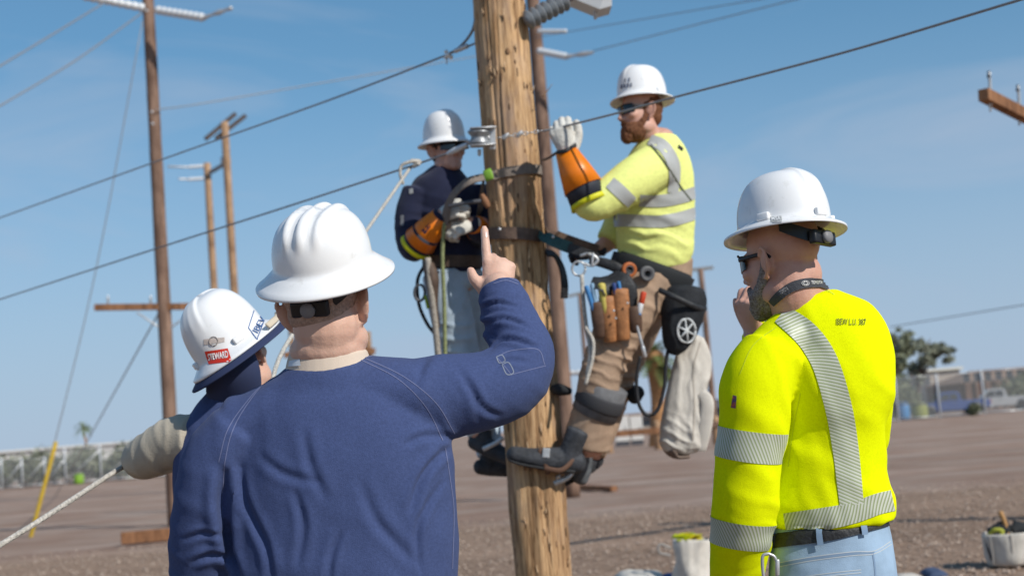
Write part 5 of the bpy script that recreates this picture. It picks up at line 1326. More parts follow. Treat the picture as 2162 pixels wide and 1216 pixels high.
    MB().tube(ring_, n=6, seg=1, cap=0).build('emblem', mat('emblem_ring', (0.33, 0.29, 0.27), 0.6), hat)
    # tan strip for the sunlit front of the sun shade, light painted in
    fl_ = MB(); pts = [HT @ Vector((0.150 * math.cos(a), 0.168 * math.sin(a), -0.004)) for a in [rad(x) for x in range(-6, 60, 6)]]
    fl_.tube([(p, 0.004, 0.010) for p in pts], n=10, seg=2, side=tuple(cF)); fl_.build('lit_shade_front', mat('sunlit_shade_tan', (0.55, 0.47, 0.36), 0.85), hat)
    return root
steward()
# the rope he hauls on
rp = [P(-420, 1400, 3.35), P(0, 1150, 3.75), P(140, 1062, 3.95), P(262, 984, 4.30), P(330, 958, 4.50), P(430, 945, 4.58), P(560, 892, 4.62), P(600, 735, 5.0), P(775, 485, 6.5), P(868, 352, 7.05)]
top_wire('rope', rp, 0.0078, 'pale rope running from the ground past the khaki sleeve up to the wire', 'rope', m=ROPE, seg=10, n=10)
# ================================================================== the bearded lineman on the right of the pole
def bearded_climber():
    X = Px(7.0); k = 7.0 / FPX
    f0 = X(1370, 960)
    root = thing('person', 'bearded lineman in faded yellow shirt climbing the right side of the pole', 'person', (f0.x, f0.y, f0.z))
    SD = cR
    torso = [X.t(1388, 566, 0, 66, 56), X.t(1385, 535, 0, 80, 62), X.t(1384, 480, 0, 83, 62), X.t(1386, 420, 0, 81, 60), X.t(1390, 360, 0, 74, 58), X.t(1392, 318, 0, 58, 54), X.t(1392, 288, 0, 36, 38)]
    larm = [X.t(1388, 350, -0.10, 50, 48), X.t(1340, 380, -0.20, 48, 46), X.t(1288, 414, -0.26, 42, 42), X.t(1248, 432, -0.29, 36, 36), X.t(1228, 404, -0.29, 33, 33), X.t(1212, 360, -0.28, 27, 27), X.t(1200, 330, -0.26, 21, 21)]
    rarm = [X.t(1372, 350, 0.12, 48, 46), X.t(1330, 410, 0.22, 42, 42), X.t(1310, 470, 0.26, 36, 36), X.t(1285, 510, 0.22, 28, 28), X.t(1262, 528, 0.18, 22, 22)]
    sh = MB(); sh.tube(torso, n=32, seg=6, side=SD, cap=0.15); sh.tube(larm[:5], n=22, seg=6, side=cU, cap=0.3); sh.tube(rarm[:4], n=22, seg=6, side=cU, cap=0.2)
    me = fuse(sh, 0.007, 8)
    drape(me, [(X(1380, 540, -.15), cU + cR * .35, 0.075, 0.010, 0.16), (X(1330, 440, -.18), cU + cR, 0.06, 0.006, 0.10), (X(1265, 425, -.25), cR + cU * .3, 0.05, 0.006, 0.08), (X(1410, 470, -.1), cU, 0.11, 0.005, 0.16)], 0.005, 6, 11)
    so = add_mesh('shirt', me, HIVIS2, root); so['label'] = 'faded lime-yellow shirt with plain grey reflective bands'
    bv = bvh_ob(so)
    def tape(path, hw): add_mesh('reflective_tape', strip_px(bv, path, hw, 6, 10, 0.004, k), TAPE2, so)
    tape([(1372, 296), (1400, 310), (1420, 342), (1424, 372), (1420, 408)], [12, 13, 13, 12, 11])
    tape([(1350, 424), (1400, 424), (1440, 416), (1470, 406)], 13); tape([(1296, 466), (1340, 466), (1390, 468), (1430, 462), (1470, 450)], 13)
    tape([(1288, 386), (1306, 402), (1334, 428)], [13, 14, 13])
    add_mesh('seam', strip_px(bv, [(1368, 300), (1400, 340), (1440, 400), (1458, 424)], 1.6, 1, 10, 0.005, k), mat('dark_cord', (0.08, 0.09, 0.06), 0.9), so)
    add_mesh('lettering', patch_px(bv, [(1432, 306), (1442, 314), (1440, 320), (1430, 312)], 3, 0.004), DARK_INK, so)
    # ---- body
    HM = M4(X(1353, 240, -0.03), rot(112, 0, 3), 1.02)
    ll = [X.t(1376, 590, -0.03, 64, 60), X.t(1330, 655, -0.10, 58, 56), X.t(1292, 730, -0.16, 50, 50), X.t(1268, 795, -0.19, 45, 45), X.t(1258, 850, -0.17, 46, 46), X.t(1246, 905, -0.15, 50, 48), X.t(1238, 940, -0.14, 52, 50)]
    rl_ = [X.t(1370, 590, 0.12, 62, 58), X.t(1345, 680, 0.16, 52, 50), X.t(1305, 780, 0.16, 44, 44), X.t(1284, 850, 0.16, 40, 40), X.t(1262, 915, 0.14, 38, 38), X.t(1246, 955, 0.12, 34, 34)]
    hips = [X.t(1384, 545, 0.02, 80, 62), X.t(1382, 590, 0.03, 78, 64), X.t(1375, 640, 0.03, 62, 58)]
    body = MB(); body.tube(shrink(torso, 0.86), n=24, seg=4, side=SD); body.tube(shrink(larm, 0.7), n=16, seg=4, side=cU); body.tube(shrink(rarm, 0.7), n=16, seg=4, side=cU)
    body.tube(shrink(hips, 0.88), n=20, seg=4, side=SD)
    for l in (ll, rl_): body.tube(shrink(l, 0.8), n=16, seg=4)
    add_head(body, HM, X(1390, 315, 0.0), 0.060)
    HL = hand_M(X(1198, 324, -0.255), cU * 0.96 - cR * 0.28, -cF - cR * 0.15)
    cl = [(50, 74, 45), (54, 76, 45), (54, 74, 45), (50, 72, 45)]
    add_hand(body, HL, 1, cl, s=0.95, thick=0.8)
    HR = hand_M(X(1262, 528, 0.18), -cR + cU * 0.1, -cF * 0.5 + cU); add_hand(body, HR, -1, [(50, 60, 40)] * 4, s=0.95, thick=0.85)
    bme = fuse(body, 0.0058, 3); add_mesh('body', bme, SKIN2, root)
    # gloves
    gl = MB(); add_hand(gl, HL, 1, cl, s=1.36, thick=1.34, spread=0.8); add_mesh('glove', fuse(gl, 0.0032, 3), GLOVE, root)
    MB().tube([(X(1176, 322, -0.295), 0.010, 0.004), (X(1196, 318, -0.315), 0.010, 0.004), (X(1216, 306, -0.285), 0.010, 0.004)], n=8, seg=5, side=cU).build('glove_strap', BLACK_LEATHER, root)
    gr = MB(); add_hand(gr, HR, -1, [(50, 60, 40)] * 4, s=1.1, thick=1.2); add_mesh('glove', fuse(gr, 0.004, 3), RUBBER, root)
    # gauntlets: rubber sleeve, orange cuff, yellow lining
    a, b = X(1196, 322, -0.255), X(1246, 428, -0.29); ax = (b - a); Lc = ax.length
    def cone(t0, t1, r0, r1, name, m, n=28, wall=0.004):
        MB().lathe([(r0 - wall, t0), (r0, t0), ((r0 + r1) / 2 + 0.002, (t0 + t1) / 2), (r1, t1), (r1 - wall, t1), ((r0 + r1) / 2 - wall, (t0 + t1) / 2)], a, ax, n).build(name, m, root)
    cone(-0.008, 0.190, 0.052, 0.096, 'glove_cuff', ORANGE); cone(0.12, 0.250, 0.080, 0.094, 'rubber_cuff', RUBBER); cone(0.235, 0.275, 0.088, 0.100, 'cuff_rim', YRUB)
    # trousers
    tr = MB(); tr.tube(hips, n=24, seg=5, side=SD, cap=0.3)
    for l in (ll, rl_): tr.tube(l, n=20, seg=6, cap=0.1)
    tme = fuse(tr, 0.007, 7); drape(tme, [(X(1290, 750, -.2), cU + cR * .5, 0.055, 0.012, 0.15), (X(1260, 900, -.2), cU - cR * .3, 0.07, 0.008, 0.12), (X(1350, 640, -.15), cU + cR, 0.08, 0.006, 0.12), (X(1330, 800, .1), cU, 0.06, 0.008, 0.14)], 0.004, 8, 12)
    to = add_mesh('trousers', tme, BROWN_CANVAS, root)
    # boots on the pole, with climber irons
    def climb_boot(ank, toe, dd_up, near):
        bt = MB(); t = (toe - ank); L_ = t.length; boot(bt, ank, t, L=L_, w=0.056, h=0.15, up=dd_up, k=1.35); bme_ = fuse(bt, 0.0055, 3)
        bo = add_mesh('boot', bme_, BOOT, root); tn = t.normalized(); up = Vector(dd_up)
        MB().tube([(ank - tn * 0.05 - up * 0.040, 0.052, 0.012), (ank + tn * 0.06 - up * 0.050, 0.054, 0.012), (ank + tn * (L_ * 0.62) - up * 0.056, 0.054, 0.010), (ank + tn * (L_ - 0.06) - up * 0.050, 0.042, 0.009)], n=12, seg=4, side=tn.cross(up)).build('sole', mat('boot_sole', (0.03, 0.03, 0.032), 0.9), bo)
        return bo, tn
    upv = (cU * 0.93 + cR * 0.38).normalized()
    b1, tn = climb_boot(X(1196, 972, -0.23), X(1058, 944, -0.245), upv, True)
    # straps and leg iron
    MB().tube([(X(1140, 948, -0.275), 0.004, 0.012), (X(1150, 975, -0.285), 0.004, 0.012), (X(1158, 1000, -0.27), 0.004, 0.012)], n=8, seg=4, side=cF).build('strap', mat('brown_strap', (0.13, 0.07, 0.045), 0.7), root)
    MB().box(X(1153, 956, -0.287), (0.017, 0.004, 0.022), rot(0, 0, 10)).build('buckle', STEEL, root, smooth=False, bevel=0.003)
    MB().tube([(X(1150, 988, -0.285), 0.012, 0.004), (X(1185, 992, -0.292), 0.012, 0.004), (X(1212, 970, -0.27), 0.012, 0.004)], n=8, seg=5, side=cU).build('strap', MATS['brown_strap'], root)
    MB().tube([(X(1242, 860, -0.10), 0.006, 0.014), (X(1226, 940, -0.10), 0.006, 0.014), (X(1205, 1000, -0.16), 0.006, 0.014), (X(1170, 1020, -0.20), 0.007, 0.014)], n=8, seg=4, side=cF).build('climber_iron', STEEL, root)
    MB().tube([(X(1180, 1004, -0.2), 0.010), (X(1165, 1022, -0.16), 0.007), (X(1152, 1032, -0.12), 0.002)], n=8, seg=3).build('gaff', STEEL, root)
    b2, _ = climb_boot(X(1238, 975, 0.12), X(1140, 1020, 0.02), (cU * 0.97 + cR * 0.2).normalized(), False)
    MB().tube([(X(1236, 940, 0.03), 0.042), (X(1230, 990, 0.02), 0.044), (X(1224, 1012, 0.02), 0.040)], n=16, seg=4).build('ankle_guard', mat('grey_guard', (0.10, 0.11, 0.12), 0.6, var=0.3, vscale=30), root)
    # knee pad with its strap
    tb = bvh_ob(to)
    kp = MB()
    ka, kb2 = X(1282, 806, -0.19), X(1250, 884, -0.16)
    kp.lathe([(0.096, 0), (0.112, 0.004), (0.116, 0.08), (0.112, 0.158), (0.098, 0.164)], ka.lerp(kb2, 0.06), (kb2 - ka), 26).build('knee_pad', mat('grey_knee_pad', (0.125, 0.125, 0.13), 0.7, 0.3, var=0.2, vscale=25), root)
    MB().lathe([(0.117, 0), (0.121, 0.01), (0.121, 0.06), (0.117, 0.07)], ka.lerp(kb2, 0.32), (kb2 - ka), 26).build('knee_strap', mat('charcoal_elastic', (0.05, 0.05, 0.055), 0.8), root)
    # head things
    hat = hard_hat(root, M4(X(1356, 209, 0.0), rot(112, 2, 4), 1.0), 'white full-brim hard hat with small dark print on the front', 'vgard', lugs=(200, 340), a=0.108, b=0.126, H=0.165, brim=(0.036, 0.038), droop=0.018, susp=False)
    hb = bvh_ob(hat)
    GI = mat('grey_blue_ink', (0.16, 0.17, 0.22), 0.7)
    for (u, v, w) in ((1313, 184, 4), (1319, 182, 4), (1326, 181, 5), (1333, 180, 3), (1320, 171, 3), (1329, 169, 3)):
        add_mesh('print_mark', patch_px(hb, [(u - w / 2, v - 4), (u + w / 2, v - 4.5), (u + w / 2, v + 4), (u - w / 2, v + 4.5)], 3, 0.003), GI, hat)
    glasses(root, HM, 0.020)
    beard(root, HM, mat('red_brown_beard', (0.14, 0.060, 0.035), 0.9, 0.1, vcol=(0.24, 0.11, 0.06), vscale=70, bump=0.7, bscale=300), 0.018, 0.016, 5)
    hr = MB(); hr.ell((0, -0.022, 0.030), (0.0805, 0.095, 0.085)); hr.ell((0, -0.055, -0.02), (0.062, 0.05, 0.05)); hr.xf(HM); add_mesh('hair', fuse(hr, 0.005, 3), MATS['red_brown_beard'], root)
    # ---- tool belt (worn)
    c = X(1376, 574, 0.02); e1 = (P(1440, 598, 7.0) - P(1310, 552, 7.0)).normalized(); e2 = cF; nrm = e1.cross(e2).normalized()
    if nrm.dot(cU) < 0: nrm = -nrm
    V = []; n = 48
    for q in range(n):
        a_ = 2 * math.pi * q / n; dr = e1 * (0.200 * math.cos(a_)) + e2 * (0.165 * math.sin(a_)); o = dr.normalized()
        for h, t in ((0.034, 0.012), (-0.034, 0.012), (-0.034, 0), (0.034, 0)): V.append(c + dr + nrm * h + o * t)
    be = MB(); be.v = [tuple(p) for p in V]; be.f = [(q * 4 + j, ((q + 1) % n) * 4 + j, ((q + 1) % n) * 4 + (j + 1) % 4, q * 4 + (j + 1) % 4) for q in range(n) for j in range(4)]
    belt = be.build('tool_belt', BLACK_LEATHER, root, smooth=False)
    pad = MB(); pad.tube([(c + e1 * (0.205 * math.cos(a_)) + e2 * (0.170 * math.sin(a_)) - nrm * 0.008, 0.016, 0.052) for a_ in [rad(x) for x in range(-150, -20, 12)]], n=12, seg=3, side=-e2); pad.build('belt_pad', mat('black_pad', (0.018, 0.02, 0.022), 0.8), belt)
    MB().tube([(X(1246, 548, -0.16), 0.006, 0.022), (X(1290, 560, -0.20), 0.008, 0.026), (X(1330, 580, -0.21), 0.006, 0.024)], n=8, seg=4, side=cF).build('belt_extension', BLACK_LEATHER, belt)
    # rolls of tape on the belt
    for u, v, col, nm in ((1328, 570, (0.42, 0.12, 0.035), 'orange'), (1366, 578, (0.12, 0.12, 0.125), 'grey')):
        t = thing('tape_roll', nm + ' roll of tape hung on the belt of the bearded climber', 'tape roll', X(u, v, -0.20), 'tape rolls')
        MB().lathe([(0.020, -0.012), (0.036, -0.012), (0.038, 0), (0.036, 0.012), (0.020, 0.012), (0.020, -0.012)], X(u, v, -0.21), -cF + cR * 0.25, 22).build('winding', mat(nm + '_tape', col, 0.5), t)
        MB().lathe([(0.016, -0.013), (0.0205, -0.013), (0.0205, 0.013), (0.016, 0.013), (0.016, -0.013)], X(u, v, -0.21), -cF + cR * 0.25, 22).build('core', DSTEEL, t)
    return root
bearded_climber()
# ================================================================== the lineman left of the pole
def left_climber():
    X = Px(7.28); k = 7.28 / FPX
    f0 = X(1000, 960)
    root = thing('person', 'lineman in dark navy shirt and jeans on the left of the pole, half in shadow', 'person', (f0.x, f0.y, f0.z))
    SD = cR
    torso = [X.t(962, 575, 0, 56, 46), X.t(958, 545, 0, 62, 50), X.t(950, 490, 0, 70, 54), X.t(942, 430, 0, 78, 56), X.t(938, 396, 0, 72, 52), X.t(940, 372, 0, 48, 42), X.t(942, 354, 0, 30, 30)]
    larm = [X.t(884, 408, -0.02, 36, 40), X.t(868, 450, -0.04, 34, 36), X.t(866, 496, -0.07, 31, 33), X.t(874, 524, -0.12, 29, 30), X.t(900, 492, -0.20, 24, 24), X.t(932, 452, -0.24, 18, 18)]
    rarm = [X.t(996, 405, 0.02, 36, 40), X.t(1014, 450, 0.0, 32, 34), X.t(1020, 490, -0.06, 29, 30), X.t(1008, 486, -0.15, 24, 24), X.t(992, 468, -0.20, 18, 18)]
    sh = MB(); sh.tube(torso, n=28, seg=6, side=SD, cap=0.15); sh.tube(larm, n=20, seg=6, side=SD, cap=0.2); sh.tube(rarm, n=20, seg=6, side=SD, cap=0.2)
    me = fuse(sh, 0.007, 8); drape(me, [(X(870, 480, -.05), cU, 0.06, 0.006, 0.10), (X(920, 470, -.1), cU + cR * .5, 0.09, 0.006, 0.14)], 0.005, 6, 21)
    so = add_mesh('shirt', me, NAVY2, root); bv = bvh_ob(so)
    add_mesh('badge', patch_px(bv, [(864, 400), (872, 398), (873, 408), (865, 410)], 3, 0.003), mat('grey_badge', (0.35, 0.36, 0.36), 0.7), so)
    add_mesh('badge', patch_px(bv, [(846, 455), (853, 454), (853, 476), (846, 476)], 3, 0.003), mat('dull_badge', (0.18, 0.18, 0.19), 0.7), so)
    HM = M4(X(944, 318, -0.01), rot(-152, -2, 0), 1.0)
    ll = [X.t(938, 580, -0.02, 48, 48), X.t(952, 660, -0.05, 45, 46), X.t(976, 760, -0.06, 40, 40), X.t(998, 840, -0.05, 34, 36), X.t(1016, 915, -0.12, 30, 30)]
    rl_ = [X.t(982, 580, 0.06, 46, 46), X.t(990, 670, 0.08, 42, 44), X.t(1004, 770, 0.10, 38, 38), X.t(1018, 860, 0.10, 34, 34), X.t(1034, 960, 0.0, 28, 28)]
    hips = [X.t(958, 552, 0.01, 58, 48), X.t(958, 600, 0.01, 60, 52)]
    body = MB(); body.tube(shrink(torso, 0.86), n=24, seg=4, side=SD); body.tube(shrink(larm, 0.7), n=16, seg=4, side=SD); body.tube(shrink(rarm, 0.7), n=16, seg=4, side=SD)
    for l in (ll, rl_): body.tube(shrink(l, 0.8), n=16, seg=4)
    body.tube(shrink(hips, 0.85), n=16, seg=3, side=SD)
    add_head(body, HM, X(942, 380, 0.0), 0.058)
    HL = hand_M(X(930, 456, -0.24), cR * 0.85 + cU * 0.30 - cF * 0.2, -cF + cU * 0.6); HR = hand_M(X(998, 474, -0.20), -cR * 0.75 - cU * 0.22 - cF * 0.3, -cF * 0.8 + cU * 0.5)
    cl = [(45, 60, 35)] * 4
    add_hand(body, HL, -1, cl, s=0.92, thick=0.8); add_hand(body, HR, 1, cl, s=0.92, thick=0.8)
    add_mesh('body', fuse(body, 0.0058, 3), SKIN2, root)
    for H_, sd in ((HL, -1), (HR, 1)):
        gl = MB(); add_hand(gl, H_, sd, cl, s=1.08, thick=1.25, spread=0.8); add_mesh('glove', fuse(gl, 0.0035, 3), GLOVE, root)
    a, b = X(930, 456, -0.24), X(874, 526, -0.13); ax = b - a
    def cone(t0, t1, r0, r1, name, m, wall=0.004):
        MB().lathe([(r0 - wall, t0), (r0, t0), ((r0 + r1) / 2 + 0.002, (t0 + t1) / 2), (r1, t1), (r1 - wall, t1), ((r0 + r1) / 2 - wall, (t0 + t1) / 2)], a, ax, 26).build(name, m, root)
    cone(0.0, 0.185, 0.046, 0.086, 'glove_cuff', ORANGE); cone(0.12, 0.205, 0.074, 0.083, 'rubber_cuff', RUBBER); cone(0.20, 0.228, 0.078, 0.088, 'cuff_rim', YRUB)
    a2, b2 = X(998, 474, -0.2), X(1020, 492, -0.08); a = a2; ax = b2 - a2
    cone(0.0, 0.10, 0.046, 0.074, 'glove_cuff', ORANGE); cone(0.07, 0.13, 0.070, 0.080, 'rubber_cuff', RUBBER)
    jn = MB(); jn.tube(hips, n=20, seg=3, side=SD, cap=0.3)
    for l in (ll, rl_): jn.tube(l, n=18, seg=5, cap=0.2)
    jme = fuse(jn, 0.007, 7); drape(jme, [(X(960, 720, -.1), cU, 0.07, 0.006, 0.12), (X(960, 620, -.1), cR, 0.08, 0.004, 0.12, cU, 2)], 0.003, 8, 22); add_mesh('jeans', jme, JEAN2, root)
    up = (cU * 0.9 + cF * 0.1 - cR * 0.1).normalized()
    bt = MB(); boot(bt, X(1022, 940, -0.14), cR * 0.8 - cF * 0.35 - cU * 0.25, L=0.27, w=0.048, h=0.13, up=up); add_mesh('boot', fuse(bt, 0.0055, 3), BOOT, root)
    bt = MB(); boot(bt, X(1036, 985, -0.02), cR * 0.8 + cF * 0.1, L=0.27, w=0.048, h=0.13, up=up); add_mesh('boot', fuse(bt, 0.0055, 3), BOOT, root)
    MB().tube([(X(1020, 948, -0.23), 0.004, 0.012), (X(1045, 936, -0.23), 0.004, 0.012), (X(1062, 924, -0.23), 0.004, 0.012)], n=8, seg=3, side=cF).build('climber_iron', STEEL, root)
    MB().tube([(X(1002, 850, -0.12), 0.006, 0.014), (X(1016, 930, -0.11), 0.006, 0.014)], n=8, seg=3, side=cF).build('leg_iron', DSTEEL, root)
    hat = hard_hat(root, M4(X(938, 300, -0.01), rot(-148, -3, 2), 1.0), 'white hard hat half in the shadow of the pole', 'vgard', a=0.104, b=0.122, H=0.158, brim=(0.030, 0.034), droop=0.018, susp=False)
    glasses(root, HM, 0.021)
    hr = MB(); hr.ell((0, -0.022, 0.030), (0.0805, 0.095, 0.085)); hr.ell((0, -0.055, -0.02), (0.062, 0.05, 0.05)); hr.xf(HM); add_mesh('hair', fuse(hr, 0.005, 3), mat('dark_hair', (0.03, 0.022, 0.018), 0.9, bump=0.5, bscale=300), root)
    # belt
    V = []; n = 40; c = X(958, 552, 0.01)
    for q in range(n):
        a_ = 2 * math.pi * q / n; dr = cR * (0.150 * math.cos(a_)) + cF * (0.130 * math.sin(a_)); o = dr.normalized()
        for h, t in ((0.03, 0.012), (-0.03, 0.012), (-0.03, 0), (0.03, 0)): V.append(c + dr + cU * h + o * t)
    be = MB(); be.v = [tuple(p) for p in V]; be.f = [(q * 4 + j, ((q + 1) % n) * 4 + j, ((q + 1) % n) * 4 + (j + 1) % 4, q * 4 + (j + 1) % 4) for q in range(n) for j in range(4)]
    be.build('tool_belt', mat('brown_leather', (0.09, 0.06, 0.045), 0.65, 0.3, var=0.3, vscale=20), root, smooth=False)
    return root
left_climber()
# ================================================================== wires and hardware on the main pole
top_wire('conductor', [P(990, 312, 6.83), P(940, 326, 6.9), P(870, 350, 7.1), P(620, 432, 8.0), P(345, 520, 9.2), P(0, 632, 11)] + ext([P(345, 520, 9.2), P(0, 632, 11)], 12)[2:], 0.0052, 'grey wire from the pulley block down to the left across the sky', 'wire', seg=8)
top_wire('conductor', [P(1146, 277, 6.78), P(1180, 270, 6.74), P(1300, 240, 6.52), P(1420, 207, 6.3), P(1780, 112, 5.6), P(2162, -2, 4.9)] + ext([P(1780, 112, 5.6), P(2162, -2, 4.9)], 9)[2:], 0.0052, 'grey wire held by the bearded climber, crossing his face to the right', 'wire', seg=8)
top_wire('conductor', [P(1004, 92, 7.1), P(940, 118, 7.3), P(700, 210, 8.2), P(345, 336, 9.8), P(0, 460, 12)] + ext([P(345, 336, 9.8), P(0, 460, 12)], 14)[2:], 0.0052, 'upper grey wire from high on the climbing pole to the left edge', 'wire', seg=8)
jw = thing('jumper_wire', 'short looping jumper wire with a bright clamp left of the pole top', 'wire', P(945, 118, 7.28))
wire_mesh([P(1004, 40, 7.1), P(998, 64, 7.12), P(984, 86, 7.16), P(966, 104, 7.2), P(945, 116, 7.26)], 0.0075, 8, 8).build('wire', WIRE, jw)
cl_ = MB()
for du, dv, r in ((0, 0, 0.016), (-4, -7, 0.011), (6, 4, 0.012), (-6, 5, 0.009)): cl_.ell(P(946 + du, 117 + dv, 7.25), r)
cl_.build('clamp', mat('bright_clamp', (0.75, 0.75, 0.74), 0.35, 0.5, metal=0.3), jw)
MB().tube([(P(944, 122, 7.26), 0.004), (P(943, 136, 7.26), 0.003)], n=6, seg=1).build('bolt', STEEL, jw)
MB().tube([(P(962, 108, 7.19), 0.013), (P(986, 98, 7.14), 0.013)], n=8, seg=2).build('sleeve', STEEL, jw)
# pulley block
pb = thing('pulley_block', 'grey steel pulley block fixed to the left of the climbing pole', 'pulley', P(1018, 318, 6.86))
for v in (272, 308):
    m_ = MB(); m_.tube([(P(994, v + 1, 6.80), 0.007, 0.05), (P(1016, v, 6.80), 0.008, 0.062), (P(1040, v - 2, 6.82), 0.007, 0.055)], n=14, seg=4, side=cU); m_.build('cheek_plate', STEEL, pb)
MB().lathe([(0.03, -0.034), (0.056, -0.032), (0.056, -0.022), (0.040, -0.006), (0.040, 0.006), (0.056, 0.022), (0.056, 0.032), (0.03, 0.034)], P(1012, 291, 6.80), cU, 24).build('sheave', mat('worn_sheave', (0.26, 0.27, 0.28), 0.45, 0.5, metal=0.5, var=0.3, vscale=40), pb)
MB().beam(P(1040, 266, 6.80), P(1040, 316, 6.80), 0.03, 0.012, up=cF).build('side_strap', STEEL, pb, smooth=False, bevel=0.003)
MB().tube([(P(1012, 318, 6.80), 0.010), (P(1012, 328, 6.80), 0.008)], n=8, seg=1).build('bolt', STEEL, pb)
MB().tube([(P(1030, 291, 6.80), 0.012), (P(1036, 292, 6.90), 0.012)], n=8, seg=1).build('stud', STEEL, pb)
MB().tube([(P(985, 306, 6.83), 0.012), (P(960, 318, 6.86), 0.014), (P(945, 325, 6.89), 0.009)], n=8, seg=3).build('wire_grip', PORC, pb)
ch = thing('shackle_chain', 'short line of links and clips across the front of the pole', 'chain', P(1095, 285, 6.80))
q0, q1 = P(1048, 292, 6.80), P(1148, 276, 6.80)
for i in range(9):
    a = q0.lerp(q1, (i + 0.1) / 9); b = q0.lerp(q1, (i + 0.95) / 9); sd = cU if i % 2 else cF; w = 0.007
    pts = [a, a.lerp(b, 0.25) + sd * w, a.lerp(b, 0.75) + sd * w, b, a.lerp(b, 0.75) - sd * w, a.lerp(b, 0.25) - sd * w, a]
    MB().tube([(p, 0.0028) for p in pts], n=6, seg=3, cap=0).build('link', STEEL, ch)
for u, v in ((1068, 289), (1097, 284)):
    MB().tube([(P(u - 4, v + 5, 6.785), 0.008), (P(u, v - 1, 6.785), 0.011), (P(u + 5, v - 6, 6.785), 0.007)], n=8, seg=3).build('clip', mat('worn_zinc', (0.5, 0.5, 0.5), 0.4, 0.5, metal=0.5), ch)
# ---- straps
def ribbon(pts, norms, w, t, name, m, parent=None, seg=6):
    rows = catmull([(*p, *n_) for p, n_ in zip(pts, norms)], seg); V = []
    N = len(rows)
    for i, r in enumerate(rows):
        p = Vector(r[:3]); nn = Vector(r[3:]).normalized()
        tg = (Vector(rows[min(i + 1, N - 1)][:3]) - Vector(rows[max(i - 1, 0)][:3])).normalized(); b = tg.cross(nn).normalized()
        for sx, sy in ((1, 1), (-1, 1), (-1, -1), (1, -1)): V.append(p + b * (w / 2 * sx) + nn * (t / 2 * sy))
    mb = MB(); mb.v = [tuple(p) for p in V]; mb.f = [(i * 4 + j, i * 4 + (j + 1) % 4, (i + 1) * 4 + (j + 1) % 4, (i + 1) * 4 + j) for i in range(N - 1) for j in range(4)] + [(3, 2, 1, 0), tuple((N - 1) * 4 + j for j in range(4))]
    return mb.build(name, m, parent, smooth=False)
def on_pole(adeg, z, r=0.146):
    a = rad(adeg); return MAIN + Vector((r * math.cos(a), r * math.sin(a), z)), Vector((math.cos(a), math.sin(a), 0))
zU0, zU1 = P(1035, 366, 6.88).z, P(1140, 350, 6.9).z
WEB = mat('grey_webbing_strap', (0.20, 0.165, 0.14), 0.8, 0.2, var=0.15, vscale=40, bump=0.4, bscale=150)
us = thing('positioning_strap', 'grey-brown webbing strap looped round the pole by the left lineman', 'strap', P(1085, 360, 6.85))
pts, nn = [], []
for u, v, d in ((938, 474, 7.02), (946, 436, 6.98), (962, 406, 6.93), (992, 382, 6.88)): pts.append(P(u, v, d)); nn.append(-cF + cU * 0.6 - cR * 0.3)
for k_, a in enumerate((-128, -100, -70, -40, -10, 25, 60, 95, 130, 165)):
    p, n_ = on_pole(a, zU0 + (zU1 - zU0) * min(1, k_ / 3.5)); pts.append(p); nn.append(n_)
pts.append(P(1006, 520, 7.30)); nn.append(Vector((-0.3, 1, 0.2)))
ribbon(pts, nn, 0.046, 0.006, 'webbing', WEB, us)
tg_ = MB(); tg_.tube([(P(1024, 372, 6.835), 0.028, 0.008), (P(1038, 367, 6.825), 0.028, 0.008)], n=10, seg=1, side=cU); tg_.build('green_tag', mat('green_tag', (0.22, 0.42, 0.05), 0.6), us)
ls = thing('positioning_strap', 'brown leather strap with teal section holding the bearded climber to the pole', 'strap', P(1095, 490, 6.85))
zL0, zL1 = P(1045, 487, 6.9).z, P(1150, 497, 6.9).z
pts, nn = [], []
for k_, a in enumerate((200, 215, 240, 260, 280, 300, 318)):
    p, n_ = on_pole(a, zL0 + (zL1 - zL0) * k_ / 6, 0.148); pts.append(p); nn.append(n_)
LEATH = mat('worn_brown_leather', (0.115, 0.075, 0.055), 0.6, 0.35, var=0.3, vscale=25, bump=0.3, bscale=90)
ribbon(pts, nn, 0.058, 0.008, 'leather', LEATH, ls)
p_end, n_end = pts[-1], nn[-1]
ribbon([p_end + n_end * 0.003, P(1150, 500, 6.84), P(1180, 514, 6.80), P(1206, 524, 6.79)], [n_end, -cF + cR * 0.3, -cF, -cF], 0.056, 0.007, 'teal_section', mat('teal_webbing', (0.030, 0.085, 0.085), 0.6, 0.3, var=0.25, vscale=30), ls)
ribbon([P(1200, 522, 6.785), P(1230, 532, 6.78), P(1262, 545, 6.80)], [-cF] * 3, 0.044, 0.008, 'black_section', BLACK_LEATHER, ls)
pts, nn = [], []
for a in (200, 170, 130, 90, 50, 20):
    p, n_ = on_pole(a, zL0, 0.148); pts.append(p); nn.append(n_)
pts += [P(1190, 505, 7.15), P(1262, 530, 7.12)]; nn += [Vector((0, 1, 0)), Vector((0, 1, 0))]
ribbon(pts, nn, 0.058, 0.008, 'leather', LEATH, ls)
MB().lathe([(0.001, 0), (0.008, 0), (0.007, 0.004), (0.001, 0.005)], P(1055, 484, 6.845), -cF, 10).build('rivet', STEEL, ls)
MB().lathe([(0.001, 0), (0.008, 0), (0.007, 0.004), (0.001, 0.005)], P(1168, 500, 6.80), -cF, 10).build('rivet', STEEL, ls)
sn = thing('snap_hook', 'steel snap hook and ring at the hip of the bearded climber', 'snap hook', P(1235, 560, 6.78))
MB().tube([(P(1222 + 14 * math.cos(a), 567 + 15 * math.sin(a), 6.77), 0.0055) for a in [rad(x) for x in range(0, 361, 24)]], n=8, seg=2, cap=0).build('ring', STEEL, sn)
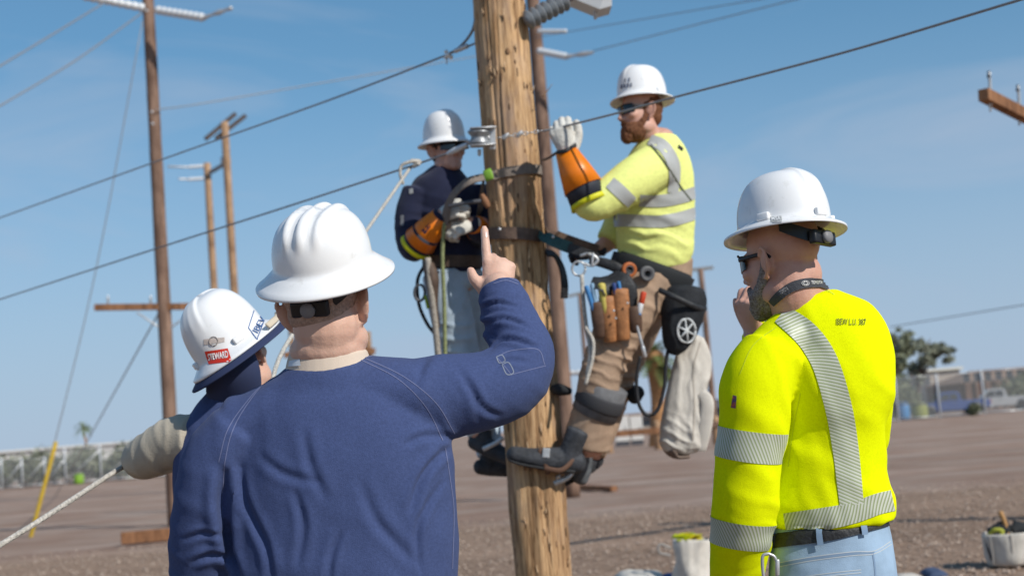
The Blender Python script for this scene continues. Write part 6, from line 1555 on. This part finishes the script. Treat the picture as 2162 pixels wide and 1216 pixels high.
MB().tube([(P(1226, 540, 6.77), 0.007), (P(1244, 536, 6.765), 0.008), (P(1262, 548, 6.765), 0.008), (P(1250, 562, 6.765), 0.006), (P(1234, 556, 6.77), 0.006)], n=8, seg=4).build('hook', STEEL, sn)
MB().tube([(P(1252, 535, 6.76), 0.006), (P(1250, 562, 6.76), 0.006)], n=8, seg=1).build('gate', STEEL, sn)
# black tail hanging right behind the pole
tl = ribbon([P(1152, 534, 6.98), P(1170, 538, 7.0), P(1186, 566, 7.02), P(1192, 600, 7.02), P(1191, 630, 7.02)], [Vector((0.4, -0.6, 0.9)), Vector((0.6, -0.5, 0.7)), Vector((0.9, -0.5, 0.2)), Vector((0.9, -0.6, 0)), Vector((0.9, -0.6, 0))], 0.055, 0.009, 'strap_tail', BLACK_LEATHER)
tag(move_origin(tl), 'black strap tail hanging between the pole and the bearded climber', 'strap')
bp2 = MB(); bp2.tube([(P(1166, 820, 6.9), 0.012, 0.03), (P(1180, 822, 6.86), 0.03, 0.034), (P(1202, 826, 6.84), 0.018, 0.03)], n=12, seg=4, side=cU)
ob = bp2.build('black_pad', MATS['black_pad']); tag(move_origin(ob), 'small black pad sticking out right of the pole at knee height', 'pad')
# ropes hanging on the left climber
GR = mat('green_flecked_rope', (0.25, 0.28, 0.14), 0.9, 0.1, var=0.4, vscale=120); GREYR = mat('grey_rope', (0.33, 0.30, 0.26), 0.9, 0.1, var=0.35, vscale=120)
top_wire('rope', [P(938, 470, 7.02), P(934, 540, 7.05), P(938, 640, 7.08), P(940, 760, 7.1)], 0.010, 'green-flecked rope hanging down the jeans of the left lineman', 'rope', m=GR, n=10)
top_wire('rope', [P(903, 545, 7.06), P(908, 600, 7.04), P(918, 680, 7.06), P(926, 760, 7.08)], 0.016, 'thick grey rope hanging at the left hip of the left lineman', 'rope', m=GREYR, n=10)
top_wire('rope', [P(900, 555, 7.1), P(882, 590, 7.1), P(884, 640, 7.1), P(900, 680, 7.1), P(918, 705, 7.08)], 0.009, 'black cord looping out at the left hip of the left lineman', 'cord', m=BLACK_LEATHER, n=8)
hk = thing('carabiner', 'dark carabiner with green gate hanging on the left lineman', 'carabiner', P(890, 630, 7.08))
MB().tube([(P(886 + 11 * math.cos(a), 618 + 17 * math.sin(a), 7.07), 0.007) for a in [rad(x) for x in range(0, 361, 24)]], n=8, seg=2, cap=0).build('body', DSTEEL, hk)
MB().tube([(P(898, 625, 7.06), 0.008), (P(904, 650, 7.06), 0.008)], n=8, seg=2).build('gate', mat('green_gate', (0.25, 0.35, 0.03), 0.5), hk)
kp_ = MB(); kp_.tube([(P(905, 560, 7.07), 0.03), (P(912, 590, 7.06), 0.035), (P(915, 640, 7.07), 0.022), (P(922, 690, 7.08), 0.015)], n=12, seg=4); ob = kp_.build('tool_holster', MATS['brown_leather']); tag(move_origin(ob), 'narrow leather holster on the left hip of the left lineman', 'holster')
wr = thing('wrench', 'steel wrench held against the pole by the left lineman', 'wrench', P(1000, 425, 6.95))
MB().tube([(P(948, 436, 6.93), 0.010, 0.006), (P(985, 428, 6.92), 0.010, 0.006), (P(1022, 424, 6.92), 0.012, 0.007)], n=8, seg=2, side=cU).build('shank', DSTEEL, wr)
MB().tube([(P(1018, 412, 6.92), 0.011), (P(1024, 424, 6.92), 0.018), (P(1030, 436, 6.92), 0.014)], n=10, seg=3).build('jaw', mat('rusty_steel', (0.25, 0.12, 0.06), 0.7, 0.3), wr)
# the knot where the haul rope meets the wire
kn = MB(); kn.tube([(P(884, 340, 7.02), 0.008), (P(866, 342, 7.0), 0.009), (P(848, 350, 7.0), 0.008), (P(845, 368, 7.0), 0.008), (P(851, 388, 7.0), 0.008)], n=8, seg=5)
kn.tube([(P(868, 340, 7.02), 0.011), (P(886, 342, 7.02), 0.012), (P(872, 352, 7.02), 0.010), (P(884, 346, 7.0), 0.010)], n=8, seg=5)
ob = kn.build('rope_knot', ROPE); tag(move_origin(ob), 'pale rope knot with a loose loop tied on the wire', 'knot')
# glove strap wire behind the hand
top_wire('cord', [P(1200, 304, 6.75), P(1176, 322, 6.80), P(1158, 334, 6.9), P(1146, 338, 6.98)], 0.007, 'dark cord from the raised glove to the pole', 'cord', m=DSTEEL, n=8)
# ---- things hanging on the bearded climber
pc = thing('bolt_bag', 'black pouch with a white round emblem behind the hip of the climber', 'pouch', P(1435, 750, 6.86))
C0, C1 = P(1444, 618, 6.88), P(1424, 738, 6.86)
pm2 = MB(); pm2.tube([(P(1446, 612, 6.87), 0.098, 0.058), (P(1444, 640, 6.87), 0.112, 0.075), (P(1436, 690, 6.86), 0.092, 0.075), (P(1426, 728, 6.86), 0.062, 0.06), (P(1422, 744, 6.86), 0.034, 0.04)], n=28, seg=6, side=(cR - cU * 0.22), cap=0.4)
pme = fuse(pm2, 0.006, 3); drape(pme, [(P(1440, 680, 6.8), cR, 0.05, 0.004, 0.10)], 0.004, 9, 31); po = add_mesh('bag', pme, mat('black_bag_canvas', (0.016, 0.018, 0.022), 0.75, 0.3, var=0.3, vscale=25, bump=0.4, bscale=160), pc)
pbv = bvh_ob(po)
MB().tube([(P(1392, 612, 6.80), 0.008, 0.014), (P(1430, 630, 6.76), 0.008, 0.014), (P(1470, 648, 6.79), 0.008, 0.014), (P(1490, 652, 6.86), 0.008, 0.014)], n=8, seg=5, side=-cF).build('rim', BLACK_LEATHER, pc)
em = MB(); ring_ = []
for q in range(25):
    a = 2 * math.pi * q / 24; h, _ = hit_px(pbv, 1449 + 18 * math.cos(a), 698 + 25 * math.sin(a), 0.003)
    if h is not None: ring_.append((h, 0.006, 0.003))
em.tube(ring_, n=6, seg=1, cap=0)
for q in range(3):
    a = rad(20 + 60 * q); pts = []
    for s_ in np.linspace(-1, 1, 9):
        h, _ = hit_px(pbv, 1449 + 16 * s_ * math.cos(a), 698 + 23 * s_ * math.sin(a), 0.003)
        if h is not None: pts.append((h, 0.0065 * (1 - abs(s_) * 0.5)))
    em.tube(pts, n=6, seg=1, cap=0)
em.build('emblem', mat('white_print', (0.62, 0.64, 0.64), 0.7), pc)
cv = thing('canvas_bag', 'long white canvas bag hanging below the hip of the bearded climber', 'bag', P(1440, 960, 6.98))
cb_ = MB(); cb_.tube([(P(1466, 712, 7.0), 0.050, 0.035), (P(1464, 760, 7.0), 0.088, 0.058), (P(1450, 830, 6.98), 0.100, 0.072), (P(1442, 900, 6.97), 0.108, 0.080), (P(1438, 938, 6.97), 0.108, 0.078), (P(1438, 952, 6.97), 0.085, 0.06)], n=28, seg=6, side=cR, cap=0.25, power=2.8)
cme = fuse(cb_, 0.006, 3); drape(cme, [(P(1455, 820, 6.9), cR - cU * .1, 0.085, 0.0060, 0.22, cU, 2.6), (P(1470, 900, 6.9), cR + cU * .4, 0.06, 0.005, 0.12), (P(1420, 930, 6.9), cU + cR * .5, 0.06, 0.006, 0.10)], 0.006, 7, 33)
CANV = mat('white_canvas', (0.58, 0.54, 0.48), 0.9, 0.1, var=0.10, vscale=12, bump=0.4, bscale=240)
co_ = add_mesh('bag', cme, CANV, cv)
cbv = bvh_ob(co_); add_mesh('seam', strip_px(cbv, [(1478, 722), (1464, 780), (1466, 860), (1462, 930)], 1.6, 1, 10, 0.003, 0.0023), mat('canvas_seam', (0.40, 0.36, 0.31), 0.9), cv)
MB().tube([(P(1412, 948, 6.95), 0.02, 0.06), (P(1424, 962, 6.96), 0.014, 0.06), (P(1450, 962, 6.97), 0.012, 0.06)], n=12, seg=4, side=cU).build('base_patch', mat('brown_patch', (0.17, 0.125, 0.10), 0.85), cv)
MB().tube([(P(1466, 716, 7.0), 0.008), (P(1450, 660, 6.98), 0.008), (P(1440, 610, 6.96), 0.008)], n=8, seg=3).build('cord', GREYR, cv)
MB().tube([(P(1480, 830, 6.92), 0.012, 0.03), (P(1493, 850, 6.91), 0.012, 0.035), (P(1488, 905, 6.91), 0.010, 0.035), (P(1478, 950, 6.92), 0.008, 0.03)], n=10, seg=4, side=-cF).build('side_fold', CANV, cv)
hs = wire_mesh([P(1352, 752, 6.84), P(1344, 800, 6.84), P(1348, 850, 6.84), P(1366, 876, 6.84), P(1388, 866, 6.84), P(1402, 820, 6.84), P(1406, 770, 6.84), P(1410, 740, 6.84)], 0.009, 8, 10).build('hose', BLACK_LEATHER)
tag(move_origin(hs), 'black cord hanging in a loop under the black pouch', 'cord')
# leather tool holster with hand tools
hl = thing('tool_holster', 'orange-tan leather tool holster hanging on the thigh of the climber', 'holster', P(1295, 720, 6.7))
TANL = mat('tan_leather', (0.36, 0.155, 0.06), 0.6, 0.35, var=0.25, vscale=22, bump=0.3, bscale=90); BRL = mat('dark_brown_leather', (0.10, 0.055, 0.035), 0.65, 0.3, var=0.3, vscale=20)
for i, (u, v0, v1, r, m_) in enumerate(((1262, 640, 712, 0.036, BRL), (1283, 628, 720, 0.038, TANL), (1310, 612, 716, 0.040, TANL), (1338, 650, 700, 0.034, BRL))):
    MB().tube([(P(u - 1, v0, 6.70), r, 0.026), (P(u + 3, (v0 + v1) / 2, 6.695), r * 0.98, 0.026), (P(u + 6, v1, 6.70), r * 0.8, 0.020)], n=14, seg=4, side=cR, cap=0.3).build('pocket', m_, hl)
MB().tube([(P(1250, 596, 6.73), 0.05, 0.008), (P(1300, 606, 6.71), 0.09, 0.008), (P(1305, 650, 6.715), 0.09, 0.01)], n=12, seg=4, side=cR).build('hanger', BLACK_LEATHER, hl)
for u, v in ((1296, 656), (1300, 672), (1325, 640)): MB().lathe([(0.001, 0), (0.006, 0), (0.005, 0.004), (0.001, 0.005)], P(u, v, 6.652), -cF, 8).build('rivet', STEEL, hl)
def tool(name, label, pts, r, m_, tip=None):
    t = thing(name, label, 'hand tool', P(pts[-1][0], pts[-1][1], 6.69))
    MB().tube([(P(u, v, 6.69), r) for u, v in pts], n=10, seg=3).build('grip', m_, t)
    if tip: MB().tube([(P(u, v, 6.69), r * 0.45) for u, v in tip], n=8, seg=2).build('shaft', STEEL, t)
HB = mat('blue_grip', (0.05, 0.20, 0.45), 0.5, 0.4); HY = mat('yellow_grip', (0.55, 0.45, 0.10), 0.5, 0.4); HR_ = mat('red_grip', (0.55, 0.06, 0.02), 0.45, 0.4); HW = mat('white_grip', (0.65, 0.65, 0.66), 0.45, 0.4)
tool('pliers', 'blue-handled pliers, leftmost tool in the leather holster', [(1238, 606), (1246, 630), (1256, 662)], 0.012, HB, [(1256, 662), (1260, 690)])
tool('pliers', 'light blue and grey handled pliers beside the leftmost ones', [(1250, 600), (1254, 626), (1262, 656)], 0.010, mat('pale_blue_grip', (0.22, 0.36, 0.50), 0.5), [(1262, 656), (1264, 690)])
tool('screwdriver', 'yellow-handled tool standing in the leather holster', [(1270, 602), (1274, 630), (1280, 660)], 0.019, HY, [(1280, 660), (1284, 700)])
tool('screwdriver', 'dark blue handled screwdriver right of the yellow-handled tool', [(1296, 600), (1300, 622), (1302, 645)], 0.011, mat('navy_grip', (0.03, 0.06, 0.20), 0.5), [(1302, 645), (1304, 680)])
tool('screwdriver', 'blue and grey handled screwdriver, rightmost in the leather holster', [(1306, 596), (1310, 618), (1313, 640)], 0.009, HB, [(1313, 640), (1314, 680)])
t = thing('screwdriver', 'red, white and blue handled screwdriver right of the leather holster', 'hand tool', P(1345, 690, 6.69))
for (a, b, m_) in (((1359, 618), (1354, 640), HR_), ((1353, 641), (1349, 660), HW), ((1348, 661), (1345, 682), HB)):
    MB().tube([(P(*a, 6.69), 0.014), (P(*b, 6.69), 0.014)], n=10, seg=2, cap=0.4).build('grip', m_, t)
t = thing('spanner', 'slim steel spanner hanging right of the leather holster', 'hand tool', P(1362, 740, 6.69))
MB().tube([(P(1338, 660, 6.68), 0.008), (P(1348, 700, 6.68), 0.007), (P(1358, 736, 6.68), 0.008)], n=8, seg=3).build('shank', STEEL, t)
MB().tube([(P(1357, 732, 6.68), 0.010), (P(1362, 752, 6.68), 0.009)], n=8, seg=2).build('jaw', RIM, t)
# handline at the front of the hip
top_wire('rope', [P(1228, 580, 6.76), P(1232, 640, 6.74), P(1238, 690, 6.72), P(1246, 740, 6.70), P(1240, 795, 6.68)], 0.010, 'pale rope dangling from the snap hook to the knee pad', 'rope', m=ROPE, n=10)
top_wire('rope', [P(1236, 690, 6.71), P(1252, 720, 6.69), P(1250, 760, 6.68), P(1236, 812, 6.67)], 0.009, 'second pale rope strand beside the knee pad of the climber', 'rope', m=ROPE, n=10)
kp_ = MB(); kp_.tube([(P(1326, 830, 7.05), 0.02, 0.03), (P(1338, 832, 7.05), 0.05, 0.05), (P(1352, 826, 7.05), 0.03, 0.04)], n=12, seg=4, side=cU); ob = kp_.build('knee_guard', MATS['black_pad']); tag(move_origin(ob), 'black guard sticking out behind the knee of the bearded climber', 'guard')
# ================================================================== things on the ground
def canvas_bucket(u, v, r, h, label, seed, lean=0.0, flare=1.0, name='canvas_bucket', slouch=0.03):
    b = G(u, v); root = thing(name, label, 'tool bag', b)
    mb = MB(); mb.lathe([(0.001, 0.0), (r * 0.9, 0), (r, 0.02), (r * (1 + flare) / 2, h * 0.5), (r * flare, h), (r * flare - 0.012, h), (r * 0.9, h * 0.45), (r * 0.85, 0.03), (0.001, 0.03)], b, (lean, 0, 1), 40)
    me = mb.mesh(); me = evaluated(me, [('SUBSURF', dict(levels=1, render_levels=1))])
    co = get_co(me); d = fbm(co, 6, seed) * slouch + fbm(co, 15, seed + 1) * slouch * 0.35; c = np.array(b); dr = co - c; dr[:, 2] *= 0; dr /= np.linalg.norm(dr, axis=1)[:, None] + 1e-6
    co = co + dr * d[:, None]; co[:, 2] = np.maximum(co[:, 2], 0.003); set_co(me, co)
    return root, b, add_mesh('bag', me, CANV, root)
bg, b, _ = canvas_bucket(1462, 1226, 0.165, 0.37, 'off-white canvas bag holding lime rope, left of the hi-vis man', 3, 0.10, 0.92, 'canvas_sack', 0.06)
MB().tube([(b + Vector((-0.17, -0.06, 0.30)), 0.012), (b + Vector((-0.26, -0.08, 0.34)), 0.012), (b + Vector((-0.27, -0.08, 0.27)), 0.011), (b + Vector((-0.18, -0.08, 0.24)), 0.012)], n=8, seg=5).build('handle', mat('grey_handle', (0.30, 0.28, 0.26), 0.8), bg)
cl = MB(); r_ = random.Random(4); p = b + Vector((0, 0, 0.36)); pts = []
for i in range(26): 
    a = i * 1.9; q = 0.05 + 0.09 * r_.random(); pts.append((b + Vector((q * math.cos(a) - 0.01, q * math.sin(a), 0.355 + 0.045 * r_.random())), 0.010))
cl.tube(pts, n=8, seg=5); ob = cl.build('coiled_rope', mat('lime_rope', (0.55, 0.60, 0.01), 0.7, 0.2, vcol=(0.55, 0.22, 0.02), vscale=9, lo=0.5, hi=0.75)); tag(move_origin(ob), 'tangle of lime and orange rope in the canvas bag', 'rope')
bg, b, _ = canvas_bucket(2140, 1192, 0.20, 0.28, 'white canvas tool bucket on the ground at the right edge', 8, -0.03, 1.12)
MB().tube([(b + Vector((-0.20, -0.08, 0.06)), 0.010, 0.003), (b + Vector((-0.22, -0.07, 0.18)), 0.010, 0.003), (b + Vector((-0.22, -0.06, 0.27)), 0.010, 0.003)], n=6, seg=3).build('strap', mat('charcoal_elastic', (0.05, 0.05, 0.055), 0.8), bg)
for k_, (dx, dz) in enumerate(((-0.20, 0.2), (-0.06, 0.21), (0.12, 0.2))):
    MB().tube([(b + Vector((dx, -0.19 + abs(dx) * 0.4, 0.03)), 0.008), (b + Vector((dx * 1.03, -0.215 + abs(dx) * 0.4, 0.15)), 0.008), (b + Vector((dx * 1.08, -0.225 + abs(dx) * 0.4, 0.26)), 0.008)], n=6, seg=3).build('strap', mat('grey_handle', (0.30, 0.28, 0.26), 0.8), bg)
hm = thing('hammer', 'hammer with an orange-brown wooden handle standing in the tool bucket', 'hammer', b + Vector((-0.03, 0, 0.12)))
MB().tube([(b + Vector((0.0, 0.0, 0.12)), 0.018), (b + Vector((-0.03, 0, 0.33)), 0.019), (b + Vector((-0.06, 0, 0.43)), 0.022)], n=10, seg=3).build('handle', mat('ash_handle', (0.46, 0.25, 0.10), 0.6, 0.3), hm)
MB().tube([(b + Vector((-0.07, 0, 0.14)), 0.02), (b + Vector((0.07, 0, 0.13)), 0.022)], n=10, seg=1).build('head', DSTEEL, hm)
ob = MB().tube([(b + Vector((-0.19, -0.05, 0.26)), 0.016), (b + Vector((-0.16, -0.10, 0.30)), 0.02), (b + Vector((-0.10, -0.12, 0.29)), 0.018), (b + Vector((-0.14, -0.13, 0.22)), 0.016)], n=10, seg=4).build('glove_cuff', mat('olive_yellow_cloth', (0.35, 0.36, 0.05), 0.8)); tag(move_origin(ob), 'yellow-green cloth hanging over the rim of the tool bucket', 'cloth')
bx_ = MB(); bx_.tube([(b + Vector((-0.14, 0.02, 0.26)), 0.06, 0.05), (b + Vector((0.0, 0.04, 0.30)), 0.07, 0.06), (b + Vector((0.14, 0.02, 0.27)), 0.06, 0.05)], n=12, seg=3); ob = bx_.build('dark_gear', MATS['black_pad']); tag(move_origin(ob), 'dark strap bundle stuffed into the tool bucket', 'strap bundle')
# canvas lying at the bottom edge, blue cloth beside it, and a dark blue glove further right
def flat_cloth(u, v, w, l, h, m_, name, label, seed, cat):
    c = G(u, v); nu_, nv_ = 34, 22; V = []
    for j in range(nv_ + 1):
        for i in range(nu_ + 1):
            x = (i / nu_ - 0.5) * w; y = (j / nv_ - 0.5) * l; e = max(0, 1 - (2 * abs(i / nu_ - 0.5)) ** 4) * max(0, 1 - (2 * abs(j / nv_ - 0.5)) ** 4)
            V.append((c.x + x, c.y + y, 0.004 + h * e))
    co = np.array(V); co[:, 2] += (fbm(co, 9, seed) * 0.25 * h + fbm(co, 4, seed + 4) * 0.35 * h) * (co[:, 2] > 0.01)
    top = [(j * (nu_ + 1) + i, j * (nu_ + 1) + i + 1, (j + 1) * (nu_ + 1) + i + 1, (j + 1) * (nu_ + 1) + i) for j in range(nv_) for i in range(nu_)]
    mb = MB(); mb.v = [tuple(p) for p in co]; mb.f = top; ob = mb.build(name, m_); tag(move_origin(ob), label, cat)
flat_cloth(1350, 1226, 0.46, 0.7, 0.09, CANV, 'canvas_tarp', 'crumpled white canvas on the dirt at the bottom edge', 2, 'tarp')
flat_cloth(1425, 1222, 0.24, 0.5, 0.05, mat('blue_cloth', (0.03, 0.09, 0.25), 0.8), 'blue_cloth', 'blue cloth between the white canvas and the canvas bag', 5, 'cloth')
flat_cloth(1972, 1212, 0.16, 0.35, 0.05, mat('slate_blue_cloth', (0.06, 0.085, 0.15), 0.8), 'blue_glove', 'slate blue cloth on the gravel right of the jeans', 6, 'cloth')
flat_cloth(1915, 1220, 0.22, 0.3, 0.03, CANV, 'pale_cloth', 'pale cloth on the gravel right behind the jeans', 7, 'cloth')
